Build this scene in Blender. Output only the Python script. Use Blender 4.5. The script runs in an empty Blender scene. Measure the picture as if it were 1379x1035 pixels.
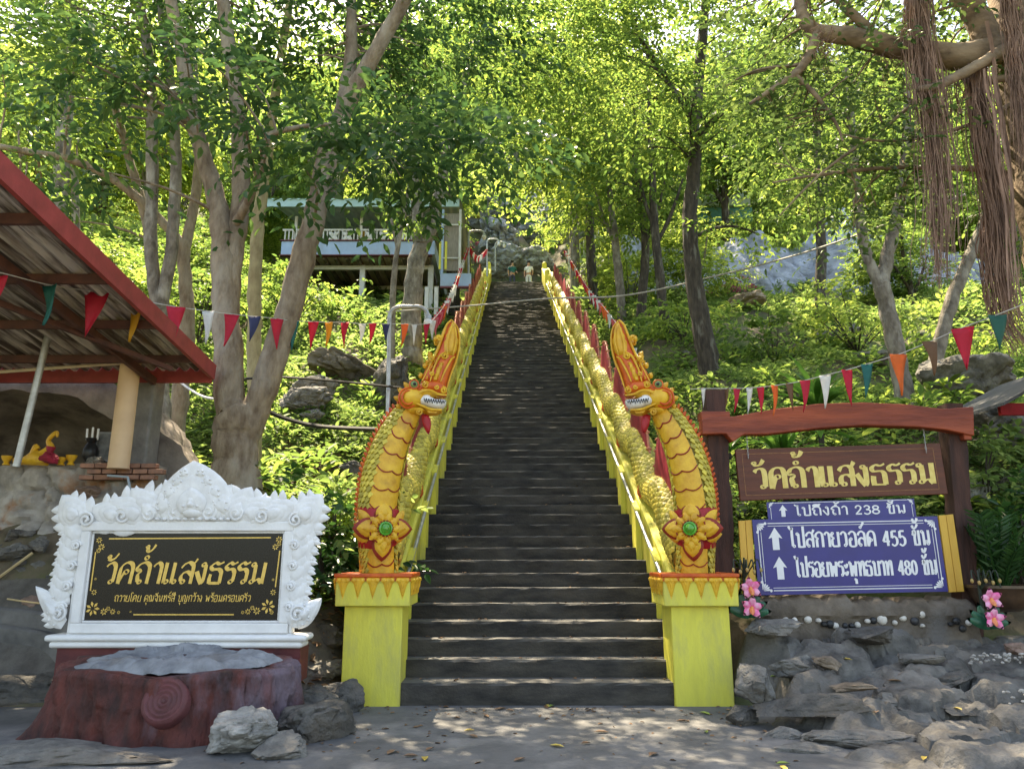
import bpy, bmesh, math, random
import numpy as np
from mathutils import Vector, Matrix, noise
from mathutils.geometry import delaunay_2d_cdt
R = math.radians
scene = bpy.context.scene
col = scene.collection

# ------------------------------------------------------------------ camera
F, CX, CY, TILT, EYE = 1000.0, 689.5, 517.5, R(13.0), 1.5
cam_data = bpy.data.cameras.new('camera')
cam_data.sensor_width = 36.0
cam_data.lens = F / 1379.0 * 36.0
cam_data.clip_start, cam_data.clip_end = 0.1, 2000.0
cam = bpy.data.objects.new('camera', cam_data)
cam.location = (0, 0, EYE)
cam.rotation_euler = (R(90) + TILT, 0, 0)
col.objects.link(cam)
scene.camera = cam

# ------------------------------------------------------------------ light
SUN_ELEV, SUN_AZ = R(60.0), R(-24.0)          # azimuth from +Y (ahead), negative = to the left
world = bpy.data.worlds.new('World')
scene.world = world
world.use_nodes = True
wn = world.node_tree.nodes
sky = wn.new('ShaderNodeTexSky')
sky.sky_type = 'NISHITA'
sky.sun_disc = False
sky.sun_elevation = SUN_ELEV
sky.sun_rotation = SUN_AZ
sky.air_density, sky.dust_density, sky.ozone_density = 1.0, 2.0, 1.0
wn['Background'].inputs[1].default_value = 0.15
world.node_tree.links.new(sky.outputs[0], wn['Background'].inputs[0])
sun_data = bpy.data.lights.new('sun', 'SUN')
sun_data.energy = 4.5
sun_data.angle = R(0.5)
sun_data.color = (1.0, 0.93, 0.8)
sun = bpy.data.objects.new('sun', sun_data)
sdir = Vector((math.sin(SUN_AZ) * math.cos(SUN_ELEV), math.cos(SUN_AZ) * math.cos(SUN_ELEV), math.sin(SUN_ELEV)))
sun.rotation_euler = sdir.to_track_quat('Z', 'Y').to_euler()
sun.location = (0, 0, 60)
col.objects.link(sun)
scene.view_settings.view_transform = 'Standard'
scene.view_settings.look = 'None'
scene.view_settings.exposure = 2.02
scene.view_settings.use_white_balance = True       # set for the blue shade light, as the camera was
scene.view_settings.white_balance_temperature = 7900.0
scene.view_settings.gamma = 1.0
cy = scene.cycles
cy.max_bounces, cy.diffuse_bounces, cy.glossy_bounces = 6, 4, 2
cy.transmission_bounces, cy.transparent_max_bounces = 4, 4
cy.use_denoising = True
cy.sample_clamp_indirect = 6.0
cy.caustics_reflective = cy.caustics_refractive = False

# ------------------------------------------------------------------ helpers
def at(px, py, Y):
    """a pixel of the 1379x1035 photograph -> the world point on its ray at depth Y"""
    u, v = (px - CX) / F, (CY - py) / F
    dy = math.cos(TILT) - v * math.sin(TILT)
    dz = math.sin(TILT) + v * math.cos(TILT)
    k = Y / dy
    return Vector((u * k, Y, EYE + dz * k))

def on_terrain(px, py, y0=6.0, y1=60.0):
    """walk along the ray until it meets the terrain"""
    Y = y0
    while Y < y1:
        p = at(px, py, Y)
        if p.z <= terr1(p.x, p.y):
            return p
        Y += 0.04
    return at(px, py, y1)

def smooth(x, a, b):
    t = np.clip((np.asarray(x, float) - a) / (b - a), 0, 1)
    return t * t * (3 - 2 * t)

ORI = {}
def empty(name, loc, label=None, cat=None, group=None):
    o = bpy.data.objects.new(name, None)
    o.empty_display_size = 0.2
    o.location = loc
    col.objects.link(o)
    ORI[o.name] = Vector(loc)
    tag(o, label, cat, group)
    return o

def tag(o, label=None, cat=None, group=None, kind=None):
    if label: o['label'] = label
    if cat: o['category'] = cat
    if group: o['group'] = group
    if kind: o['kind'] = kind
    return o

def link_mesh(name, me, m, parent=None, loc=None):
    if isinstance(m, (list, tuple)):
        for k in m: me.materials.append(k)
    else:
        me.materials.append(m)
    o = bpy.data.objects.new(name, me)
    col.objects.link(o)
    if parent is not None:
        o.parent = parent
        ORI[o.name] = ORI[parent.name].copy()
    else:
        if loc is not None: o.location = loc
        ORI[o.name] = Vector(loc) if loc is not None else Vector((0, 0, 0))
    return o

class MB:
    """collects shapes in world coordinates; build() links them as one mesh object"""
    def __init__(s):
        s.v, s.f, s.mi, s.cur = [], [], [], 0
    def add(s, vs, fs, M=None):
        b = len(s.v)
        if M is not None: vs = [M @ Vector(p) for p in vs]
        s.v.extend([tuple(p) for p in vs])
        for f in fs:
            s.f.append([i + b for i in f]); s.mi.append(s.cur)
        return s
    def box(s, c, d, M=None, top=1.0):
        x, y, z = d[0] / 2, d[1] / 2, d[2] / 2
        vs = [(c[0] + sx * x * (top if sz > 0 else 1), c[1] + sy * y * (top if sz > 0 else 1), c[2] + sz * z)
              for sz in (-1, 1) for sx, sy in ((-1, -1), (1, -1), (1, 1), (-1, 1))]
        return s.add(vs, [(3, 2, 1, 0), (4, 5, 6, 7), (0, 1, 5, 4), (1, 2, 6, 5), (2, 3, 7, 6), (3, 0, 4, 7)], M)
    def tube(s, pts, r, n=8, cap=True, jit=0.0, rng=None):
        pts = [Vector(p) for p in pts]
        m = len(pts)
        rs = r if isinstance(r, (list, tuple)) else [r] * m
        up = None; vs = []
        for i, p in enumerate(pts):
            t = (pts[min(i + 1, m - 1)] - pts[max(i - 1, 0)])
            if t.length < 1e-9: t = Vector((0, 0, 1))
            t.normalize()
            if up is None:
                up = Vector((0, 0, 1)) if abs(t.z) < 0.9 else Vector((1, 0, 0))
            a = t.cross(up)
            if a.length < 1e-5: a = t.cross(Vector((0, 1, 0)))
            a.normalize(); b = a.cross(t); up = b
            for k in range(n):
                w = 2 * math.pi * k / n
                q = rs[i] * (1 + (rng.uniform(-jit, jit) if jit else 0))
                vs.append(p + (a * math.cos(w) + b * math.sin(w)) * q)
        fs = [(i * n + k, i * n + (k + 1) % n, (i + 1) * n + (k + 1) % n, (i + 1) * n + k) for i in range(m - 1) for k in range(n)]
        if cap:
            fs.append(tuple(range(n - 1, -1, -1))); fs.append(tuple(range((m - 1) * n, m * n)))
        return s.add(vs, fs)
    def prism(s, poly, d, M):
        """poly (u, v) extruded from w=0 to w=d, placed by matrix M"""
        n = len(poly)
        vs = [(u, v, 0) for u, v in poly] + [(u, v, d) for u, v in poly]
        fs = [tuple(range(n - 1, -1, -1)), tuple(range(n, 2 * n))] + [(i, (i + 1) % n, n + (i + 1) % n, n + i) for i in range(n)]
        return s.add(vs, fs, M)
    def lathe(s, prof, c, n=20, M=None):
        vs, fs = [], []
        for r, z in prof:
            for k in range(n):
                w = 2 * math.pi * k / n
                vs.append((c[0] + r * math.cos(w), c[1] + r * math.sin(w), c[2] + z))
        for i in range(len(prof) - 1):
            for k in range(n):
                fs.append((i * n + k, i * n + (k + 1) % n, (i + 1) * n + (k + 1) % n, (i + 1) * n + k))
        fs.append(tuple(range(n - 1, -1, -1))); fs.append(tuple(range((len(prof) - 1) * n, len(prof) * n)))
        return s.add(vs, fs, M)
    def ball(s, c, r, n=10, M=None):
        rx, ry, rz = r if isinstance(r, (tuple, list)) else (r, r, r)
        prof = [(math.sin(math.pi * i / n) , -math.cos(math.pi * i / n)) for i in range(n + 1)]
        vs, fs = [], []
        m = n * 2
        for a, z in prof:
            a = max(a, 1e-3)
            for k in range(m):
                w = 2 * math.pi * k / m
                vs.append((c[0] + rx * a * math.cos(w), c[1] + ry * a * math.sin(w), c[2] + rz * z))
        for i in range(n):
            for k in range(m):
                fs.append((i * m + k, i * m + (k + 1) % m, (i + 1) * m + (k + 1) % m, (i + 1) * m + k))
        return s.add(vs, fs, M)
    def build(s, name, m, parent=None, sharp=40, base=None, flat=False, bevel=0.0):
        off = ORI[parent.name] if parent is not None else None
        loc = None
        if parent is None:
            if base is None:
                a = np.array(s.v)
                base = (float(a[:, 0].mean()), float(a[:, 1].mean()), float(a[:, 2].min()))
            loc = Vector(base); off = loc
        me = bpy.data.meshes.new(name)
        a = np.array(s.v) - np.array(off)
        me.from_pydata(a.tolist(), [], s.f)
        if any(s.mi): me.polygons.foreach_set('material_index', s.mi)
        if not flat:
            me.polygons.foreach_set('use_smooth', [True] * len(me.polygons))
            me.set_sharp_from_angle(angle=R(sharp))
        me.update()
        o = link_mesh(name, me, m, parent, loc)
        if bevel:
            b = o.modifiers.new('bevel', 'BEVEL'); b.width = bevel; b.segments = 2; b.limit_method = 'ANGLE'
        return o

def catmull(pts, k=6, closed=False):
    P = [Vector(p) for p in pts]; n = len(P)
    if n < 3 and not closed: return P
    out = []
    for i in range(n if closed else n - 1):
        if closed: p0, p1, p2, p3 = P[(i - 1) % n], P[i], P[(i + 1) % n], P[(i + 2) % n]
        else: p0, p1, p2, p3 = P[max(i - 1, 0)], P[i], P[i + 1], P[min(i + 2, n - 1)]
        for j in range(k):
            t = j / k
            out.append(0.5 * ((2 * p1) + (p2 - p0) * t + (2 * p0 - 5 * p1 + 4 * p2 - p3) * t * t + (3 * p1 - p0 - 3 * p2 + p3) * t ** 3))
    if not closed: out.append(P[-1])
    return out

def lerp_list(a, n):
    """resample a list of numbers to n values"""
    x = np.linspace(0, len(a) - 1, n)
    return [float(q) for q in np.interp(x, range(len(a)), a)]

def inflate(poly, depth, sp=0.03, two=False, power=0.5):
    """2D outline -> cushion-like relief: vertices (u, v, w) and triangles"""
    P = [Vector((p[0], p[1])) for p in poly]
    B = []
    for i in range(len(P)):
        a, b = P[i], P[(i + 1) % len(P)]
        k = max(1, int((b - a).length / sp))
        for j in range(k): B.append(a + (b - a) * (j / k))
    A = np.array([(p.x, p.y) for p in B]); Bn = np.roll(A, -1, 0)
    lo, hi = A.min(0), A.max(0)
    gx, gy = np.meshgrid(np.arange(lo[0], hi[0], sp), np.arange(lo[1], hi[1], sp))
    G = np.stack([gx.ravel(), gy.ravel()], 1)
    def edge_dist(Q):
        d = np.full(len(Q), 1e9)
        for a, b in zip(A, Bn):
            ab = b - a; t = np.clip(((Q - a) @ ab) / max(ab @ ab, 1e-12), 0, 1)
            d = np.minimum(d, np.hypot(*(Q - a - t[:, None] * ab).T))
        return d
    ins = np.zeros(len(G), bool)
    for a, b in zip(A, Bn):
        c = (a[1] > G[:, 1]) != (b[1] > G[:, 1])
        with np.errstate(divide='ignore', invalid='ignore'):
            xx = (b[0] - a[0]) * (G[:, 1] - a[1]) / (b[1] - a[1] + 1e-15) + a[0]
        ins ^= c & (G[:, 0] < xx)
    G = G[ins]
    if len(G):
        G = G[edge_dist(G) > sp * 0.45]
    n = len(B)
    vin = B + [Vector((g[0], g[1])) for g in G]
    vo, eo, fo, *_ = delaunay_2d_cdt(vin, [(i, (i + 1) % n) for i in range(n)], [list(range(n))], 1, 1e-6)
    Q = np.array([(p.x, p.y) for p in vo])
    d = edge_dist(Q); Rm = max(d.max(), 1e-6)
    w = depth * (1 - (1 - np.clip(d / Rm, 0, 1)) ** 2) ** power
    vs = [(Q[i, 0], Q[i, 1], w[i]) for i in range(len(Q))]
    fs = [list(f) for f in fo]
    if fs:   # make all faces look towards +w
        out = []
        for f in fs:
            a, b, c = Q[f[0]], Q[f[1]], Q[f[2]]
            cr = (b[0] - a[0]) * (c[1] - a[1]) - (b[1] - a[1]) * (c[0] - a[0])
            out.append(f if cr > 0 else f[::-1])
        fs = out
    if two:
        m = {}; k = len(vs)
        for i in range(len(Q)):
            if d[i] < 1e-5: m[i] = i
            else:
                m[i] = len(vs); vs.append((Q[i, 0], Q[i, 1], -w[i]))
        fs = fs + [[m[i] for i in f[::-1]] for f in fs]
    return vs, fs

def frame_xz(o, flip=1, rz=0.0):
    """u -> X, v -> Z, w -> towards the camera (-Y)"""
    M = Matrix(((flip, 0, 0, 0), (0, 0, -1, 0), (0, 1, 0, 0), (0, 0, 0, 1)))
    return Matrix.Translation(Vector(o)) @ Matrix.Rotation(rz, 4, 'Z') @ M

# ------------------------------------------------------------------ materials
MATS = {}
def pm(name, c1, c2=None, scale=6.0, rough=0.7, bump=0.0, bscale=30.0, metal=0.0, stretch=(1, 1, 1), detail=6.0, c3=None, s3=1.2, lo=0.35, hi=0.65, spec=0.4, island=None, w3=(0.5, 0.7), coat=0.0, bdist=0.02):
    """principled material whose colour mixes by noise; c3 is a second, larger layer of stains"""
    if name in MATS: return MATS[name]
    m = bpy.data.materials.new(name); m.use_nodes = True
    nt = m.node_tree; N = nt.nodes; L = nt.links
    b = N['Principled BSDF']
    b.inputs['Roughness'].default_value = rough
    b.inputs['Metallic'].default_value = metal
    b.inputs['Specular IOR Level'].default_value = spec
    if coat: b.inputs['Coat Weight'].default_value = coat; b.inputs['Coat Roughness'].default_value = 0.15
    tc = N.new('ShaderNodeTexCoord'); mp = N.new('ShaderNodeMapping')
    mp.inputs['Scale'].default_value = stretch
    L.new(tc.outputs['Object'], mp.inputs[0])
    def noi(sc, det=detail):
        n = N.new('ShaderNodeTexNoise'); n.inputs['Scale'].default_value = sc; n.inputs['Detail'].default_value = det
        n.inputs['Roughness'].default_value = 0.6
        L.new(mp.outputs[0], n.inputs['Vector']); return n
    c2 = c2 or tuple(k * 0.7 for k in c1)
    n = noi(scale); cr = N.new('ShaderNodeValToRGB')
    cr.color_ramp.elements[0].position, cr.color_ramp.elements[1].position = lo, hi
    cr.color_ramp.elements[0].color, cr.color_ramp.elements[1].color = (*c2, 1), (*c1, 1)
    L.new(n.outputs['Fac'], cr.inputs[0]); out = cr.outputs[0]
    if c3:
        n3 = noi(s3); r3 = N.new('ShaderNodeValToRGB')
        r3.color_ramp.elements[0].position, r3.color_ramp.elements[1].position = w3
        mx = N.new('ShaderNodeMix'); mx.data_type = 'RGBA'
        L.new(n3.outputs['Fac'], r3.inputs[0]); L.new(r3.outputs[0], mx.inputs[0])
        L.new(out, mx.inputs[6]); mx.inputs[7].default_value = (*c3, 1); out = mx.outputs[2]
    if island:
        g = N.new('ShaderNodeNewGeometry'); hs = N.new('ShaderNodeHueSaturation')
        mr = N.new('ShaderNodeMapRange'); mr.inputs[3].default_value = 1 - island; mr.inputs[4].default_value = 1 + island
        L.new(g.outputs['Random Per Island'], mr.inputs[0]); L.new(mr.outputs[0], hs.inputs['Value'])
        L.new(out, hs.inputs['Color']); out = hs.outputs[0]
    L.new(out, b.inputs['Base Color'])
    if bump:
        nb = noi(bscale, 8.0); bp = N.new('ShaderNodeBump'); bp.inputs['Strength'].default_value = bump
        bp.inputs['Distance'].default_value = bdist
        L.new(nb.outputs['Fac'], bp.inputs['Height']); L.new(bp.outputs[0], b.inputs['Normal'])
    MATS[name] = m
    return m

def leaf_mat(name, dark, mid, light, trans=0.45, rough=0.5, tcol=None):
    if name in MATS: return MATS[name]
    m = bpy.data.materials.new(name); m.use_nodes = True
    nt = m.node_tree; N = nt.nodes; L = nt.links
    b = N['Principled BSDF']; out = N['Material Output']
    b.inputs['Roughness'].default_value = rough; b.inputs['Specular IOR Level'].default_value = 0.22
    g = N.new('ShaderNodeNewGeometry'); cr = N.new('ShaderNodeValToRGB')
    e = cr.color_ramp.elements
    e[0].position, e[0].color = 0.0, (*dark, 1); e[1].position, e[1].color = 1.0, (*light, 1)
    k = e.new(0.55); k.color = (*mid, 1)
    oi = N.new('ShaderNodeObjectInfo')
    ad = N.new('ShaderNodeMath'); ad.operation = 'MULTIPLY_ADD'; ad.inputs[1].default_value = 0.3; 
    L.new(oi.outputs['Random'], ad.inputs[0])
    ml = N.new('ShaderNodeMath'); ml.operation = 'MULTIPLY'; ml.inputs[1].default_value = 0.7
    L.new(g.outputs['Random Per Island'], ml.inputs[0]); L.new(ml.outputs[0], ad.inputs[2])
    L.new(ad.outputs[0], cr.inputs[0]); L.new(cr.outputs[0], b.inputs['Base Color'])
    t = N.new('ShaderNodeBsdfTranslucent')
    hs = N.new('ShaderNodeHueSaturation'); hs.inputs['Hue'].default_value = 0.485; hs.inputs['Saturation'].default_value = 1.02; hs.inputs['Value'].default_value = 2.4
    L.new(cr.outputs[0], hs.inputs['Color']); L.new(hs.outputs[0], t.inputs[0])
    mx = N.new('ShaderNodeMixShader'); mx.inputs[0].default_value = trans
    L.new(b.outputs[0], mx.inputs[1]); L.new(t.outputs[0], mx.inputs[2]); L.new(mx.outputs[0], out.inputs[0])
    MATS[name] = m
    return m

def M_stone(): return pm('grey_rock', (0.25, 0.235, 0.205), (0.10, 0.096, 0.087), 5, 0.85, 1.0, 9, c3=(0.16, 0.13, 0.10), s3=1.5, detail=12, bdist=0.06)
def M_darkrock(): return pm('dark_rock', (0.165, 0.152, 0.132), (0.055, 0.052, 0.046), 4, 0.75, 1.0, 10, c3=(0.11, 0.085, 0.06), s3=2.0, detail=12, bdist=0.06)
def M_palerock(): return pm('pale_rock', (0.42, 0.40, 0.36), (0.20, 0.19, 0.17), 5, 0.85, 1.0, 9, detail=12, bdist=0.06)
def M_cliff(): return pm('cliff_rock', (0.50, 0.52, 0.55), (0.16, 0.17, 0.18), 1.2, 0.9, 1.0, 3, c3=(0.22, 0.20, 0.16), s3=0.6, detail=12, stretch=(1, 1, 2.2), bdist=0.2)
def M_bark(): return pm('pale_bark', (0.34, 0.27, 0.19), (0.15, 0.105, 0.07), 7, 0.9, 1.0, 16, stretch=(1, 1, 0.4), c3=(0.37, 0.32, 0.25), s3=3.0, w3=(0.48, 0.72), bdist=0.05, detail=11)
def M_bark2(): return pm('grey_bark', (0.27, 0.235, 0.19), (0.11, 0.09, 0.07), 7, 0.9, 1.0, 16, stretch=(1, 1, 0.5), c3=(0.36, 0.33, 0.28), s3=4, w3=(0.52, 0.66), bdist=0.05, detail=11)
def M_barkd(): return pm('dark_bark', (0.10, 0.08, 0.06), (0.035, 0.028, 0.022), 8, 0.9, 1.0, 16, stretch=(1.6, 1.6, 0.4), bdist=0.05, c3=(0.16, 0.15, 0.12), s3=4, w3=(0.56, 0.64), detail=11)
def M_yellow(): return pm('yellow_paint', (0.74, 0.68, 0.085), (0.62, 0.565, 0.08), 5, 0.6, 0.25, 30, c3=(0.40, 0.37, 0.12), s3=2.6, w3=(0.50, 0.76), stretch=(1.6, 1.6, 0.45), detail=9)
def M_gold(): return pm('gold_paint', (0.78, 0.47, 0.035), (0.60, 0.30, 0.02), 5, 0.45, 0.3, 30, spec=0.45, c3=(0.36, 0.17, 0.02), s3=3.5, w3=(0.56, 0.78))
def M_orange(): return pm('orange_red_paint', (0.66, 0.14, 0.014), (0.48, 0.06, 0.01), 8, 0.4, 0.1, 30)
def M_red(): return pm('red_paint', (0.42, 0.012, 0.02), (0.30, 0.01, 0.015), 8, 0.45, 0.1, 30)
def M_scale(): return pm('scale_paint', (0.62, 0.50, 0.07), (0.40, 0.32, 0.045), 6, 0.5, 0.2, 40, island=0.3, c3=(0.30, 0.25, 0.05), s3=2.5, w3=(0.52, 0.75))
def M_white(): return pm('white_plaster', (0.82, 0.81, 0.79), (0.72, 0.71, 0.69), 5, 0.6, 0.25, 40)
def M_steel(): return pm('galvanised_steel', (0.48, 0.49, 0.48), (0.33, 0.33, 0.32), 9, 0.4, 0.05, 40, metal=0.5)

# ------------------------------------------------------------------ terrain
_rs = np.random.RandomState(5)
_W = [(_rs.randn(2) * f, _rs.rand() * 6.28, a) for f, a in ((0.5, 0.5), (0.8, 0.4), (1.3, 0.25), (1.9, 0.18), (2.8, 0.12), (4.5, 0.07), (7.0, 0.045)) for _ in range(3)]
def wob(x, y):
    z = 0
    for k, p, a in _W: z = z + a * np.sin(k[0] * x + k[1] * y + p)
    return z * 0.6
SX = 0.27                                   # stair axis
Y0, SLOPE = 8.17, 0.5145
NSTEP, TREAD, RISE = 98, 0.34, 0.175
def terr(x, y):
    x = np.asarray(x, float); y = np.asarray(y, float)
    s = y - Y0; ax = np.abs(x - SX)
    st = SLOPE * np.clip(s, 0, 33.4)
    far = np.clip(y - 46 - 2 * np.sin(x * 0.2), 0, None) * 0.84
    side = smooth(ax, 2.3, 4.4)
    up = smooth(s, 0.2, 4.0)
    left, right = smooth(-x, 1.7, 2.4), smooth(x, 2.4, 3.0)
    z = st + far + side * up * (1.15 + 0.55 * wob(x, y))
    z = z + left * smooth(y, 7.9, 9.2) * (0.55 - 0.35 * smooth(-x, 3.0, 4.5)) * (1 - smooth(s, 2, 6))
    z = z + smooth(-x, 4.2, 5.0) * smooth(y, 8.6, 9.7) * 0.45 * (1 - smooth(s, 2, 6))
    z = z + right * smooth(y, 7.2, 8.7) * 0.22 * (1 - smooth(s, 1.0, 6))
    z = z - (1 - smooth(ax, 1.9, 2.35)) * 0.4 * smooth(s, 0.1, 0.6)
    w = smooth(-x, 4.6, 5.3) * smooth(y, 9.95, 10.15) * (1 - smooth(y, 13.0, 16.0))
    z = z * (1 - w) + 2.45 * w
    z = z + 0.06 * wob(x * 3, y * 3) * smooth(s, 0.3, 1.5) * side
    return z
def terr1(x, y): return float(terr(x, y))
def grid_mesh(name, xs, ys, zf, m, kind_label=None):
    X, Y = np.meshgrid(xs, ys); Z = zf(X, Y)
    nx, ny = len(xs), len(ys)
    v = np.stack([X.ravel(), Y.ravel(), Z.ravel()], 1)
    i = np.arange(nx * ny).reshape(ny, nx)
    q = np.stack([i[:-1, :-1], i[:-1, 1:], i[1:, 1:], i[1:, :-1]], -1).reshape(-1, 4)
    me = bpy.data.meshes.new(name)
    me.from_pydata(v.tolist(), [], q.tolist())
    me.polygons.foreach_set('use_smooth', [True] * len(me.polygons))
    me.update()
    return link_mesh(name, me, m)

soil = pm('hill_soil', (0.17, 0.13, 0.085), (0.08, 0.065, 0.04), 3.0, 0.95, 0.9, 18, c3=(0.085, 0.12, 0.03), s3=0.55, w3=(0.42, 0.6), detail=10)
xs = np.concatenate([np.linspace(-260, -26, 14), np.linspace(-24, -8.2, 40), np.arange(-8, 8.01, 0.11), np.linspace(8.2, 24, 40), np.linspace(26, 260, 14)])
ys = np.concatenate([np.linspace(-160, -5, 8), np.arange(-4, 6, 0.5), np.arange(6.0, 18, 0.11), np.arange(18, 46, 0.4), np.linspace(46.5, 150, 60)])
hill = grid_mesh('terrain', xs, ys, lambda x, y: terr(x, y) - 0.012, soil)
tag(hill, kind='structure')

# paved plaza: concrete, worn; ends along an uneven line under the rocks
def plaza_pts():
    xs = np.linspace(-12, 12, 90); ys = np.linspace(-6, 8.3, 60)
    return xs, ys
pv = pm('worn_concrete', (0.15, 0.148, 0.142), (0.09, 0.09, 0.087), 2.2, 0.8, 0.5, 22, c3=(0.22, 0.21, 0.195), s3=1.4, w3=(0.52, 0.66), detail=11)
xs2, ys2 = plaza_pts()
plz = grid_mesh('plaza', xs2, ys2, lambda x, y: 0.004 + 0.008 * wob(x * 1.5, y * 1.5) * 0 + np.clip(terr(x, y), 0, 0) , pv)
tag(plz, kind='structure')
xs3 = np.linspace(-12, -1.95, 80); ys3 = np.linspace(8.2, 9.25, 20)
sp_ = grid_mesh('side_path', xs3, ys3, lambda x, y: terr(x, y) + 0.004, pm('bank_dirt', (0.15, 0.135, 0.115), (0.075, 0.066, 0.055), 3.5, 0.95, 0.9, 20, c3=(0.17, 0.165, 0.155), s3=1.0, detail=11))
tag(sp_, kind='structure')

# ---------------------------------------------------------------- staircase
def staircase():
    rng = random.Random(3)
    hw, nx = 1.66, 30
    mb = MB(); rows = []
    def row(y, z, jy, jz):
        rows.append([(SX - hw + 2 * hw * k / nx, y + rng.uniform(-jy, jy), z + rng.uniform(-jz, jz)) for k in range(nx + 1)])
    z = 0.0
    for i in range(NSTEP):
        y = Y0 + i * TREAD
        h = 0.225 if i == 0 else RISE
        dz = rng.uniform(-0.008, 0.008)
        row(y + 0.012, z, 0, 0); row(y + 0.004, z + h + dz - 0.022, 0.012, 0.006); row(y + 0.017, z + h + dz, 0.010, 0.004)
        z += h
        row(y + TREAD + 0.012, z, 0, 0)
    top = z
    row(Y0 + NSTEP * TREAD + 4.5, z, 0, 0)
    vs = [p for r in rows for p in r]
    n = nx + 1
    fs = []
    for j in range(len(rows) - 1):
        for k in range(nx):
            fs.append((j * n + k, j * n + k + 1, (j + 1) * n + k + 1, (j + 1) * n + k))
    mb.add(vs, fs)
    m = bpy.data.materials.new('stair_concrete'); m.use_nodes = True
    nt = m.node_tree; N = nt.nodes; L = nt.links; b = N['Principled BSDF']
    b.inputs['Roughness'].default_value = 0.8
    tc = N.new('ShaderNodeTexCoord'); mp = N.new('ShaderNodeMapping'); mp.inputs['Scale'].default_value = (0.7, 1, 2.5)
    L.new(tc.outputs['Object'], mp.inputs[0])
    n1 = N.new('ShaderNodeTexNoise'); n1.inputs['Scale'].default_value = 2.6; n1.inputs['Detail'].default_value = 10; n1.inputs['Roughness'].default_value = 0.65
    L.new(mp.outputs[0], n1.inputs['Vector'])
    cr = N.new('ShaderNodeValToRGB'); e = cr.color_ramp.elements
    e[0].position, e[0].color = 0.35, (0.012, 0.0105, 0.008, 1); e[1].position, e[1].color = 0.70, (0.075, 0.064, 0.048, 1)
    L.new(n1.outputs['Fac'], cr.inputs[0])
    # treads are paler; the stained, mossy risers also have shade painted into their colour
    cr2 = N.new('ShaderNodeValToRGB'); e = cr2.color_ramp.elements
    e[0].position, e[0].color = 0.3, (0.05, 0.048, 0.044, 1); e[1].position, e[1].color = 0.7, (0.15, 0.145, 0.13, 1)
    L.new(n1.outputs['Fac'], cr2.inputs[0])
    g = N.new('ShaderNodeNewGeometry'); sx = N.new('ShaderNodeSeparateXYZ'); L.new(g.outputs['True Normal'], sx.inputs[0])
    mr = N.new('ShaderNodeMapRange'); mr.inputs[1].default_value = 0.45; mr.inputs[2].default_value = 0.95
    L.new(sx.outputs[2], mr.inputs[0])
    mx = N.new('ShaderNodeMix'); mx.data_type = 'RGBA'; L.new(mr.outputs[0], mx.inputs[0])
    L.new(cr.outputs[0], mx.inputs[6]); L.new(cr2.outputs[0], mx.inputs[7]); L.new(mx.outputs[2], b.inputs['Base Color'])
    nb = N.new('ShaderNodeTexNoise'); nb.inputs['Scale'].default_value = 35; nb.inputs['Detail'].default_value = 8
    bp = N.new('ShaderNodeBump'); bp.inputs['Strength'].default_value = 0.5; bp.inputs['Distance'].default_value = 0.015
    L.new(tc.outputs['Object'], nb.inputs['Vector']); L.new(nb.outputs['Fac'], bp.inputs['Height']); L.new(bp.outputs[0], b.inputs['Normal'])
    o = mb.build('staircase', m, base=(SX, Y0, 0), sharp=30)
    tag(o, 'long straight flight of dark stained concrete steps climbing between two yellow balustrades', 'staircase')
    return top
TOPZ = staircase()
def nose(y):                                # height of the line through the step edges
    return 0.225 + (y - Y0) * RISE / TREAD

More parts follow.
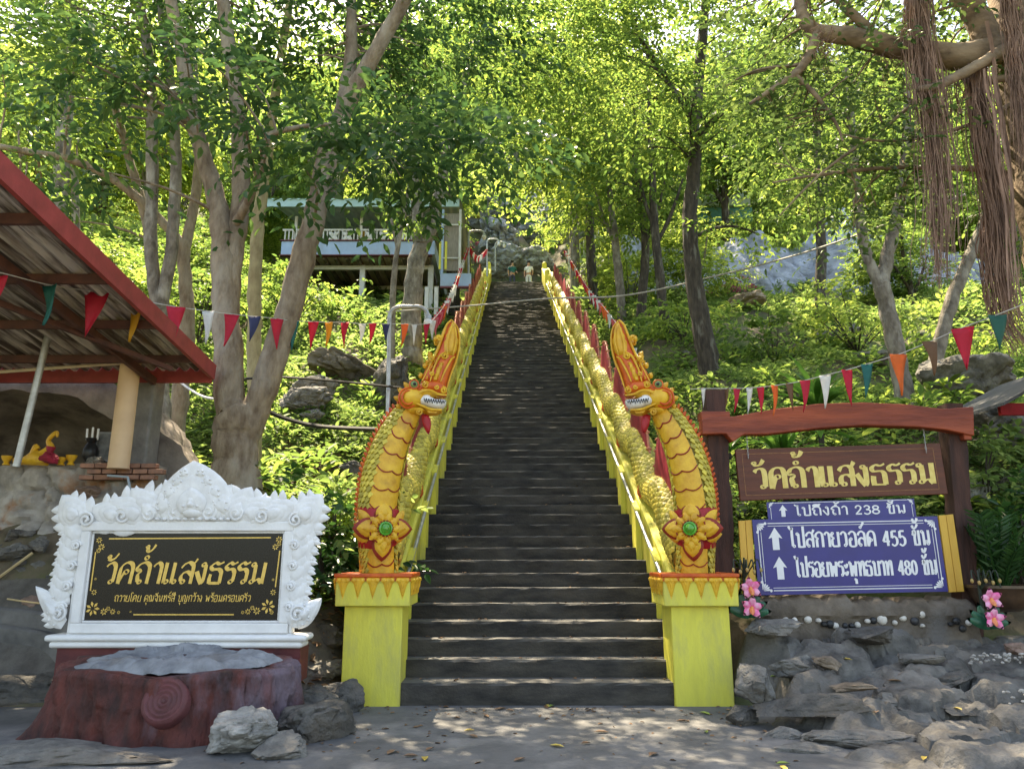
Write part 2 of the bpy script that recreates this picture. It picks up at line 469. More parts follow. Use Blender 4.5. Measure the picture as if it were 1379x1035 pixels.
# ---------------------------------------------------------------- balustrades
def balustrade(sg, label):
    X = lambda h: SX + sg * h
    root = empty('balustrade', (X(1.75), 8.5, 0), label, 'balustrade', 'yellow balustrades of the staircase')
    mb = MB()
    def run(y0, y1, a, b, top):
        n = max(2, int((y1 - y0) / 1.2)); vs = []; fs = []
        for i in range(n + 1):
            y = y0 + (y1 - y0) * i / n; z = nose(y)
            vs += [(X(a), y, z - 0.5), (X(a), y, z + top - 0.03), (X(a + 0.03), y, z + top), (X(b), y, z + top), (X(b), y, z - 1.2)]
        for i in range(n):
            for k in range(5): fs.append((i * 5 + k, i * 5 + (k + 1) % 5, i * 5 + 5 + (k + 1) % 5, i * 5 + 5 + k))
        fs += [(0, 1, 2, 3, 4), tuple(n * 5 + k for k in (4, 3, 2, 1, 0))]
        mb.add(vs, fs)
    run(8.52, 37.0, 1.585, 2.10, 0.62)
    run(37.4, 41.6, 1.50, 1.92, 0.80)
    mb.build('parapet', M_yellow(), root)
    # blocks that step down to the stairs
    for i in range(20):
        y = 9.5 + i * TREAD * 4
        z = nose(y)
        b = MB(); b.prism([(0, -0.16), (0.34, -0.02), (0.34, 0.70), (0, 0.54)], 0.075, Matrix(((0, 0, sg * -1, X(1.583)), (1, 0, 0, y), (0, 1, 0, z), (0, 0, 0, 1))))
        b.build('block', M_yellow(), root)
    # steel handrail with brackets
    mb = MB(); h = 0.50
    mb.tube([(X(1.53), 8.55, nose(8.55) + h - 0.25), (X(1.53), 8.6, nose(8.6) + h - 0.02)] + [(X(1.53), y, nose(y) + h) for y in np.linspace(8.7, 36.5, 24)], 0.026, 8)
    mb.build('handrail', M_steel(), root)
    for y in np.arange(9.2, 36.5, 1.4):
        mb = MB()
        mb.tube([(X(1.53), y, nose(y) + h), (X(1.55), y, nose(y) + h - 0.08), (X(1.60), y, nose(y) + h - 0.12)], 0.014, 6)
        mb.build('bracket', M_steel(), root)
    # end posts of the upper flight
    for y, hh, a in ((37.5, 1.0, 1.62), (41.5, 1.0, 1.66), (36.95, 0.8, 1.78)):
        b = MB(); b.box((X(a), y, nose(y) + hh / 2 - 0.2), (0.26, 0.26, hh + 0.4)); b.ball((X(a), y, nose(y) + hh + 0.05), 0.14, 6)
        b.build('post', M_yellow(), root)
    return root
balustrade(-1, 'yellow sloping balustrade with steel handrail on the left side of the steps')
balustrade(1, 'yellow sloping balustrade with steel handrail on the right side of the steps')

# ---------------------------------------------------------------- yellow pillars with gilded capitals
def kranok(w, h, bend=0.0, n=9):
    """a flame-shaped leaf: outline from the base (0,0) up to a bent tip (bend, h)"""
    L, Rr = [], []
    for i in range(n + 1):
        t = i / n
        c = bend * t * t
        q = w / 2 * (math.sin(math.pi * min(1, 0.22 + 0.78 * t)) ** 0.8) if t < 1 else 0
        L.append((c - q, h * t)); Rr.append((c + q, h * t))
    return L + Rr[:-1][::-1]

def pillar(cx, label, sg):
    w, d, yf = 0.61, 0.5, 8.13
    root = empty('pillar', (cx, yf + d / 2, 0), label, 'pillar', 'yellow pillars under the serpents')
    b = MB(); b.box((cx, yf + d / 2, 0.49), (w, d, 1.0)); b.build('shaft', M_yellow(), root, bevel=0.012)
    b = MB(); b.box((cx, yf + d / 2, 1.135), (w + 0.17, d + 0.17, 0.288)); b.build('capital', M_yellow(), root, bevel=0.01)
    b = MB(); b.box((cx, yf + d / 2, 1.302), (w + 0.21, d + 0.21, 0.04)); b.build('rim', M_orange(), root, bevel=0.01)
    t = MB(); red = MB()
    red.box((cx, yf + d / 2, 1.262), (w + 0.178, d + 0.178, 0.036)); red.build('red_band', M_orange(), root)
    W2 = (w + 0.17) / 2; D2 = (d + 0.17) / 2; cyy = yf + d / 2
    def tri(M, s):
        for k, (ww, hh, dd) in enumerate(((0.155, 0.225, 0.022), (0.105, 0.165, 0.036), (0.055, 0.10, 0.046))):
            tp_ = [(-.5, 0), (-.44, -.14), (-.30, -.30), (-.20, -.52), (-.10, -.76), (0, -1), (.10, -.76), (.20, -.52), (.30, -.30), (.44, -.14), (.5, 0)]
            v, f = inflate([(u * ww, q * hh) for u, q in tp_], dd, 0.016, False, 0.4); t.add(v, f, M @ Matrix.Translation((0, -0.006 * k, 0)))
        for q in (-1, 1):
            t.ball((q * 0.045, -0.03, 0.016), (0.026, 0.026, 0.014), 5, M)
        t.ball((0, -0.03, 0.03), (0.018, 0.018, 0.014), 5, M)
    n = 5
    for k in range(n):
        u = (k + 0.5) / n * 2 - 1
        tri(frame_xz((cx + u * (W2 - 0.0), cyy - D2 - 0.002, 1.282)), 1)
    for side in (-1, 1):
        for k in range(5):
            u = (k + 0.5) / 5 * 2 - 1
            M = Matrix(((0, 0, side, cx + side * (W2 + 0.002)), (side, 0, 0, cyy + u * D2), (0, 1, 0, 1.282), (0, 0, 0, 1)))
            tri(M, 1)
    t.build('trim', M_gold(), root)
    return root
pillar(-1.455, 'yellow square pillar with gilded leaf trim under the left serpent', -1)
pillar(1.975, 'yellow square pillar with gilded leaf trim beside the orchid ornament', 1)
# ---------------------------------------------------------------- serpents (nagas)
def ring_frames(P, fronts):
    out = []
    for i, p in enumerate(P):
        t = (P[min(i + 1, len(P) - 1)] - P[max(i - 1, 0)]).normalized()
        f = fronts[i] - t * fronts[i].dot(t); f.normalize()
        out.append((p, t, f, f.cross(t)))
    return out

def add_scale(mb, c, t, n, s, L, W, h):
    """one shingle: c on the surface, t towards its tip, n outwards, s sideways"""
    A = c - t * L * 0.45; B = c - s * W * 0.5 + n * h * 0.35; D = c + s * W * 0.5 + n * h * 0.35
    E = c + n * h * 0.9; T = c + t * L * 0.55 + n * h
    U = c + t * L * 0.5 - n * 0.004
    mb.add([A, B, T, D, E, U], [(0, 1, 4), (1, 2, 4), (2, 3, 4), (3, 0, 4), (1, 5, 2), (2, 5, 3)])

def spiral(mb, c, r, turns, M, rt=0.012, w=0.0, ph=0.0, hand=1):
    pts = []; n = int(14 * turns)
    for i in range(n + 1):
        a = i / n * turns * 2 * math.pi; q = r * (1 - 0.85 * i / n)
        pts.append(M @ Vector((c[0] + hand * q * math.cos(a + ph), c[1] + q * math.sin(a + ph), w + 0.02 * i / n)))
    mb.tube(pts, lerp_list([rt * 0.8, rt, rt * 1.1], n + 1), 6)

M_gem = pm('green_gem', (0.10, 0.42, 0.04), (0.05, 0.25, 0.02), 9, 0.15, spec=0.7)
M_tooth = pm('tooth_white', (0.80, 0.79, 0.76), (0.66, 0.64, 0.60), 8, 0.5)
M_black = pm('black_paint', (0.015, 0.015, 0.015), (0.01, 0.01, 0.01), 5, 0.4)

def naga(sg, label):
    C0 = 0.275
    IX = -sg                                        # inward direction along X
    XX = lambda x: C0 + IX * (x - 0.275)            # x given for the left serpent
    root = empty('naga_statue', (XX(-1.46), 8.4, 1.32), label, 'serpent statue', 'naga serpents of the staircase')
    # ---- neck
    ctrl = [(-1.46, 8.44, 1.24, 0.235), (-1.475, 8.40, 1.55, 0.235), (-1.49, 8.36, 1.85, 0.25), (-1.475, 8.34, 2.15, 0.262),
            (-1.445, 8.34, 2.42, 0.258), (-1.38, 8.36, 2.70, 0.235), (-1.28, 8.40, 2.95, 0.205), (-1.17, 8.45, 3.16, 0.165)]
    n = 96
    Pc = catmull([(XX(a), b, c) for a, b, c, d in ctrl], 14); rr = [0.80 * q for q in lerp_list([c[3] for c in ctrl], len(Pc))]
    m = len(Pc)
    fr = []
    for i in range(m):
        a = R(14 + 34 * (i / m) ** 0.8)
        fr.append(Vector((IX * math.sin(a), -math.cos(a), 0.0)))
    F_ = ring_frames(Pc, fr)
    length = [0.0]
    for i in range(1, m): length.append(length[-1] + (Pc[i] - Pc[i - 1]).length)
    Ltot = length[-1]
    core = MB(); K = 24; vs = []; fs = []
    for i, (p, t, f, s) in enumerate(F_):
        for k in range(K):
            w = 2 * math.pi * k / K
            vs.append(p + (f * math.cos(w) + s * math.sin(w)) * rr[i] * 0.97)
    for i in range(m - 1):
        for k in range(K): fs.append((i * K + k, i * K + (k + 1) % K, i * K + K + (k + 1) % K, i * K + K + k))
    fs.append(tuple(range(K - 1, -1, -1))); fs.append(tuple((m - 1) * K + k for k in range(K)))
    core.add(vs, fs)
    core.build('neck', pm('scale_ground', (0.30, 0.22, 0.03), (0.2, 0.14, 0.02), 8, 0.5), root)
    # belly plates
    BA = R(48); KB = 20; np_ = 10
    bel = MB(); M2 = 220; vs = []; fs = []
    def frame_at(q):
        L = q * Ltot; i = int(np.searchsorted(length, L)) ; i = min(max(i, 1), m - 1)
        u = (L - length[i - 1]) / max(length[i] - length[i - 1], 1e-6)
        a, b = F_[i - 1], F_[i]
        return a[0].lerp(b[0], u), a[1].lerp(b[1], u), a[2].lerp(b[2], u), a[3].lerp(b[3], u), rr[i - 1] * (1 - u) + rr[i] * u
    def bell(q, th):
        p, t, f, s, r = frame_at(q)
        a = abs(th) / BA
        ph = q * np_ + 0.20 * math.sin(math.pi * min(1, a * 1.02)) ** 0.9 - 0.16 * a
        fra = ph - math.floor(ph)
        return p + (f * math.cos(th) + s * math.sin(th)) * r * (1.04 + 0.045 * (1 - fra) ** 0.8 * (1 - a ** 4)) , ph
    for i in range(M2 + 1):
        q = 0.01 + 0.965 * i / M2
        for k in range(KB + 1):
            vs.append(bell(q, -BA + 2 * BA * k / KB)[0])
    for i in range(M2):
        for k in range(KB): fs.append((i * (KB + 1) + k, i * (KB + 1) + k + 1, (i + 1) * (KB + 1) + k + 1, (i + 1) * (KB + 1) + k))
    bel.add(vs, fs); bel.cur = 1
    for j in range(1, np_):
        pts = []
        for k in range(25):
            th = -BA * 0.97 + 2 * BA * 0.97 * k / 24; a = abs(th) / BA
            q = (j - (0.20 * math.sin(math.pi * min(1, a * 1.02)) ** 0.9 - 0.16 * a)) / np_
            if not 0.02 < q < 0.97: continue
            p, t, f, s, r = frame_at(q)
            pts.append(p + (f * math.cos(th) + s * math.sin(th)) * r * (1.045 + 0.03 * (1 - a ** 4)))
        if len(pts) > 3: bel.tube(pts, 0.0085, 5)
    bel.build('belly', [M_gold(), pm('dark_red_line', (0.30, 0.03, 0.015), (0.22, 0.02, 0.01), 8, 0.5)], root, sharp=60)
    # scales round the back
    sc = MB(); row = 0; L = 0.03
    while L < Ltot * 0.97:
        p, t, f, s, r = frame_at(L / Ltot)
        cnt = 16
        for k in range(cnt):
            th = BA + 0.03 + (2 * math.pi - 2 * BA - 0.06) * (k + 0.5 * (row % 2)) / cnt
            nrm = f * math.cos(th) + s * math.sin(th); sd = s * math.cos(th) - f * math.sin(th)
            add_scale(sc, p + nrm * r, -t, nrm, sd, 0.085, 0.40 * r, 0.026)
        L += 0.056; row += 1
    sc.build('scales', M_scale(), root, flat=True)
    # orange beads down the back edge
    bd = MB()
    for k in range(26):
        p, t, f, s, r = frame_at(0.3 + 0.68 * k / 26)
        th = IX * R(-118)
        nrm = f * math.cos(th) + s * math.sin(th) * (1)
        side = 1 if nrm.x * IX < 0 else -1
        nrm = f * math.cos(th) + s * math.sin(th) * side
        bd.ball(p + nrm * (r + 0.025), (0.026, 0.026, 0.03), 5)
        bd.ball(p + nrm * (r + 0.05) + t * 0.012, (0.017, 0.017, 0.02), 4)
    bd.build('beads', M_orange(), root)
    # ---- medallion
    p, t, f, s, r = frame_at(0.29)
    c = p + f * (r + 0.055); rz = math.atan2(f.x, -f.y)
    Mm = frame_xz(c, 1, rz) @ Matrix.Scale(0.98, 4)
    belt = MB(); vs = []; fs = []
    for i, (q, k) in enumerate(((0.185, 1.06), (0.195, 1.135), (0.385, 1.135), (0.395, 1.06))):
        pp, tt, ff, ss, r2 = frame_at(q)
        for j in range(28):
            w = 2 * math.pi * j / 28; vs.append(pp + (ff * math.cos(w) + ss * math.sin(w)) * r2 * k)
    for i in range(3):
        for j in range(28): fs.append((i * 28 + j, i * 28 + (j + 1) % 28, i * 28 + 28 + (j + 1) % 28, i * 28 + 28 + j))
    belt.add(vs, fs); belt.build('belt', M_red(), root, sharp=50)
    md = MB(); mk = MB()
    def petals(nn, r0, h, w, dep, z, ph=0.0):
        v, fq = inflate(kranok(w, h), dep, 0.022)
        for k in range(nn):
            a = ph + 2 * math.pi * k / nn
            md.add(v, fq, Mm @ Matrix.Translation((0, 0, z)) @ Matrix.Rotation(a, 4, 'Z') @ Matrix.Translation((0, r0, 0)))
    for a, h in ((0, 0.21), (90, 0.22), (180, 0.23), (270, 0.22)):
        v, fq = inflate(kranok(0.20, h), 0.05, 0.022)
        md.add(v, fq, Mm @ Matrix.Rotation(R(a), 4, 'Z') @ Matrix.Translation((0, 0.09, -0.03)))
        v, fq = inflate(kranok(0.235, h * 1.17), 0.04, 0.022); mk.add(v, fq, Mm @ Matrix.Rotation(R(a), 4, 'Z') @ Matrix.Translation((0, 0.085, -0.045)))
        v, fq = inflate(kranok(0.10, h * 0.6), 0.03, 0.022); md.add(v, fq, Mm @ Matrix.Rotation(R(a), 4, 'Z') @ Matrix.Translation((0, 0.12, 0.012)))
    petals(10, 0.06, 0.145, 0.10, 0.035, 0.012, R(18))
    ringp = [Mm @ Vector((0.165 * math.cos(a), 0.165 * math.sin(a), 0.018)) for a in np.linspace(0, 6.2832, 40)]
    mk.tube(ringp, 0.008, 5); mk.tube([Mm @ Vector((0.085 * math.cos(a), 0.085 * math.sin(a), 0.055)) for a in np.linspace(0, 6.2832, 30)], 0.007, 5)
    mk.build('medallion_edge', pm('dark_red_line', (0.30, 0.03, 0.015)), root)
    petals(14, 0.05, 0.085, 0.042, 0.03, 0.035)
    for q in (-1, 1):                                                    # wing leaves wrapped to the sides
        for dz in (0.09, 0.0, -0.09):
            v, fq = inflate(kranok(0.12, 0.17, -0.05 * q), 0.035, 0.022)
            md.add(v, fq, Mm @ Matrix.Translation((q * 0.16, dz, -0.06)) @ Matrix.Rotation(q * R(35), 4, 'Y') @ Matrix.Rotation(-q * R(80) + q * dz * 3, 4, 'Z'))
    med = md.build('medallion', M_gold(), root)
    ge = MB()
    ge.lathe([(0.062, 0.0), (0.078, 0.02), (0.074, 0.045), (0.06, 0.05), (0.052, 0.042), (0.046, 0.055), (0.02, 0.068), (0.012, 0.075)], (0, 0, 0.03), 20, Mm)
    ge.build('gem', M_gem, med)
    # ---- head: outlines in hundredths of the original drawing, u inward, v up
    S = 0.00170
    hz = R(-14) * IX * -1
    Hc = Vector((XX(-1.045), 8.36, 3.245))
    MH = frame_xz(Hc, 1, hz) @ Matrix.Scale(IX, 4, (1, 0, 0))
    def U(p): return ((p[0] - 640) * S, (640 - p[1]) * S)
    def plate(mb, pts, dep, w=0.0, sp=0.028, two=True, k=3):
        q = [tuple(v[:2]) for v in catmull([(*U(a), 0) for a in pts], k, True)]
        v, fq = inflate(q, dep, sp, two)
        if IX < 0: fq = [x[::-1] for x in fq]
        mb.add(v, fq, MH @ Matrix.Translation((0, 0, w)))
    hd = MB()
    hd.ball((*U((580, 630)), 0.0), (0.15, 0.135, 0.14), 10, MH)
    hd.ball((*U((660, 590)), 0.0), (0.17, 0.07, 0.12), 10, MH)
    plate(hd, [(590, 690), (640, 688), (690, 706), (775, 708), (782, 722), (745, 742), (690, 745), (650, 730), (615, 750), (560, 740), (540, 700)], 0.11)
    head = hd.build('head', M_gold(), root, sharp=60)
    up = MB()
    plate(up, [(560, 600), (600, 560), (640, 520), (690, 500), (750, 500), (795, 525), (815, 570), (808, 615), (760, 612), (700, 596), (660, 598), (620, 618), (585, 632)], 0.13)
    up.build('snout', M_orange(), root, sharp=60)
    th = MB()
    plate(th, [(576, 644), (615, 624), (652, 598), (692, 598), (724, 622), (806, 628), (806, 672), (772, 706), (720, 708), (680, 698), (640, 690), (606, 666)], 0.125)
    tm = th.build('teeth', M_tooth, root, sharp=60)
    ln = MB()
    for k in range(9):
        x = 650 + 16 * k
        ln.tube([MH @ Vector((*U((x, 640 + k)), 0.128)), MH @ Vector((*U((x + 8, 668 + (k % 2) * 6)), 0.128)), MH @ Vector((*U((x + 16, 641 + k)), 0.125))], 0.006, 4)
    ln.build('tooth_line', M_black, tm)
    cr = MB()
    plate(cr, [(636, 520), (660, 435), (698, 372), (720, 330), (745, 270), (765, 200), (788, 150), (803, 100), (830, 66), (858, 88), (882, 130), (893, 185), (890, 260), (872, 340), (848, 420), (828, 480), (812, 545), (795, 590), (740, 560), (690, 530)], 0.105, k=2)
    crest = cr.build('crest', M_orange(), root, sharp=60)
    g = MB()
    plate(g, [(772, 330), (768, 250), (790, 170), (812, 112), (835, 72), (866, 108), (888, 190), (884, 275), (856, 335), (812, 345)], 0.135, 0.0)
    plate(g, [(700, 508), (716, 440), (752, 372), (796, 372), (780, 430), (752, 508), (725, 525)], 0.13, 0.0)
    plate(g, [(655, 500), (690, 410), (735, 320), (752, 318), (728, 390), (690, 480), (672, 515)], 0.11, 0.0)
    def line(pts, r, w):
        q = catmull([MH @ Vector((*U(a), w)) for a in pts], 5)
        g.tube(q, lerp_list([r * 0.5, r, r, r * 0.6], len(q)), 6)
    for w in (0.10, -0.10):
        line([(640, 515), (690, 405), (742, 285), (775, 180), (800, 105), (832, 66)], 0.016, w * 0.55)
        line([(808, 560), (838, 450), (872, 350), (890, 230), (878, 130), (835, 68)], 0.014, w * 0.55)
        line([(690, 520), (712, 430), (752, 340), (790, 320), (810, 345)], 0.013, w * 1.1)
        line([(760, 520), (790, 440), (830, 360), (855, 340)], 0.013, w * 1.1)
        line([(800, 335), (800, 240), (818, 160), (836, 95)], 0.010, w * 1.42); line([(838, 335), (856, 250), (856, 170), (840, 95)], 0.010, w * 1.42)
        line([(600, 618), (650, 590), (700, 588), (740, 606), (805, 612)], 0.018, w * 1.15)
        line([(600, 676), (650, 694), (700, 712), (775, 712)], 0.018, w * 1.0)
        for c_, rad, hn in (((785, 340), 26, 1), ((658, 548), 24, 1), ((780, 578), 26, -1), ((690, 365), 22, -1), ((742, 215), 20, -1), ((735, 560), 18, 1), ((625, 735), 24, 1), ((700, 470), 14, 1)):
            spiral(g, U(c_), rad * S, 1.6, MH, 0.013, w * 1.12, 0.5, hn)
    # flames along the back of the crest and the cheek
    for (x, y, a, h) in ((740, 215, 45, 42), (705, 330, 48, 44), (672, 410, 50, 42), (645, 480, 55, 40), (560, 565, 50, 62), (522, 595, 62, 55), (500, 640, 85, 48), (505, 690, 100, 42), (610, 540, 25, 46)):
        v, fq = inflate(kranok(38 * S, h * S, 8 * S), 0.03, 0.02, True)
        if IX < 0: fq = [q[::-1] for q in fq]
        g.add(v, fq, MH @ Matrix.Translation((*U((x, y)), 0)) @ Matrix.Rotation(R(a), 4, 'Z'))
    g.build('ornament', M_gold(), root, sharp=60)
    ck = MB()
    for w in (0.085, -0.085):
        for rad in (58, 40):
            ring = [MH @ Vector((U((545, 640))[0] + rad * S * math.cos(a), U((545, 640))[1] + rad * S * 1.15 * math.sin(a), w + (58 - rad) * 0.0012 * (1 if w > 0 else -1))) for a in np.linspace(0.6, 5.7, 20)]
            ck.tube(ring, 0.014, 6)
    ck.build('cheek_ring', M_orange(), root)
    for w in (1, -1):
        e = MB(); e.ball((*U((582, 548)), w * 0.105), (0.046, 0.046, 0.03), 7, MH)
        eo = e.build('eye', pm('eye_green', (0.22, 0.30, 0.10), (0.12, 0.18, 0.05), 6, 0.2), root)
        e = MB(); e.ball((*U((584, 548)), w * 0.126), (0.022, 0.022, 0.016), 6, MH); e.build('pupil', M_black, eo)
        e = MB(); e.tube([MH @ Vector((U((582, 548))[0] + 0.05 * math.cos(a), U((582, 548))[1] + 0.05 * math.sin(a), w * 0.11)) for a in np.linspace(0, 6.3, 16)], 0.011, 6); e.build('eyelid', M_orange(), eo)
    b = MB(); v, fq = inflate(kranok(0.10, 0.24, 0.03), 0.03, 0.022, True)
    b.add(v, fq, MH @ Matrix.Translation((*U((665, 735)), 0.0)) @ Matrix.Rotation(R(200), 4, 'Z')); b.build('beard', M_red(), root)
    # ---- body along the balustrade
    H2 = 1.80
    def centre(y):
        k = smooth(y, 8.6, 10.0)
        h = 0.82 + 0.115 * (1 - math.cos(2 * math.pi * (y - 9.0) / 2.0))
        half = 1.74 + (H2 - 1.74) * float(k)
        return Vector((SX + sg * half, y, nose(y) + h * float(k) + (1 - float(k)) * 1.0))
    ye = 36.2
    ysamp = np.arange(8.62, ye, 0.12)
    Pb = [centre(y) for y in ysamp]
    rb = [0.19 * (1 - 0.45 * float(smooth(y, 30, ye))) for y in ysamp]
    up_ = [Vector((0, -0.3, 1))] * len(Pb)
    FB = ring_frames(Pb, up_); EL = 1.2
    core = MB(); vs = []; K = 14
    for (p, t, f, s), r in zip(FB, rb):
        for k in range(K):
            w = 2 * math.pi * k / K; vs.append(p + (f * math.cos(w) * EL + s * math.sin(w)) * r * 0.96)
    fs = [(i * K + k, i * K + (k + 1) % K, i * K + K + (k + 1) % K, i * K + K + k) for i in range(len(FB) - 1) for k in range(K)] + [tuple(range(K - 1, -1, -1)), tuple((len(FB) - 1) * K + k for k in range(K))]
    core.add(vs, fs); core.build('body', pm('scale_ground', (0.3, 0.22, 0.03)), root)
    sc = MB(); acc = 0; row = 0
    for i in range(1, len(FB)):
        acc += (Pb[i] - Pb[i - 1]).length
        stp = 0.062 if ysamp[i] < 17 else 0.09
        while acc > stp:
            acc -= stp; p, t, f, s = FB[i]; r = rb[i]
            p = Pb[i] - t * acc
            cnt = 11 if ysamp[i] < 17 else 9
            for k in range(cnt):
                th = -2.5 + 5.0 * (k + 0.5 * (row % 2)) / cnt
                nrm = (f * math.cos(th) / EL + s * math.sin(th)).normalized(); sd = (s * math.cos(th) - f * math.sin(th) * EL).normalized()
                add_scale(sc, p + (f * math.cos(th) * EL + s * math.sin(th)) * r, t, nrm, sd, stp * 1.6, (0.092 if cnt == 11 else 0.11), 0.026)
            row += 1
    sc.build('body_scales', M_scale(), root, flat=True)
    mr = pm('maroon_paint', (0.30, 0.02, 0.035), (0.20, 0.014, 0.024), 8, 0.5)
    for j in range(14):
        yc = 10.02 + 2.0 * j
        if yc > ye - 0.6: break
        c = centre(yc) + Vector((0, 0, 0.13))
        fm = MB()
        prof = [(-0.90, -0.66), (-0.66, -0.05), (-0.40, 0.34), (-0.05, 0.56), (0.28, 0.58), (0.60, 0.38), (0.86, -0.10), (0.98, -0.70)]
        top = catmull([(a, b, 0) for a, b in prof], 4)
        poly = [(q.x, q.y + q.x * 0.50 + 0.10) for q in top] + [(0.55, -0.25), (0.0, -0.2), (-0.5, -0.55)]
        v, fq = inflate(poly, 0.07, 0.07, True)
        Mf = Matrix(((0, 0, 1, c.x + sg * 0.04), (1, 0, 0, c.y), (0, 1, 0, c.z), (0, 0, 0, 1)))
        fm.add(v, fq, Mf)
        fo = fm.build('dorsal_fin', mr, root, sharp=50)
        if j < 9:
            fe = MB(); fe.tube([Mf @ Vector((q.x, q.y + q.x * 0.5 + 0.10, 0)) for q in top], 0.018, 6)
            for q in top[::2]:
                fe.ball((q.x, q.y + q.x * 0.5 + 0.10, 0), (0.03, 0.03, 0.05), 4, Mf)
            fe.build('fin_beads', pm('bead_pink', (0.55, 0.22, 0.10), (0.45, 0.12, 0.06), 9, 0.5), fo)
        rt = MB(); v, fq = inflate([(-0.16, 0.0), (0.0, 0.26), (0.17, 0.08)], 0.03, 0.04, True)
        yt = yc + 1.0; ct = centre(yt)
        rt.add(v, fq, Matrix(((0, 0, 1, SX + sg * (H2 - 0.19)), (1, 0, 0, yt), (0, 1, 0, nose(yt) + 0.61), (0, 0, 0, 1)))); rt.build('flame', M_orange(), root)
    return root
naga(-1, 'golden naga serpent on the left pillar, jaws open towards the steps')
naga(1, 'golden naga serpent on the right pillar beside the wooden sign')

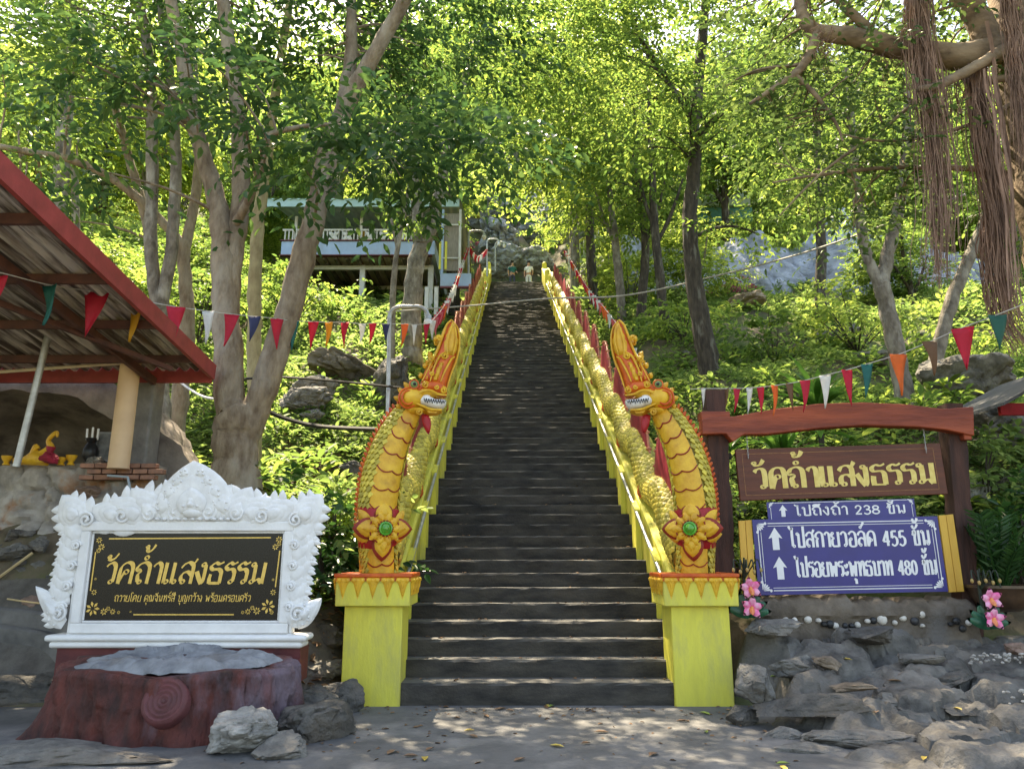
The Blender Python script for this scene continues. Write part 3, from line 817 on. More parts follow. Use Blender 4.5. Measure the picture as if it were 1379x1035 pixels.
# ---------------------------------------------------------------- Thai lettering
GL = {
 'ว': (.60, [('o', .36, .10, .085), [(.45, .10), (.46, .3), (.46, .65), (.42, .88), (.28, .98), (.13, .92), (.04, .80)]]),
 'า': (.48, [[(.38, 0), (.38, .65), (.35, .88), (.22, .98), (.1, .92), (.02, .80)]]),
 'ด': (.76, [('o', .36, .56, .10), [(.27, .52), (.17, .24), (.1, .0)], [(.1, 0), (.08, .4), (.1, .75), (.22, .94), (.38, 1.0), (.55, .94), (.63, .75), (.64, .4), (.64, 0)]]),
 'ค': (.76, [('o', .37, .42, .075), [(.29, .40), (.18, .22), (.1, .0)], [(.1, 0), (.08, .4), (.1, .75), (.22, .94), (.38, 1.0), (.55, .94), (.63, .75), (.64, .4), (.64, 0)], [(.30, .46), (.2, .62)]]),
 'ก': (.72, [[(.14, 0), (.14, .45), (.21, .58), (.05, .70), (.14, .9), (.35, 1.0), (.54, .92), (.6, .7), (.6, 0)]]),
 'ถ': (.76, [('o', .27, .09, .08), [(.19, .09), (.14, .4), (.21, .58), (.05, .70), (.14, .9), (.35, 1.0), (.54, .92), (.62, .7), (.62, 0)]]),
 'เ': (.38, [[(.1, 1.0), (.1, .2), (.13, .06)], ('o', .21, .10, .085)]),
 'แ': (.74, [[(.1, 1.0), (.1, .2), (.13, .06)], ('o', .21, .10, .085), [(.46, 1.0), (.46, .2), (.49, .06)], ('o', .57, .10, .085)]),
 'ล': (.70, [('o', .21, .10, .085), [(.12, .12), (.1, .35), (.2, .52), (.38, .55), (.56, .42)], [(.04, .74), (.16, .92), (.34, 1.0), (.5, .93), (.58, .75), (.58, 0)]]),
 'ส': (.72, [('o', .21, .10, .085), [(.12, .12), (.1, .35), (.2, .52), (.38, .55), (.56, .42)], [(.04, .74), (.16, .92), (.34, 1.0), (.5, .93), (.58, .75), (.58, 0)], [(.46, .90), (.60, 1.0), (.70, 1.18)]]),
 'ง': (.58, [('o', .30, .90, .085), [(.385, .90), (.40, .6), (.39, .15), (.34, 0)], [(.34, .0), (.2, .22), (.02, .58)]]),
 'ธ': (.68, [[(.60, 1.03), (.42, .94), (.22, .98), (.06, .83), (.14, .68), (.40, .68), (.54, .56), (.56, .3), (.56, .03)], [(.57, .03), (.08, .03)], [(.09, .0), (.07, .25), (.09, .45)]]),
 'ร': (.56, [[(.54, 1.03), (.38, .94), (.2, .98), (.05, .83), (.14, .68), (.34, .68), (.45, .55), (.46, .3), (.45, .12)], ('o', .36, .10, .085)]),
 'ม': (.80, [('o', .13, .90, .085), [(.21, .9), (.23, .6), (.23, .16)], ('o', .16, .10, .085), [(.24, .10), (.44, .2), (.62, .03)], [(.64, 1.0), (.64, 0)]]),
 'น': (.78, [('o', .12, .90, .085), [(.2, .9), (.22, .5), (.22, 0)], [(.22, .02), (.40, .30), (.50, .14)], ('o', .54, .10, .08), [(.62, .12), (.62, 1.0)]]),
 'บ': (.72, [('o', .12, .90, .085), [(.2, .9), (.2, .5), (.2, .0)], [(.2, .04), (.6, .04)], [(.6, 0), (.6, 1.0)]]),
 'ป': (.72, [('o', .12, .90, .085), [(.2, .9), (.2, .5), (.2, .0)], [(.2, .04), (.6, .04)], [(.6, 0), (.6, 1.42)]]),
 'ข': (.66, [('o', .10, .74, .07), [(.17, .76), (.12, .93), (.23, .98), (.27, .8), (.2, .5), (.2, .0)], [(.2, .04), (.53, .04)], [(.53, 0), (.53, 1.0)]]),
 'ย': (.72, [('o', .15, .90, .08), [(.07, .9), (.08, .7), (.2, .58), (.1, .45), (.1, .15), (.2, .03)], [(.16, .04), (.6, .04)], [(.6, 0), (.6, 1)]]),
 'อ': (.70, [('o', .21, .50, .085), [(.12, .5), (.1, .15), (.2, .02), (.48, .02), (.58, .15), (.58, .7), (.5, .93), (.33, 1.0), (.16, .93), (.05, .80)]]),
 'พ': (.84, [('o', .10, .90, .08), [(.18, .9), (.2, .4), (.22, 0)], [(.22, 0), (.43, .72)], [(.43, .72), (.62, 0)], [(.62, 0), (.72, 1.0)]]),
 'ท': (.74, [('o', .12, .90, .08), [(.2, .9), (.2, .5), (.2, 0)], [(.2, .35), (.4, .9), (.54, .98), (.6, .8), (.6, 0)]]),
 'ะ': (.46, [('o', .12, .70, .07), [(.1, .62), (.24, .60), (.36, .84)], ('o', .12, .20, .07), [(.1, .12), (.24, .10), (.36, .34)]]),
 'จ': (.62, [('o', .20, .46, .08), [(.2, .38), (.36, .16), (.48, 0)], [(.5, 0), (.52, .6), (.46, .9), (.28, 1), (.06, .82)]]),
 'ณ': (.98, [('o', .20, .09, .08), [(.12, .1), (.12, .6), (.05, .75), (.16, .96), (.32, .98), (.44, .8), (.44, 0)], [(.44, .02), (.6, .30), (.68, .14)], ('o', .72, .10, .08), [(.80, .12), (.80, 1)]]),
 'ญ': (.98, [[(.1, 0), (.1, .5), (.05, .72), (.2, .97), (.4, .97), (.48, .75), (.48, 0)], [(.48, .04), (.82, .04)], [(.82, 0), (.82, 1)], [(.40, -.16), (.6, -.24), (.78, -.12)]]),
 'โ': (.42, [[(.16, .1), (.15, 1.05), (.05, 1.25), (.24, 1.42), (.42, 1.30)], ('o', .25, .10, .085)]),
 'ไ': (.42, [[(.16, .1), (.15, 1.05), (.20, 1.30), (.06, 1.22), (-.08, 1.44)], ('o', .25, .10, .085)]),
 '2': (.62, [[(.08, .72), (.15, .95), (.33, 1.0), (.47, .8), (.38, .5), (.08, .05)], [(.06, .05), (.52, .05)]]),
 '3': (.60, [[(.06, .82), (.25, 1), (.45, .86), (.40, .62), (.20, .54)], [(.2, .54), (.46, .46), (.48, .16), (.26, 0), (.04, .14)]]),
 '4': (.64, [[(.42, 0), (.42, 1.0)], [(.42, 1.0), (.06, .30)], [(.06, .30), (.58, .30)]]),
 '5': (.60, [[(.48, .97), (.13, .97)], [(.13, .97), (.10, .52)], [(.10, .52), (.30, .62), (.48, .45), (.46, .15), (.25, 0), (.04, .12)]]),
 '8': (.62, [('o', .29, .75, .20), ('o', .29, .27, .24)]),
 '0': (.64, [('e', .30, .50, .22, .46)]),
 ' ': (.42, []),
}
UPM = {   # marks above and below the previous consonant (x from its right edge)
 'ั': [('o', -.42, 1.26, .065), [(-.46, 1.19), (-.30, 1.13), (-.16, 1.20), (-.02, 1.42)]],
 '้': [('o', -.34, 1.36, .055), [(-.29, 1.34), (-.30, 1.20), (-.18, 1.16), (-.06, 1.28), (.02, 1.46)]],
 'ํ': [('o', -.26, 1.22, .085)],
 'ึ': [[(-.58, 1.14), (-.42, 1.36), (-.18, 1.36), (-.04, 1.14)], [(-.58, 1.14), (-.04, 1.14)], ('o', -.06, 1.42, .07)],
 'ี': [[(-.58, 1.14), (-.42, 1.36), (-.18, 1.36), (-.04, 1.14)], [(-.58, 1.14), (-.04, 1.14)], [(-.05, 1.14), (-.03, 1.48)]],
 '์': [('o', -.26, 1.28, .075), [(-.2, 1.34), (-.1, 1.44), (.0, 1.62)]],
 'ุ': [('o', -.20, -.22, .06), [(-.13, -.2), (-.12, -.52)]],
 'ู': [('o', -.34, -.20, .05), [(-.28, -.2), (-.28, -.42), (-.08, -.42), (-.08, -.16)]],
}
def lettering(text, M, x0, x1, y, h, nib, ang, wmin, shear=0.0, tracking=0.06, w=0.0, lift=0.0004, hmark=1.0):
    """a line of Thai lettering between x0 and x1 on the baseline y, letters h high (board coordinates)"""
    mb = MB(); pen = 0.0; items = []; stack = 0.0; last = 0.0
    for ch in text:
        if ch in UPM:
            dy = stack if ch in '้์' else 0.0
            items.append((UPM[ch], last, dy))
            if ch in 'ัึีํ': stack = 0.36
        else:
            adv, st = GL[ch]; items.append((st, pen, 0.0)); last = pen + adv - (.12 if ch != 'ป' else .16); pen += adv + tracking; stack = 0.0 if ch != 'ป' else .2
    sx = (x1 - x0) / (pen - tracking - .1)
    nv = Vector((math.cos(ang), math.sin(ang)))
    cnt = 0
    for st, ox, dy in items:
        for s in st:
            if s[0] in ('o', 'e'):
                rx = s[3]; ry = s[4] if s[0] == 'e' else s[3]
                pts = [Vector((s[1] + rx * math.cos(a), s[2] + ry * math.sin(a), 0)) for a in np.linspace(0, 2 * math.pi, 17)]
                k = 0.5 if rx < 0.12 else 1.0
            else:
                pts = catmull([(a, b, 0) for a, b in s], 5) if len(s) > 2 else [Vector((*s[0], 0)), Vector((*s[1], 0))]; k = 1.0
            P = []
            for p in pts:
                yy = p.y + dy
                if yy > 1.05: yy = 1.05 + (yy - 1.05) * hmark
                P.append(Vector((x0 + (p.x + ox) * sx + shear * yy * h, y + yy * h)))
            vs = []
            for i, p in enumerate(P):
                t = (P[min(i + 1, len(P) - 1)] - P[max(i - 1, 0)])
                if s[0] in ('o', 'e') and i in (0, len(P) - 1): t = P[1] - P[-2]
                t.normalize(); nn = Vector((-t.y, t.x))
                hwid = max(wmin, abs(nn.dot(nv)) * nib) * h * 0.5 * k
                vs += [(p.x + nn.x * hwid, p.y + nn.y * hwid, w + lift * cnt), (p.x - nn.x * hwid, p.y - nn.y * hwid, w + lift * cnt)]
            mb.add(vs, [(2 * i + 1, 2 * i + 3, 2 * i + 2, 2 * i) for i in range(len(P) - 1)], M)
            cnt = (cnt + 1) % 7
    return mb

# ---------------------------------------------------------------- white name stone on a tree-stump plinth
def name_stone():
    Y = 7.45
    BL, BR, TL, TR = at(113, 835, Y), at(373, 835, Y), at(128, 718, Y), at(382, 716, Y)
    cx = (BL.x + BR.x + TL.x + TR.x) / 4; W = ((BR.x - BL.x) + (TR.x - TL.x)) / 2; z0 = BL.z; H = TL.z - z0
    root = empty('name_stone', (cx, Y + 0.1, z0 - 0.3), 'black granite name stone with gold Thai lettering in an ornate white carved frame', 'sign')
    B = lambda u, v, w=0.0: frame_xz((cx + u, Y - w, z0 + v))
    S = frame_xz((cx, Y, z0))
    # picture coordinates -> board (u, v)
    def pu(px, py):
        p = at(px, py, Y); return (p.x - cx, p.z - z0)
    mb = MB(); mb.box((cx, Y + 0.02, z0 + H / 2), (W + 0.02, 0.04, H + 0.02))
    pan = mb.build('stone_panel', pm('black_granite', (0.009, 0.009, 0.009), (0.006, 0.006, 0.0065), 60, 0.22, spec=0.3, c3=(0.02, 0.019, 0.018), s3=90), root)
    # moulded frame: stepped rectangular rings
    fr = MB()
    def ring(o, i, y0, y1):
        for (u0, u1, v0, v1) in ((-W / 2 - o, W / 2 + o, H + i, H + o), (-W / 2 - o, W / 2 + o, -o, -i), (-W / 2 - o, -W / 2 - i, -i, H + i), (W / 2 + i, W / 2 + o, -i, H + i)):
            fr.box((cx + (u0 + u1) / 2, Y + (y0 + y1) / 2, z0 + (v0 + v1) / 2), (u1 - u0, y1 - y0, v1 - v0))
    ring(0.022, 0.0, -0.015, 0.06); ring(0.115, 0.022, -0.045, 0.10); ring(0.145, 0.115, -0.02, 0.10)
    fr.box((cx, Y + 0.06, z0 + H / 2), (W + 0.25, 0.03, H + 0.25))
    fr.build('frame', M_white(), root, bevel=0.012)
    bs = MB(); bs.box((cx, Y + 0.05, z0 - 0.155), (W + 0.62, 0.30, 0.06)); bs.box((cx, Y + 0.05, z0 - 0.215), (W + 0.54, 0.26, 0.06)); bs.build('base_moulding', M_white(), root, bevel=0.025)
    mb = MB(); mb.box((cx + 0.02, Y + 0.12, z0 - 0.40), (W + 0.45, 0.30, 0.31)); mb.build('plinth', pm('maroon_plaster', (0.16, 0.035, 0.032), (0.09, 0.022, 0.022), 5, 0.7, 0.3), root)
    # carved ornament: layered flames and curls
    cv = MB(); rng = random.Random(8)
    def flame(base, tip, wpx, dep=0.05, w=0.0, bend=0.0, nest=2, serr=True):
        lobes = serr; serr = False
        a, b = Vector(pu(*base)), Vector(pu(*tip)); d = b - a; h = d.length; wd = wpx * 0.0077
        ang = math.atan2(d.y, d.x) - math.pi / 2
        pl = kranok(wd, h, bend * h, 10)
        if serr:
            out = []
            c = Vector((0, h * 0.35))
            for i, p in enumerate(pl):
                out.append(p)
                q = pl[(i + 1) % len(pl)]; mid = ((p[0] + q[0]) / 2, (p[1] + q[1]) / 2)
                if mid[1] > 0.1 * h: out.append((mid[0] * 0.88, mid[1] - 0.012))
            pl = out
        for k in range(nest + 1):
            f = 1 - 0.30 * k
            v, fq = inflate([(p[0] * f, p[1] * f) for p in pl], dep * (0.62 if k == 0 else 0.4), 0.022, False, 0.32)
            cv.add(v, fq, S @ Matrix.Translation((a.x + math.cos(ang + 1.57) * h * 0.08 * k, a.y + math.sin(ang + 1.57) * h * 0.08 * k, 0.02 + w + dep * 0.42 * k)) @ Matrix.Rotation(ang, 4, 'Z'))
        if lobes:
            for q in (-1, 1):
                for t, sz in ((0.08, 0.50), (0.36, 0.46), (0.62, 0.36)):
                    u = Matrix.Rotation(ang, 4, 'Z') @ Vector((q * wd * 0.30 * (1.15 - t), h * t, 0))
                    v, fq = inflate(kranok(wd * 0.36 * (1.2 - 0.5 * t), h * sz, q * wd * 0.12, 6), dep * 0.45, 0.02, False, 0.35)
                    cv.add(v, fq, S @ Matrix.Translation((a.x + u.x, a.y + u.y, 0.012 + w)) @ Matrix.Rotation(ang - q * 0.62, 4, 'Z'))
        for q in (-1, 1):
            for t in ((0.30, 0.58) if not lobes else ()):
                u = Matrix.Rotation(ang, 4, 'Z') @ Vector((q * wd * 0.36 * (1.1 - t), h * t, 0))
                cv.ball((a.x + u.x, a.y + u.y, 0.022 + w + dep * 0.6), (0.012, 0.012, 0.012), 4, S)
    def curl(px, py, r, hand=1, ph=0.0, w=0.05): spiral(cv, pu(px, py), r * 0.0077, 1.7, S, 0.014, w, ph, hand)
    # pediment
    flame((262, 704), (262, 620), 96, 0.07, 0.0, 0, 3, False)
    for q in (-1, 1):
        for (dx, y0, tx, ty, ww) in ((34, 690, 47, 664, 26), (27, 672, 35, 650, 22), (18, 656, 23, 638, 18), (10, 644, 13, 628, 14)):
            flame((262 + q * dx, y0), (262 + q * tx, ty), ww, 0.05, 0.012, -q * 0.1, 1, False)
    flame((243, 703), (229, 643), 34, 0.05, -0.01, -0.1); flame((284, 703), (292, 644), 30, 0.05, -0.01, 0.1)
    flame((300, 703), (307, 651), 24, 0.04, -0.015, 0.1, 1)
    flame((215, 704), (180, 655), 44, 0.05, -0.01, -0.05); flame((312, 704), (337, 654), 44, 0.05, -0.01, 0.05)
    flame((196, 702), (150, 668), 42, 0.045, 0.0, -0.1); flame((165, 700), (128, 677), 36, 0.045, 0.0, -0.12)
    flame((330, 702), (366, 666), 42, 0.045, 0.0, 0.1); flame((356, 700), (398, 671), 36, 0.045, 0.0, 0.12)
    flame((110, 704), (83, 668), 40, 0.055, 0.0, 0.05, 2); flame((402, 704), (437, 667), 40, 0.055, 0.0, -0.05, 2)
    for (x, y, r, hd) in ((240, 690, 12, 1), (284, 690, 12, -1), (205, 692, 11, 1), (320, 692, 11, -1), (168, 695, 11, -1), (355, 695, 11, 1), (120, 700, 10, -1), (400, 700, 10, 1)):
        curl(x, y, r, hd, 0.4)
    cv.ball((*pu(262, 690), 0.06), (0.10, 0.055, 0.05), 7, S)
    cv.ball((*pu(262, 676), 0.07), (0.05, 0.06, 0.05), 7, S)
    for q in (-1, 1):
        cv.ball((*pu(262 + q * 9, 682), 0.10), (0.018, 0.018, 0.016), 5, S)
    for k in range(11): cv.ball((*pu(215 + k * 9.5, 699), 0.06), (0.026, 0.018, 0.02), 4, S)
    # side leaves
    for k in range(9):
        f = k / 8
        xl, yl = 106 - 26 * f, 722 + 110 * f
        flame((xl + 3, yl + 4), (xl - 21 + 3 * f, yl - 17), 25 - 3 * f, 0.045, -0.005 * (k % 2), 0.12, 1)
        xr = 398 - 10 * f
        flame((xr - 2, yl + 4), (xr + 34 - 10 * f, yl - 20), 27 - 4 * f, 0.045, -0.005 * (k % 2), -0.12, 1)
        if k % 2: curl(xl + 4, yl - 2, 6, 1, 0, 0.05); curl(xr + 2, yl - 2, 6, -1, 0, 0.05)
    for q, bx, tx in ((-1, 82, 64), (1, 405, 425)):
        flame((bx, 838), (tx, 782 if q < 0 else 800), 24, 0.06, 0.0, q * 0.25, 2, False)
        curl(bx - q * 2, 826, 11, q, 0, 0.06)
        flame((bx - q * 6, 840), (bx + q * 20, 824), 18, 0.05, 0.0, q * 0.1, 1, False)
    cv.build('carving', pm('white_carving', (0.82, 0.815, 0.80), (0.70, 0.69, 0.67), 9, 0.6, 0.2, 50), root, sharp=50)
    # gold lettering and border
    gold = pm('gold_leaf', (0.72, 0.50, 0.14), (0.58, 0.38, 0.09), 20, 0.35, metal=0.35)
    x0, _ = pu(137, 790); x1, _ = pu(362, 790)
    yb = pu(243, 785.5)[1]; yt = pu(243, 757)[1]
    lettering('วัดถํ้าแสงธรรม', S, x0, x1 - 0.06, yb, yt - yb, .23, R(35), .075, 0.14, 0.02, 0.004, hmark=1.05).build('lettering', gold, pan, flat=True)
    x0, _ = pu(154, 805); x1, _ = pu(337, 805); yb = pu(243, 809.5)[1]; yt = pu(243, 801)[1]
    lettering('ถวายโดย คุณจันทร์สี บุญกว้าง พร้อมครอบครัว', S, x0, x1, yb, yt - yb, .17, R(40), .12, 0.12, 0.05, 0.004).build('lettering', gold, pan, flat=True)
    fl = MB()
    def bar(p, q, t=0.006):
        a, b = Vector((*pu(*p), 0.004)), Vector((*pu(*q), 0.004)); n = Vector((-(b - a).y, (b - a).x, 0)).normalized() * t
        fl.add([a - n, b - n, b + n, a + n], [(0, 1, 2, 3)], S)
    bar((147, 725), (365, 723.5)); bar((129, 743), (122, 795)); bar((377, 741), (371, 790)); bar((180, 827), (315, 827)); 
    def bloom(px, py, r, n=7, ph=0):
        a = pu(px, py)
        for k in range(n):
            w = ph + 2 * math.pi * k / n
            v = [(a[0] + r * 0.25 * math.cos(w), a[1] + r * 0.25 * math.sin(w), 0.0045), (a[0] + r * 0.8 * math.cos(w - 0.28), a[1] + r * 0.8 * math.sin(w - 0.28), 0.0045), (a[0] + r * 1.15 * math.cos(w), a[1] + r * 1.15 * math.sin(w), 0.0045), (a[0] + r * 0.8 * math.cos(w + 0.28), a[1] + r * 0.8 * math.sin(w + 0.28), 0.0045)]
            fl.add(v, [(0, 1, 2, 3)], S)
    for x, y, r in ((134, 727, .028), (137, 736, .03), (133, 741, .022), (376, 726, .03), (371, 736, .028), (376, 732, .02), (127, 797, .025), (125, 819, .06), (140, 823, .03), (152, 823, .025), (146, 819, .02), (160, 824, .015), (368, 797, .026), (361, 816, .06), (346, 822, .032), (334, 823, .026), (340, 818, .02), (327, 824, .016), (366, 824, .02), (176, 823, .01), (129, 779, .012), (368, 780, .012)):
        bloom(x, y, r)
    fl.build('gilt_border', gold, pan, flat=True)

    # stump of painted concrete
    sc_ = (at(239, 900, 7.0).x, 7.02)
    srng = np.random.RandomState(4)
    nA = 220
    pz = [(1.15, -0.03), (1.12, 0.05), (1.09, 0.16), (1.08, 0.32), (1.06, 0.46), (1.07, 0.53), (1.03, 0.575), (0.92, 0.58), (0.5, 0.575), (0.02, 0.57)]
    prof = []
    for i in range(len(pz) - 1):
        for j in range(5): prof.append(tuple(pz[i][k] + (pz[i + 1][k] - pz[i][k]) * j / 5 for k in (0, 1)))
    prof.append(pz[-1])
    sm = MB(); vs = []; fs = []
    for r, z in prof:
        for k in range(nA):
            a = 2 * math.pi * k / nA
            fl_ = max(0.0, (0.5 - z)) ** 1.5
            root_ = 0.30 * max(0, math.sin(a * 7 + 1.2)) ** 2 + 0.18 * max(0, math.sin(a * 4 + 0.3)) ** 2
            rr_ = r * (1 + 1.5 * fl_ * (root_ - 0.14)) + 0.02 * math.sin(a * 13 + z * 6) + 0.018 * math.sin(a * 23 + z * 9)
            bk_ = (noise.fractal(Vector((math.cos(a) * 6, math.sin(a) * 6, z * 1.6)), 0.9, 2.0, 5) * 0.055 + noise.fractal(Vector((math.cos(a) * 19, math.sin(a) * 19, z * 5)), 0.7, 2.0, 4) * 0.022) * (1.0 if r > 0.95 else 0.0)
            bk_ -= (1 - abs(noise.noise(Vector((math.cos(a) * 5, math.sin(a) * 5, z * 1.1 + 4))))) ** 8 * (0.05 if r > 0.95 else 0.0)
            rr_ += bk_
            rx, ry = rr_ * 0.99, rr_ * 0.50
            zz = z + (0.02 * math.sin(a * 5) + 0.04 * math.sin(a) if z > 0.3 else 0)
            vs.append((sc_[0] + rx * math.cos(a), sc_[1] + ry * math.sin(a), zz))
    for i in range(len(prof) - 1):
        for k in range(nA): fs.append((i * nA + k, i * nA + (k + 1) % nA, (i + 1) * nA + (k + 1) % nA, (i + 1) * nA + k))
    sm.add(vs, fs)
    stump = empty('tree_stump', (sc_[0], sc_[1], 0), 'red brown painted concrete tree stump with a grey rock top below the white name stone', 'stump')
    sm.build('trunk', pm('stump_paint', (0.15, 0.036, 0.026), (0.034, 0.015, 0.013), 5.5, 0.72, 1.0, 14, stretch=(1, 1, 0.4), c3=(0.17, 0.125, 0.15), s3=1.6, w3=(0.56, 0.70), bdist=0.05, detail=12), stump, sharp=70)
    tp = MB(); vs = [(sc_[0], sc_[1], 0.66)]; fs = []
    nr = 14
    for i in range(1, nr + 1):
        q = i / nr
        for k in range(nA):
            a = 2 * math.pi * k / nA
            rr_ = q * 0.86 * (1 + 0.05 * math.sin(a * 5 + 1) + 0.04 * math.sin(a * 11) + 0.02 * math.sin(a * 23))
            x, y = sc_[0] + rr_ * 1.0 * math.cos(a), sc_[1] + rr_ * 0.5 * math.sin(a)
            nz = noise.fractal(Vector((x * 2.2, y * 2.2, 3.0)), 1.0, 2.0, 5)
            vs.append((x, y, 0.635 + 0.05 * nz * (1 - q ** 6) + 0.03 * (nz > 0.1) * (1 - q ** 4) + 0.02 * noise.fractal(Vector((x * 9, y * 9, 0)), .9, 2., 4) + 0.04 * math.sin(a) * q - 0.06 * q ** 10))
    fs += [(0, 1 + k, 1 + (k + 1) % nA) for k in range(nA)]
    for i in range(nr - 1):
        for k in range(nA): fs.append((1 + i * nA + k, 1 + (i + 1) * nA + k, 1 + (i + 1) * nA + (k + 1) % nA, 1 + i * nA + (k + 1) % nA))
    tp.add(vs, fs); tp.build('rock_top', pm('slate_top', (0.30, 0.31, 0.32), (0.15, 0.155, 0.165), 5, 0.85, 0.9, 18, c3=(0.2, 0.17, 0.14), s3=2), stump, sharp=45)
    kn = MB(); kc = at(222, 944, 6.47); Mk = Matrix.Translation(kc) @ Matrix.Rotation(R(68), 4, 'X')
    pr = []
    for i in range(9): pr.append((0.172 - 0.019 * i, 0.02 + 0.012 * i * 0 + (0.010 if i % 2 else 0.0)))
    kn.lathe([(0.20, -0.14), (0.188, 0.0)] + pr + [(0.012, 0.03)], (0, 0, 0), 26, Mk)
    kn.build('knot', pm('knot_paint', (0.15, 0.045, 0.045), (0.09, 0.03, 0.03), 6, 0.6, 0.5), stump)
name_stone()
# ---------------------------------------------------------------- rocks
def rock_mesh(mb, c, d, seed, rz=0.0, rough=0.12, npts=14, sub=4, tilt=0.0):
    rng = random.Random(seed)
    bm = bmesh.new()
    for _ in range(npts):
        v = Vector((rng.gauss(0, 1), rng.gauss(0, 1), rng.gauss(0, 1))).normalized() * rng.uniform(0.85, 1.0)
        bm.verts.new(v)
    r = bmesh.ops.convex_hull(bm, input=bm.verts)
    bmesh.ops.delete(bm, geom=[g for g in r['geom_interior'] if isinstance(g, bmesh.types.BMVert)], context='VERTS')
    bmesh.ops.triangulate(bm, faces=bm.faces)
    for _ in range(sub):
        bmesh.ops.subdivide_edges(bm, edges=bm.edges, cuts=1, use_grid_fill=True)
        bmesh.ops.triangulate(bm, faces=bm.faces)
        if _ == 1: bmesh.ops.smooth_vert(bm, verts=bm.verts, factor=0.18, use_axis_x=True, use_axis_y=True, use_axis_z=True)
    off = Vector((seed * 3.1, seed * 1.7, 0))
    M = Matrix.Translation(Vector(c)) @ Matrix.Rotation(rz, 4, 'Z') @ Matrix.Rotation(tilt, 4, 'Y')
    vs = []
    for v in bm.verts:
        p = v.co.copy()
        n_ = noise.fractal(p * 1.7 + off, 1.0, 2.0, 4) * rough + noise.fractal(p * 7 + off, 0.8, 2.0, 4) * rough * 0.22 - (1 - abs(noise.noise(p * 2.3 + off))) ** 9 * rough * 0.9
        lay = math.sin((p.z + 0.3 * p.x) * 14 + seed) * rough * 0.12
        p = p * (1 + n_ + lay)
        vs.append(M @ Vector((p.x * d[0] / 2, p.y * d[1] / 2, p.z * d[2] / 2)))
    bm.verts.index_update()
    mb.add(vs, [[w.index for w in f.verts] for f in bm.faces])
    bm.free()

def rock(c, d, seed, label, m, name='rock', cat='rock', group=None, **k):
    mb = MB(); rock_mesh(mb, c, d, seed, **k)
    o = mb.build(name, m, sharp=24)
    tag(o, label, cat, group); return o

S_, DK, PL = M_stone(), M_darkrock(), M_palerock()
# rocks beside the stump
rock((at(330, 1010, 6.35).x, 6.35, 0.13), (0.72, 0.62, 0.52), 11, 'pale lumpy boulder on the paving in front of the stump', PL, 'boulder', 'boulder', rough=0.2)
rock((at(425, 985, 6.85).x, 6.85, 0.12), (0.85, 0.8, 0.60), 12, 'dark grey flat topped boulder between the stump and the pale boulder', DK, 'boulder', 'boulder', rz=0.5)
rock((at(455, 945, 7.9).x, 7.85, 0.12), (0.62, 0.42, 0.52), 13, 'dark rock leaning on the foot of the left yellow pillar', DK, 'boulder', 'boulder', rz=0.2)
rock((at(418, 940, 7.5).x, 7.55, 0.10), (0.7, 0.5, 0.5), 14, 'dark rock tucked behind the right end of the stump', DK, 'boulder', 'boulder', rz=1.0)
rock((at(375, 1030, 6.3).x, 6.25, 0.05), (0.55, 0.45, 0.28), 15, 'small grey stone at the foot of the pale boulder', S_, 'boulder', 'boulder')
rock((at(60, 1030, 6.2).x, 6.2, 0.0), (2.4, 0.9, 0.24), 16, 'long low slab of grey rock in the paving below the stump', S_, 'rock_slab', 'rock', rough=0.14)
rock((at(20, 930, 8.2).x, 8.3, 0.10), (2.2, 1.6, 0.5), 17, 'low dark rock hump left of the stump', DK, 'rock_slab', 'rock', rough=0.2)

# ---------------------------------------------------------------- stone ledge on the right
def ledge():
    xs = np.arange(2.28, 8.0, 0.034); ys = np.arange(4.6, 9.4, 0.034)
    X, Y = np.meshgrid(xs, ys)
    edge = 2.42 + 0.12 * np.sin(Y * 5) + 0.08 * np.sin(Y * 11) + np.clip(7.6 - Y, 0, 3) * 0.06
    up = smooth(X, edge, edge + 0.35)
    h = 0.03 + 0.16 * smooth(Y, 6.3, 7.0) + 0.18 * smooth(Y, 7.2, 7.7) + 0.20 * smooth(Y, 7.9, 8.4)
    Z = np.zeros_like(X)
    for i in range(X.shape[0]):
        for j in range(X.shape[1]):
            p = Vector((X[i, j], Y[i, j], 0.0))
            q = Vector((p.x * 1.5, p.y * 2.3, 0.3))
            v = noise.voronoi(q + 0.30 * noise.noise_vector(p * 2.5) + 0.08 * noise.noise_vector(p * 9))
            e = v[0][1] - v[0][0]
            cell = v[1][0]
            t = noise.fractal(p * 3.0, 1.0, 2.0, 6)
            hh = math.sin(cell.x * 12.9 + cell.y * 7.7)
            Z[i, j] = h[i, j] + 0.05 * hh + 0.07 * min(1, e * 5) + 0.04 * t + 0.018 * noise.fractal(p * 14, 0.8, 2.0, 4) + 0.05 * ((cell.x * 7.3) % 1 - 0.5) * (p.y * 3 - cell.y)
    Z = up * Z - 0.06 * (1 - up)
    Z = np.where(Y > 8.5, np.minimum(Z, 0.62), Z)
    v = np.stack([X.ravel(), Y.ravel(), Z.ravel()], 1)
    i = np.arange(X.size).reshape(X.shape)
    q = np.stack([i[:-1, :-1], i[:-1, 1:], i[1:, 1:], i[1:, :-1]], -1).reshape(-1, 4)
    mb = MB(); mb.add(v.tolist(), q.tolist())
    o = mb.build('rock_ledge', pm('ledge_rock', (0.205, 0.19, 0.165), (0.065, 0.061, 0.054), 3.0, 0.75, 1.0, 12, c3=(0.15, 0.125, 0.095), s3=1.3, detail=12, bdist=0.04), base=(4.5, 7.7, 0), sharp=35)
    tag(o, 'dark cemented rock ledge rising to the wooden sign at the right of the steps', 'rock ledge')
ledge()
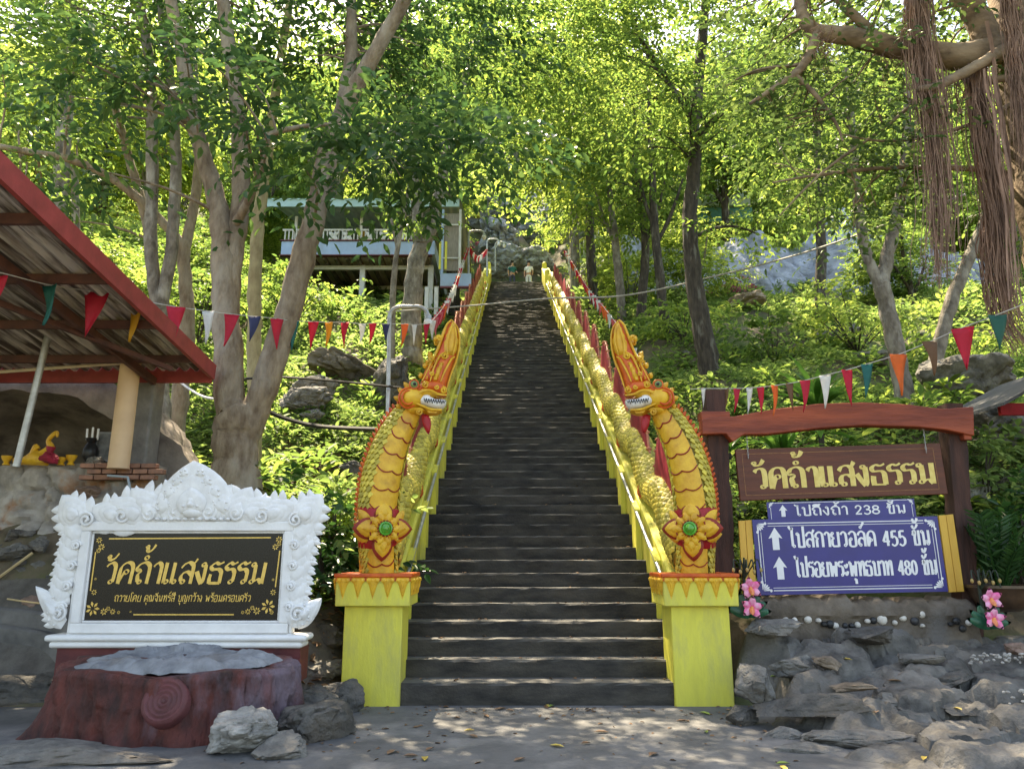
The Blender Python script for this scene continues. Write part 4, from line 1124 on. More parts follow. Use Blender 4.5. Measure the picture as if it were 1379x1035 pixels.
LR = [  # px, py, Y, (w, d, h), label bits
 ((1100, 945, 6.95), (1.15, 0.5, 0.30), 'long flat dark slab with a pale upper edge on the ledge', DK),
 ((1015, 915, 7.35), (0.40, 0.6, 0.62), 'upright grey rock beside the right pillar foot', S_),
 ((1040, 840, 8.2), (0.62, 0.45, 0.32), 'rounded grey rock on the ledge under the orchid ornament', S_),
 ((1065, 890, 7.75), (0.62, 0.42, 0.40), 'blue grey block of rock in the middle of the ledge', S_),
 ((1115, 888, 7.6), (0.34, 0.3, 0.24), 'small brown rock in the middle of the ledge', pm('brown_rock', (0.26, 0.20, 0.14), (0.13, 0.10, 0.07), 5, 0.85, 0.8, 14)),
 ((1150, 920, 7.2), (0.55, 0.3, 0.14), 'thin brownish flake of rock lying above the flat slab', pm('brown_rock', (0.26, 0.20, 0.14))),
 ((1175, 850, 8.2), (0.7, 0.5, 0.34), 'broad grey rock set in the ledge below the pebbles', DK),
 ((1215, 940, 7.2), (0.62, 0.55, 0.34), 'grey rock with a sloping face right of the flat slab', S_),
 ((1310, 950, 7.1), (0.75, 0.6, 0.34), 'dark wedge of rock at the right end of the ledge', DK),
 ((1275, 915, 7.6), (0.8, 0.5, 0.3), 'wide dark rock behind the wedge on the ledge', DK),
 ((1150, 990, 6.55), (1.0, 0.55, 0.26), 'layered grey slab at the foot of the ledge', S_),
 ((1090, 1010, 6.4), (0.8, 0.5, 0.24), 'pale grey slab at the lower edge of the ledge beside the paving', S_),
 ((1240, 1000, 6.5), (0.8, 0.6, 0.26), 'lumpy grey rock low on the ledge', DK),
 ((1050, 985, 6.85), (0.42, 0.3, 0.22), 'small grey rock at the left edge of the ledge', S_),
 ((1340, 1010, 6.4), (0.9, 0.7, 0.3), 'grey rock in the lower right corner of the ledge', S_),
 ((1000, 958, 7.3), (0.36, 0.3, 0.25), 'small dark rock touching the base of the right pillar', DK),
 ((1010, 1010, 6.75), (0.35, 0.3, 0.14), 'small low stone where the paving meets the ledge', DK),
 ((1370, 870, 8.0), (0.30, 0.28, 0.22), 'small reddish stone beside the plant pot', pm('red_stone', (0.30, 0.20, 0.15), (0.18, 0.12, 0.09), 5, 0.8, 0.5)),
 ((1240, 880, 7.8), (0.5, 0.4, 0.22), 'flattish grey rock in front of the pebble wall', S_),
]
for i, ((px, py, Y), d, lab, m) in enumerate(LR):
    p = at(px, py, Y)
    rock((p.x, p.y, p.z - 0.03), (d[0] * 1.1, d[1], d[2] * 0.78), 40 + i, lab, m, 'rock', 'rock', rz=(i * 1.3) % 0.8 - 0.4, rough=0.10, tilt=((i * 0.37) % 0.3) - 0.15)

# mortar wall with pebbles under the sign
def pebble_wall():
    Y = 8.72
    a, b = at(1015, 830, Y), at(1312, 832, Y)
    root = empty('pebble_wall', ((a.x + b.x) / 2, Y, a.z - 0.2), 'low mortar wall set with black and white pebbles under the blue sign', 'wall')
    mb = MB(); nx = 40; vs = []; fs = []
    for i in range(nx + 1):
        x = a.x + (b.x - a.x) * i / nx
        t = 0.185 + 0.02 * math.sin(i * 0.9) + 0.02 * math.sin(i * 2.3) + (0.03 if 3 < i < 18 else 0)
        vs += [(x, Y - 0.10 + 0.015 * math.sin(i * 1.7), a.z - 0.35), (x, Y - 0.05 + 0.02 * math.sin(i * 1.1), a.z - 0.02), (x, Y - 0.09 + 0.015 * math.sin(i * 2.1), a.z + 0.02), (x, Y - 0.06, a.z + t - 0.04), (x, Y + 0.0, a.z + t), (x, Y + 0.5, a.z + t - 0.01)]
    for i in range(nx):
        for k in range(5): fs.append((i * 6 + k, i * 6 + 6 + k, i * 6 + 7 + k, i * 6 + k + 1))
    mb.add(vs, fs)
    mb.build('mortar', pm('brown_mortar', (0.20, 0.16, 0.12), (0.10, 0.08, 0.06), 4, 0.9, 0.9, 20, c3=(0.14, 0.13, 0.12), s3=2), root, sharp=60)
    rng = random.Random(6)
    wm = pm('white_pebble', (0.72, 0.68, 0.60), (0.5, 0.46, 0.4), 9, 0.5); bmat = pm('black_pebble', (0.04, 0.04, 0.042), (0.02, 0.02, 0.02), 9, 0.4)
    for (px, py, r, k) in ((1058, 835, 7, 0), (1070, 835, 6, 0), (1088, 834, 8, 0), (1102, 835, 6, 0), (1110, 840, 7, 1), (1118, 840, 8, 1), (1125, 842, 7, 0), (1138, 842, 6, 1), (1147, 842, 6, 1), (1155, 841, 6, 0), (1168, 836, 6, 0), (1176, 835, 7, 1), (1188, 834, 10, 0), (1216, 832, 7, 0), (1232, 836, 9, 1), (1241, 827, 7, 0), (1242, 842, 5, 0), (1288, 836, 8, 1), (1296, 846, 7, 1), (1280, 840, 5, 1), (1304, 838, 6, 0), (1205, 838, 5, 0)):
        p = at(px, py, Y - 0.07); s = r * 0.0078 * 0.75
        m = MB(); m.ball(p, (s, 0.035, s * rng.uniform(0.7, 1.1)), 5); m.build('pebble', bmat if k else wm, root)
pebble_wall()
def inlay():
    """bands of white pebbles laid in the ledge at the right"""
    rng = random.Random(9); wm = pm('grey_pebble', (0.45, 0.43, 0.39), (0.25, 0.24, 0.22), 9, 0.6)
    mb = MB()
    for cx, cyy, w, h, n in ((1350, 887, 44, 7, 55), (1375, 940, 25, 12, 40)):
        for _ in range(n):
            px, py = cx + rng.uniform(-w, w), cyy + rng.uniform(-h, h)
            Y = 7.55 if cyy < 900 else 7.0
            p = at(px, py, Y + rng.uniform(-.2, .2))
            mb.ball((p.x, p.y, p.z + 0.005), (rng.uniform(.010, .022), rng.uniform(.010, .022), .012), 4)
    o = mb.build('pebble_gravel', wm); tag(o, 'band of small white pebbles set in the ledge at the right', 'pebbles', None, 'stuff')
inlay()

# ---------------------------------------------------------------- wooden sign frame
WOODD = pm('dark_wood', (0.085, 0.035, 0.024), (0.035, 0.016, 0.012), 4, 0.75, 0.8, 22, stretch=(2.5, 2.5, 0.35))
WOODR = pm('red_wood', (0.36, 0.075, 0.03), (0.17, 0.03, 0.014), 3, 0.55, 0.6, 14, stretch=(0.35, 2.5, 2.5), c3=(0.08, 0.02, 0.015), s3=1.6, w3=(0.55, 0.75))
WOODB = pm('brown_board', (0.155, 0.042, 0.018), (0.085, 0.024, 0.012), 2.5, 0.5, 0.25, 14, stretch=(0.4, 3, 5), c3=(0.06, 0.02, 0.012), s3=1.2)
def wooden_sign():
    Y = 8.85
    root = empty('wooden_sign_frame', (at(1130, 800, Y).x, Y, 0.75), 'rustic dark wooden gate frame with a bowed red beam standing on the ledge', 'sign frame')
    for (x0, y0, x1, y1, w) in ((960, 527, 975, 800, 0.235), (1279, 545, 1302, 835, 0.21)):
        a, b = at(x0, y0, Y), at(x1, y1, Y)
        x = (a.x + b.x) / 2
        mb = MB(); n = 14; vs = []; fs = []
        for i in range(n + 1):
            z = b.z - 0.2 + (a.z - b.z + 0.2) * i / n; xx = b.x + (a.x - b.x) * i / n
            q = 1 + 0.06 * math.sin(i * 1.3) + 0.04 * math.sin(i * 2.9)
            for (u, v) in ((-1, -1), (-0.2, -1.06), (1, -0.95), (1, 1), (-1, 1)):
                vs.append((xx + u * w / 2 * q, Y + v * w / 2 * q, z))
        for i in range(n):
            for k in range(5): fs.append((i * 5 + k, i * 5 + (k + 1) % 5, i * 5 + 5 + (k + 1) % 5, i * 5 + 5 + k))
        fs += [(4, 3, 2, 1, 0), tuple(n * 5 + k for k in range(5))]
        mb.add(vs, fs); mb.build('post', WOODD, root, sharp=35)
    # bowed beam
    yb = Y - 0.15
    top = [(943, 566), (958, 562), (985, 562), (1040, 552), (1100, 545), (1160, 543), (1220, 546), (1265, 552), (1306, 549)]
    bot = [(1307, 588), (1270, 580), (1230, 576), (1160, 574), (1100, 578), (1030, 586), (1000, 586), (984, 596), (975, 585), (943, 586)]
    P = [at(a, b, yb) for a, b in top + bot]
    c = P[0]
    poly = [(p.x - c.x, p.z - c.z) for p in P][::-1]
    mb = MB(); mb.prism(poly, 0.16, frame_xz((c.x, yb + 0.08, c.z))); mb.build('beam', WOODR, root, bevel=0.012)
    e = MB(); p = at(1300, 586, yb); e.box((p.x, yb + 0.02, p.z + 0.05), (0.09, 0.14, 0.22)); e.build('beam_end', WOODR, root, bevel=0.01)
    e = MB(); p = at(962, 558, yb); e.box((p.x, yb + 0.04, p.z - 0.02), (0.34, 0.2, 0.10)); e.build('beam_end', WOODR, root, bevel=0.01)
    # rail low behind the boards
    a, b = at(985, 770, Y), at(1290, 768, Y)
    mb = MB(); mb.box(((a.x + b.x) / 2, Y + 0.06, a.z), (b.x - a.x, 0.07, 0.10)); mb.build('lower_rail', WOODD, root)

    # hanging name board
    yb = Y - 0.12
    BL, BR, TL, TR = at(997, 674, yb), at(1277, 665, yb), at(990, 604, yb), at(1266, 597, yb)
    cx = (BL.x + BR.x + TL.x + TR.x) / 4; cz = (BL.z + BR.z + TL.z + TR.z) / 4
    W = (BR.x - BL.x + TR.x - TL.x) / 2; H = (TL.z - BL.z + TR.z - BR.z) / 2
    roll = math.atan2(BR.z - BL.z, BR.x - BL.x)
    nb = empty('name_board', (cx, yb, cz - H / 2), 'brown wooden name board with carved yellow Thai lettering hanging from the beam', 'sign board')
    M = frame_xz((cx, yb, cz)) @ Matrix.Rotation(roll, 4, 'Z')
    mb = MB(); mb.prism([(-W / 2, -H / 2), (W / 2, -H / 2), (W / 2, H / 2), (-W / 2, H / 2)], 0.045, M @ Matrix.Translation((0, 0, -0.045)))
    bd = mb.build('board', WOODB, nb, bevel=0.006)
    yl = pm('yellow_letter', (0.78, 0.62, 0.20), (0.66, 0.48, 0.12), 14, 0.5)
    hl = H * 0.40
    lettering('วัดถํ้าแสงธรรม', M, -W * 0.425, W * 0.445, -H * 0.285, hl, .27, R(8), .085, 0.0, 0.03, 0.004, hmark=0.95).build('lettering', yl, bd, flat=True)
    g = MB()
    for (u0, v0, u1, v1) in ((-.47, -.40, .46, -.40), (-.47, .40, .46, .40), (-.47, -.40, -.47, .40), (.46, -.40, .46, .40)):
        a = Vector((u0 * W, v0 * H, 0.003)); b = Vector((u1 * W, v1 * H, 0.003)); n_ = Vector((-(b - a).y, (b - a).x, 0)).normalized() * 0.0035
        g.add([a - n_, b - n_, b + n_, a + n_], [(0, 1, 2, 3)], M)
    g.build('carved_line', pm('worn_gilding', (0.34, 0.16, 0.06), (0.2, 0.08, 0.03), 20, 0.6), bd)
    for u in (-0.445, 0.42):
        ch = MB(); a = M @ Vector((u * W, H * 0.34, 0.02))
        for k in range(9):
            z = a.z + 0.038 * k
            ch.tube([Vector((a.x + (0.010 if k % 2 else 0.004) * math.cos(w), yb - 0.03 + (0.004 if k % 2 else 0.010) * math.cos(w), z + 0.024 * math.sin(w))) for w in np.linspace(0, 6.28, 9)], 0.0035, 4)
        ch.build('chain', M_steel(), nb)

    # blue direction signs
    BLUE = pm('blue_enamel', (0.022, 0.022, 0.20), (0.018, 0.018, 0.16), 3, 0.3, spec=0.5)
    WH = pm('white_letter', (0.80, 0.80, 0.80), (0.74, 0.74, 0.75), 9, 0.5)
    def corner(mb, M, u, v, su, sv, s):
        for k in range(5):
            a = R(10 + 17.5 * k)
            p, q = Vector((u + su * s * 0.15 * math.cos(a), v + sv * s * 0.15 * math.sin(a), 0.003)), Vector((u + su * s * math.cos(a), v + sv * s * math.sin(a), 0.003))
            n_ = Vector((-(q - p).y, (q - p).x, 0)).normalized() * s * 0.07
            mb.add([p, q * 0.75 + p * 0.25 + n_ * 1.6, q, q * 0.75 + p * 0.25 - n_ * 1.6], [(0, 1, 2, 3)], M)
        for (du, dv) in ((1.0, 0.05), (0.05, 1.0)):
            c0 = Vector((u + su * s * du, v + sv * s * dv, 0.0034)); r = s * 0.16
            pts = [c0 + Vector((r * math.cos(w), r * math.sin(w), 0)) for w in np.linspace(0, 6.28, 11)[:-1]]
            mb.add(pts, [tuple(range(10))], M)
    def rule(mb, M, u0, v0, u1, v1, t):
        a, b = Vector((u0, v0, 0.003)), Vector((u1, v1, 0.003)); n_ = Vector((-(b - a).y, (b - a).x, 0)).normalized() * t / 2
        mb.add([a - n_, b - n_, b + n_, a + n_], [(0, 1, 2, 3)], M)
    def arrow(mb, M, u, v, w, h):
        mb.add([(u - w * .24, v, .003), (u + w * .24, v, .003), (u + w * .24, v + h * .55, .003), (u + w * .5, v + h * .5, .003), (u, v + h, .003), (u - w * .5, v + h * .5, .003), (u - w * .24, v + h * .55, .003)], [(0, 1, 2, 3, 4, 5, 6)], M)
    def board(quad, yb, tilt):
        BL, BR, TR, TL = [at(a, b, yb) for a, b in quad]
        cx = (BL.x + BR.x + TL.x + TR.x) / 4; cz = (BL.z + BR.z + TL.z + TR.z) / 4
        W = (BR.x - BL.x + TR.x - TL.x) / 2; H = (TL.z - BL.z + TR.z - BR.z) / 2
        M = frame_xz((cx, yb, cz)) @ Matrix.Rotation(math.atan2(BR.z - BL.z, BR.x - BL.x), 4, 'Z')
        return cx, cz, W, H, M
    # small one
    cx, cz, W, H, M = board(((1036, 700), (1234, 695), (1231, 672), (1031, 675)), Y - 0.10, 0)
    sb = empty('direction_sign', (cx, Y - 0.1, cz - H / 2), 'small blue sign with an arrow and 238 between name board and larger sign', 'sign', 'blue direction signs')
    mb = MB(); mb.prism([(-W / 2, -H * .9), (W / 2, -H * .9), (W / 2, H / 2), (-W / 2, H / 2)], 0.012, M @ Matrix.Translation((0, 0, -0.012))); pl = mb.build('panel', BLUE, sb)
    mb = MB(); arrow(mb, M, -W * 0.395, -H * .33, 0.10, H * .66); mb.build('arrow', WH, pl, flat=True)
    lettering('ไปถึงถํ้า 238 ขั้น', M, -W * .31, W * .43, -H * .30, H * .48, .22, R(0), .16, 0, 0.03, 0.003, hmark=0.62).build('lettering', WH, pl, flat=True)
    mb = MB()
    for sv in (1,):
        for su in (-1, 1): corner(mb, M, su * W * .487, H * .47, -su, -1, 0.05)
    rule(mb, M, -W * .45, H * .44, W * .45, H * .44, 0.006)
    for su in (-1, 1): rule(mb, M, su * W * .478, -H * .5, su * W * .478, H * .2, 0.006)
    mb.build('border', WH, pl, flat=True)
    # large one
    yb = Y - 0.20
    cx, cz, W, H, M = board(((1021, 801), (1276, 796), (1263, 693), (1014, 701)), yb, 0)
    bb = empty('direction_sign', (cx, yb, cz - H / 2), 'large blue sign with two up arrows, 455 and 480 in white Thai lettering', 'sign', 'blue direction signs')
    mb = MB(); mb.prism([(-W / 2, -H / 2), (W / 2, -H / 2), (W / 2, H / 2), (-W / 2, H / 2)], 0.014, M @ Matrix.Translation((0, 0, -0.014))); pl = mb.build('panel', BLUE, bb)
    mb = MB(); arrow(mb, M, -W * .385, H * .09, 0.16, H * .30); arrow(mb, M, -W * .375, -H * .30, 0.16, H * .30); mb.build('arrow', WH, pl, flat=True)
    lettering('ไปสกายวอล์ค 455 ขั้น', M, -W * .305, W * .44, H * .115, H*.20, .18, R(0), .125, 0, 0.03, 0.003).build('lettering', WH, pl, flat=True)
    lettering('ไปรอยพระพุทธบาท 480 ขั้น', M, -W * .29, W * .455, -H * .275, H * .195, .18, R(0), .12, 0, 0.03, 0.003).build('lettering', WH, pl, flat=True)
    mb = MB()
    for su in (-1, 1):
        for sv in (-1, 1): corner(mb, M, su * W * .48, sv * H * .45, -su, -sv, 0.10)
    for k, t in ((0.445, 0.010), (0.41, 0.006)):
        rule(mb, M, -W * .42, H * k, W * .42, H * k, t); rule(mb, M, -W * .42, -H * k, W * .42, -H * k, t)
    for k, t in ((0.475, 0.010), (0.46, 0.006)):
        rule(mb, M, -W * k, -H * .33, -W * k, H * .33, t); rule(mb, M, W * k, -H * .33, W * k, H * .33, t)
    mb.build('border', WH, pl, flat=True)
    # yellow planks the sign is fixed to
    YP = pm('yellow_plank', (0.74, 0.44, 0.07), (0.60, 0.33, 0.05), 3, 0.5, 0.2, 14, stretch=(3, 3, 0.4))
    for quad, lab in (((( 1000, 801), (1019, 801), (1012, 700), (994, 701)), 'left'), (((1277, 797), (1298, 796), (1283, 692), (1263, 694)), 'right')):
        BLq, BRq, TRq, TLq = [at(a, b, yb + 0.03) for a, b in quad]
        c = BLq; n_ = 2
        for k in range(n_):
            f0, f1 = k / n_ + 0.015, (k + 1) / n_ - 0.015
            poly = [BLq.lerp(BRq, f0), BLq.lerp(BRq, f1), TLq.lerp(TRq, f1), TLq.lerp(TRq, f0)]
            mb = MB(); mb.prism([(p.x - c.x, p.z - c.z) for p in poly], 0.03, frame_xz((c.x, yb + 0.045, c.z)))
            mb.build('plank', YP, bb, bevel=0.003)
wooden_sign()

# ---------------------------------------------------------------- orchid ornaments and potted plants
PINK = pm('pink_petal', (0.80, 0.12, 0.32), (0.85, 0.40, 0.55), 14, 0.4, lo=0.4, hi=0.6)
LIP = pm('orange_lip', (0.85, 0.35, 0.10), (0.8, 0.2, 0.1), 14, 0.4)
ORG = pm('orchid_leaf', (0.02, 0.12, 0.06), (0.012, 0.07, 0.035), 8, 0.35)
def orchid(px, py, Y, label):
    b = at(px, py, Y)
    root = empty('orchid_ornament', b, label, 'ornament', 'painted orchid ornaments')
    mb = MB(); mb.tube([b + Vector((0, 0.05, 0.0)), b + Vector((-0.01, 0.05, 0.42)), b + Vector((0, 0.02, 0.62))], [0.025, 0.018, 0.010], 7)
    for k in range(5):
        u = -0.13 + 0.065 * k
        mb.tube(catmull([b + Vector((0, 0.03, 0.40)), b + Vector((u * 0.5, -0.02, 0.52)), b + Vector((u, -0.05, 0.60)), b + Vector((u * 1.15, -0.07, 0.50 - 0.02 * k % 2))], 4), 0.008, 5)
    mb.build('stem', pm('dark_stem', (0.02, 0.035, 0.02), (0.012, 0.02, 0.012), 8, 0.5), root)
    lf = MB()
    for k, a in enumerate((-75, -50, -25, 25, 55, 78)):
        v, f = inflate(kranok(0.10, 0.26, 0.03), 0.015, 0.03, True)
        lf.add(v, f, frame_xz((b.x, b.y - 0.02 * (k % 3), b.z + 0.02)) @ Matrix.Rotation(R(a), 4, 'Z'))
    lf.build('leaf', ORG, root)
    for k in range(5):
        bu = MB(); u = -0.15 + 0.075 * k; bu.ball((b.x + u, b.y - 0.07, b.z + 0.49 - 0.02 * (k % 2)), (0.018, 0.018, 0.026), 5)
        bu.build('bud', pm('bud_tan', (0.5, 0.28, 0.10), (0.3, 0.25, 0.08), 9, 0.5), root)
    for z, s, a0 in ((0.30, 1.0, 10), (0.10, 1.0, -8)):
        fl = MB(); c = frame_xz((b.x + 0.01, b.y - 0.08, b.z + z)) @ Matrix.Rotation(R(a0), 4, 'Z')
        for k, a in enumerate((0, 68, -68, 135, -135)):
            v, f = inflate(kranok(0.085 * s, 0.135 * s), 0.018, 0.02, True)
            fl.add(v, f, c @ Matrix.Rotation(R(a), 4, 'Z') @ Matrix.Rotation(R(22), 4, 'X'))
        fo = fl.build('flower', PINK, root)
        lp = MB(); v, f = inflate(kranok(0.06, 0.09), 0.02, 0.02, True)
        lp.add(v, f, c @ Matrix.Translation((0, 0, 0.02)) @ Matrix.Rotation(R(180), 4, 'Z') @ Matrix.Rotation(R(35), 4, 'X')); lp.ball((0, 0, 0.03), 0.018, 5, c)
        lp.build('lip', LIP, fo)
orchid(1008, 830, 8.35, 'pink orchid ornament with two flowers beside the right yellow pillar')
orchid(1331, 845, 8.35, 'pink orchid ornament with two flowers beside the plant pot')

def leaf_fan(mb, c, n, L, W, rng, elev=(25, 80), curve=0.5, seg=5):
    """long arching strap leaves from one point"""
    for k in range(n):
        az = rng.uniform(0, 2 * math.pi); el = R(rng.uniform(*elev)); l = L * rng.uniform(0.7, 1.1); w = W * rng.uniform(0.8, 1.1)
        h = Vector((math.cos(az), math.sin(az), 0)); s = Vector((-math.sin(az), math.cos(az), 0))
        vs = []
        p = Vector(c); e = el
        for i in range(seg + 1):
            t = i / seg; ww = w * math.sin(math.pi * min(0.999, 0.12 + 0.88 * t)) ** 0.7 * (1 if t < 1 else 0.02)
            up = h * -math.sin(e) + Vector((0, 0, math.cos(e)))
            vs += [p - s * ww / 2 + up * ww * 0.18, p.copy(), p + s * ww / 2 + up * ww * 0.18]
            p = p + (h * math.cos(e) + Vector((0, 0, math.sin(e)))) * l / seg; e -= curve * R(90) / seg * rng.uniform(0.7, 1.3)
        mb.add(vs, [q for i in range(seg) for q in ((3 * i, 3 * i + 1, 3 * i + 4, 3 * i + 3), (3 * i + 1, 3 * i + 2, 3 * i + 5, 3 * i + 4))])
LFD = leaf_mat('dark_leaf', (0.012, 0.04, 0.012), (0.025, 0.075, 0.018), (0.05, 0.13, 0.03), 0.25, 0.3)
LFM = leaf_mat('strap_leaf', (0.03, 0.09, 0.02), (0.07, 0.17, 0.03), (0.16, 0.30, 0.05), 0.4, 0.35)
def potted(px, py, Y, label):
    b = at(px, py, Y); rng = random.Random(5)
    root = empty('potted_plant', b, label, 'potted plant')
    mb = MB(); mb.lathe([(0.16, 0.0), (0.25, 0.05), (0.31, 0.15), (0.33, 0.22), (0.36, 0.25), (0.36, 0.28), (0.32, 0.28), (0.30, 0.22), (0.0, 0.22)], b, 28)
    mb.build('pot', pm('glazed_pot', (0.10, 0.055, 0.03), (0.05, 0.03, 0.018), 8, 0.3, spec=0.6), root)
    mb = MB()
    for k in range(16):
        az = rng.uniform(0, 6.28); tip = b + Vector((math.cos(az) * rng.uniform(.15, .5), math.sin(az) * rng.uniform(.15, .45), rng.uniform(0.65, 1.05)))
        path = catmull([b + Vector((0.05 * math.cos(az), 0.05 * math.sin(az), 0.2)), b.lerp(tip, 0.55) + Vector((0, 0, 0.12)), tip], 5)
        mb.tube(path, 0.012, 5)
        for i in range(3, len(path)):
            d = (path[i] - path[i - 1]).normalized()
            for s in (-1, 1):
                sd = d.cross(Vector((0, 0, 1))).normalized() * s
                p = path[i]; l, w = 0.17, 0.065; dd = (sd * 0.8 + d * 0.5).normalized(); nn = dd.cross(d).normalized()
                t = d * 1.0
                mb.add([p, p + dd * l * .35 + t * w / 2, p + dd * l, p + dd * l * .35 - t * w / 2, p + dd * l * .4 + nn * 0.012], [(0, 1, 4), (1, 2, 4), (2, 3, 4), (3, 0, 4)])
    mb.build('leaves', LFD, root)
potted(1352, 822, 8.6, 'glossy dark green plant in a brown glazed bowl right of the wooden sign')
def dracaena(px, py, Y, label, n=28, L=1.0, W=0.12, stem=0.5):
    b = at(px, py, Y); b.z = min(b.z, terr1(b.x, b.y) + 0.02); rng = random.Random(int(px))
    root = empty('strap_leaf_plant', b, label, 'plant')
    mb = MB(); mb.tube([b + Vector((0, 0, -0.1)), b + Vector((0.02, 0, stem))], 0.04, 7); mb.build('stem', M_barkd(), root)
    mb = MB(); leaf_fan(mb, b + Vector((0.02, 0, stem)), n, L, W, rng); leaf_fan(mb, b + Vector((0.02, 0, stem * 0.7)), n // 3, L, W, rng, (0, 40), 0.6)
    mb.build('leaves', LFM, root)
dracaena(1048, 560, 10.6, 'strap leaved plant behind the left half of the red beam', 26, 0.85, 0.12, 0.75)
dracaena(1102, 560, 11.0, 'taller strap leaved plant behind the middle of the red beam', 30, 0.95, 0.13, 1.05)
dracaena(1145, 585, 10.2, 'low strap leaved plant behind the wooden sign board', 18, 0.7, 0.10, 0.2)
dracaena(975, 530, 12.5, 'arching strap leaved plant beside the leaning dark trunk', 12, 0.8, 0.08, 0.4)

# ---------------------------------------------------------------- shrine under the tin roof
def shrine():
    YE = 9.9
    XR = at(285, 505, YE).x; ZE = at(285, 505, YE).z
    slope = 0.128; X0 = -13.0; YF = 3.6
    zz = lambda y: ZE + (YE - y) * slope
    root = empty('tin_roof_shelter', ((XR + X0) / 2, 9.6, 2.45), 'lean-to shelter with a rusty corrugated roof edged in red over the grotto', 'shelter')
    mb = MB(); vs = []; fs = []
    n = int((XR - 0.03 - X0) / 0.019); ny = 8
    for i in range(n + 1):
        x = X0 + (XR - 0.03 - X0) * i / n
        ph = (i % 8) / 8 * 2 * math.pi
        w = 0.04 * max(-0.5, math.sin(ph))
        for j in range(ny + 1):
            y = YF + (YE + 0.05 - YF) * j / ny; vs.append((x, y, zz(y) + 0.10 + w + 0.004 * math.sin(j * 2.1 + i * 0.07)))
    for i in range(n):
        for j in range(ny): fs.append((i * (ny + 1) + j, i * (ny + 1) + j + 1, (i + 1) * (ny + 1) + j + 1, (i + 1) * (ny + 1) + j))
    mb.add(vs, fs)
    mb.build('roof_sheet', pm('rusty_tin', (0.62, 0.56, 0.50), (0.10, 0.075, 0.06), 2.4, 0.6, 0.3, 20, stretch=(7, 0.35, 1), c3=(0.10, 0.055, 0.035), s3=0.8, w3=(0.48, 0.66), lo=0.42, hi=0.58), root, sharp=80)
    red = pm('red_fascia', (0.36, 0.055, 0.05), (0.25, 0.04, 0.035), 5, 0.55, 0.15, 30)
    def beam(a, b, w, h, m, name):
        a, b = Vector(a), Vector(b); d = b - a
        M = Matrix.Translation(a) @ d.to_track_quat('Y', 'Z').to_matrix().to_4x4()
        q = MB(); q.box((0, d.length / 2, 0), (w, d.length, h), M); q.build(name, m, root)
    beam((XR, YF, zz(YF) + 0.06), (XR, YE + 0.06, zz(YE + 0.06) + 0.06), 0.05, 0.21, red, 'fascia')
    beam((X0, YE + 0.08, zz(YE) + 0.02), (XR - 0.03, YE + 0.08, zz(YE) + 0.02), 0.05, 0.22, red, 'fascia')
    dk = pm('rust_steel', (0.13, 0.05, 0.035), (0.07, 0.03, 0.025), 6, 0.6)
    for y in (9.35, 8.3, 7.2, 6.1, 5.0): beam((X0, y, zz(y) + 0.01), (XR - 0.03, y, zz(y) + 0.01), 0.05, 0.10, dk, 'purlin')
    for x in (-4.9, -7.1, -9.5): beam((x, YF, zz(YF) - 0.09), (x, YE, zz(YE) - 0.09), 0.06, 0.10, dk, 'rafter')
    beam((-7.0, 4.4, zz(4.4) - 0.14), (-4.4, 9.3, zz(9.3) - 0.14), 0.05, 0.06, dk, 'brace')
    a, b = at(193, 487, 9.55), at(-60, 505, 9.3)
    q = MB(); q.tube([a, b], 0.022, 6); q.build('conduit', pm('cream_pipe', (0.62, 0.50, 0.34), (0.5, 0.4, 0.27), 5, 0.5), root)
    a, b = at(176, 486, 9.6), at(160, 628, 9.6)
    x = (a.x + b.x) / 2
    q = MB(); q.lathe([(0.135, 0.0), (0.13, 0.04), (0.126, a.z - b.z - 0.06), (0.128, a.z - b.z + 0.12)], (x, 9.6, b.z - 0.03), 24); q.build('column', pm('peach_paint', (0.72, 0.50, 0.30), (0.64, 0.43, 0.26), 3, 0.6, 0.1), root)
    # grey pole in front
    a, b = at(22, 628, 8.9), at(76, 405, 8.9)
    q = MB(); q.tube([a, b + (b - a) * 0.1], 0.042, 10); p = q.build('steel_pole', M_steel(), base=a)
    tag(p, 'thin grey steel pole leaning in front of the grotto', 'pole')
    # retaining wall of rubble
    wl = empty('rubble_wall', (-6.2, 9.9, 0.9), 'rubble stone retaining wall below the grotto, behind the name stone', 'wall')
    mb = MB()
    xs_ = np.arange(-10.5, -4.78, 0.05); zs = np.arange(0.3, 2.72, 0.05); vs = []; fs = []
    for x in xs_:
        for z in zs:
            v = noise.voronoi(Vector((x * 2.6, 3.0, z * 3.0)) + 0.3 * noise.noise_vector(Vector((x * 2, 0, z * 2))))
            e = min(1, (v[0][1] - v[0][0]) * 3.2)
            t = noise.fractal(Vector((x * 4, 1, z * 4)), 1, 2, 4)
            rubble = float(smooth(x, -7.1, -6.2)) * 0.9 + 0.1
            ztop = 2.72 - (0.05 * math.sin(x * 7))
            vs.append((x, 10.0 - 0.16 * e ** 0.6 * rubble - 0.04 * t - (2.7 - z) * 0.10, min(z, ztop)))
    nz = len(zs)
    for i in range(len(xs_) - 1):
        for j in range(nz - 1): fs.append((i * nz + j, i * nz + nz + j, i * nz + nz + j + 1, i * nz + j + 1))
    k = len(vs)
    for i, x in enumerate(xs_): vs.append((x, 10.6, 2.66 + 0.02 * math.sin(i)))
    for i in range(len(xs_) - 1): fs.append((i * nz + nz - 1, (i + 1) * nz + nz - 1, k + i + 1, k + i))
    vs2 = [(xs_[-1], 10.6, z) for z in zs]; k2 = len(vs); vs += vs2; ii = (len(xs_) - 1) * nz
    for j in range(nz - 1): fs.append((ii + j, k2 + j, k2 + j + 1, ii + j + 1))
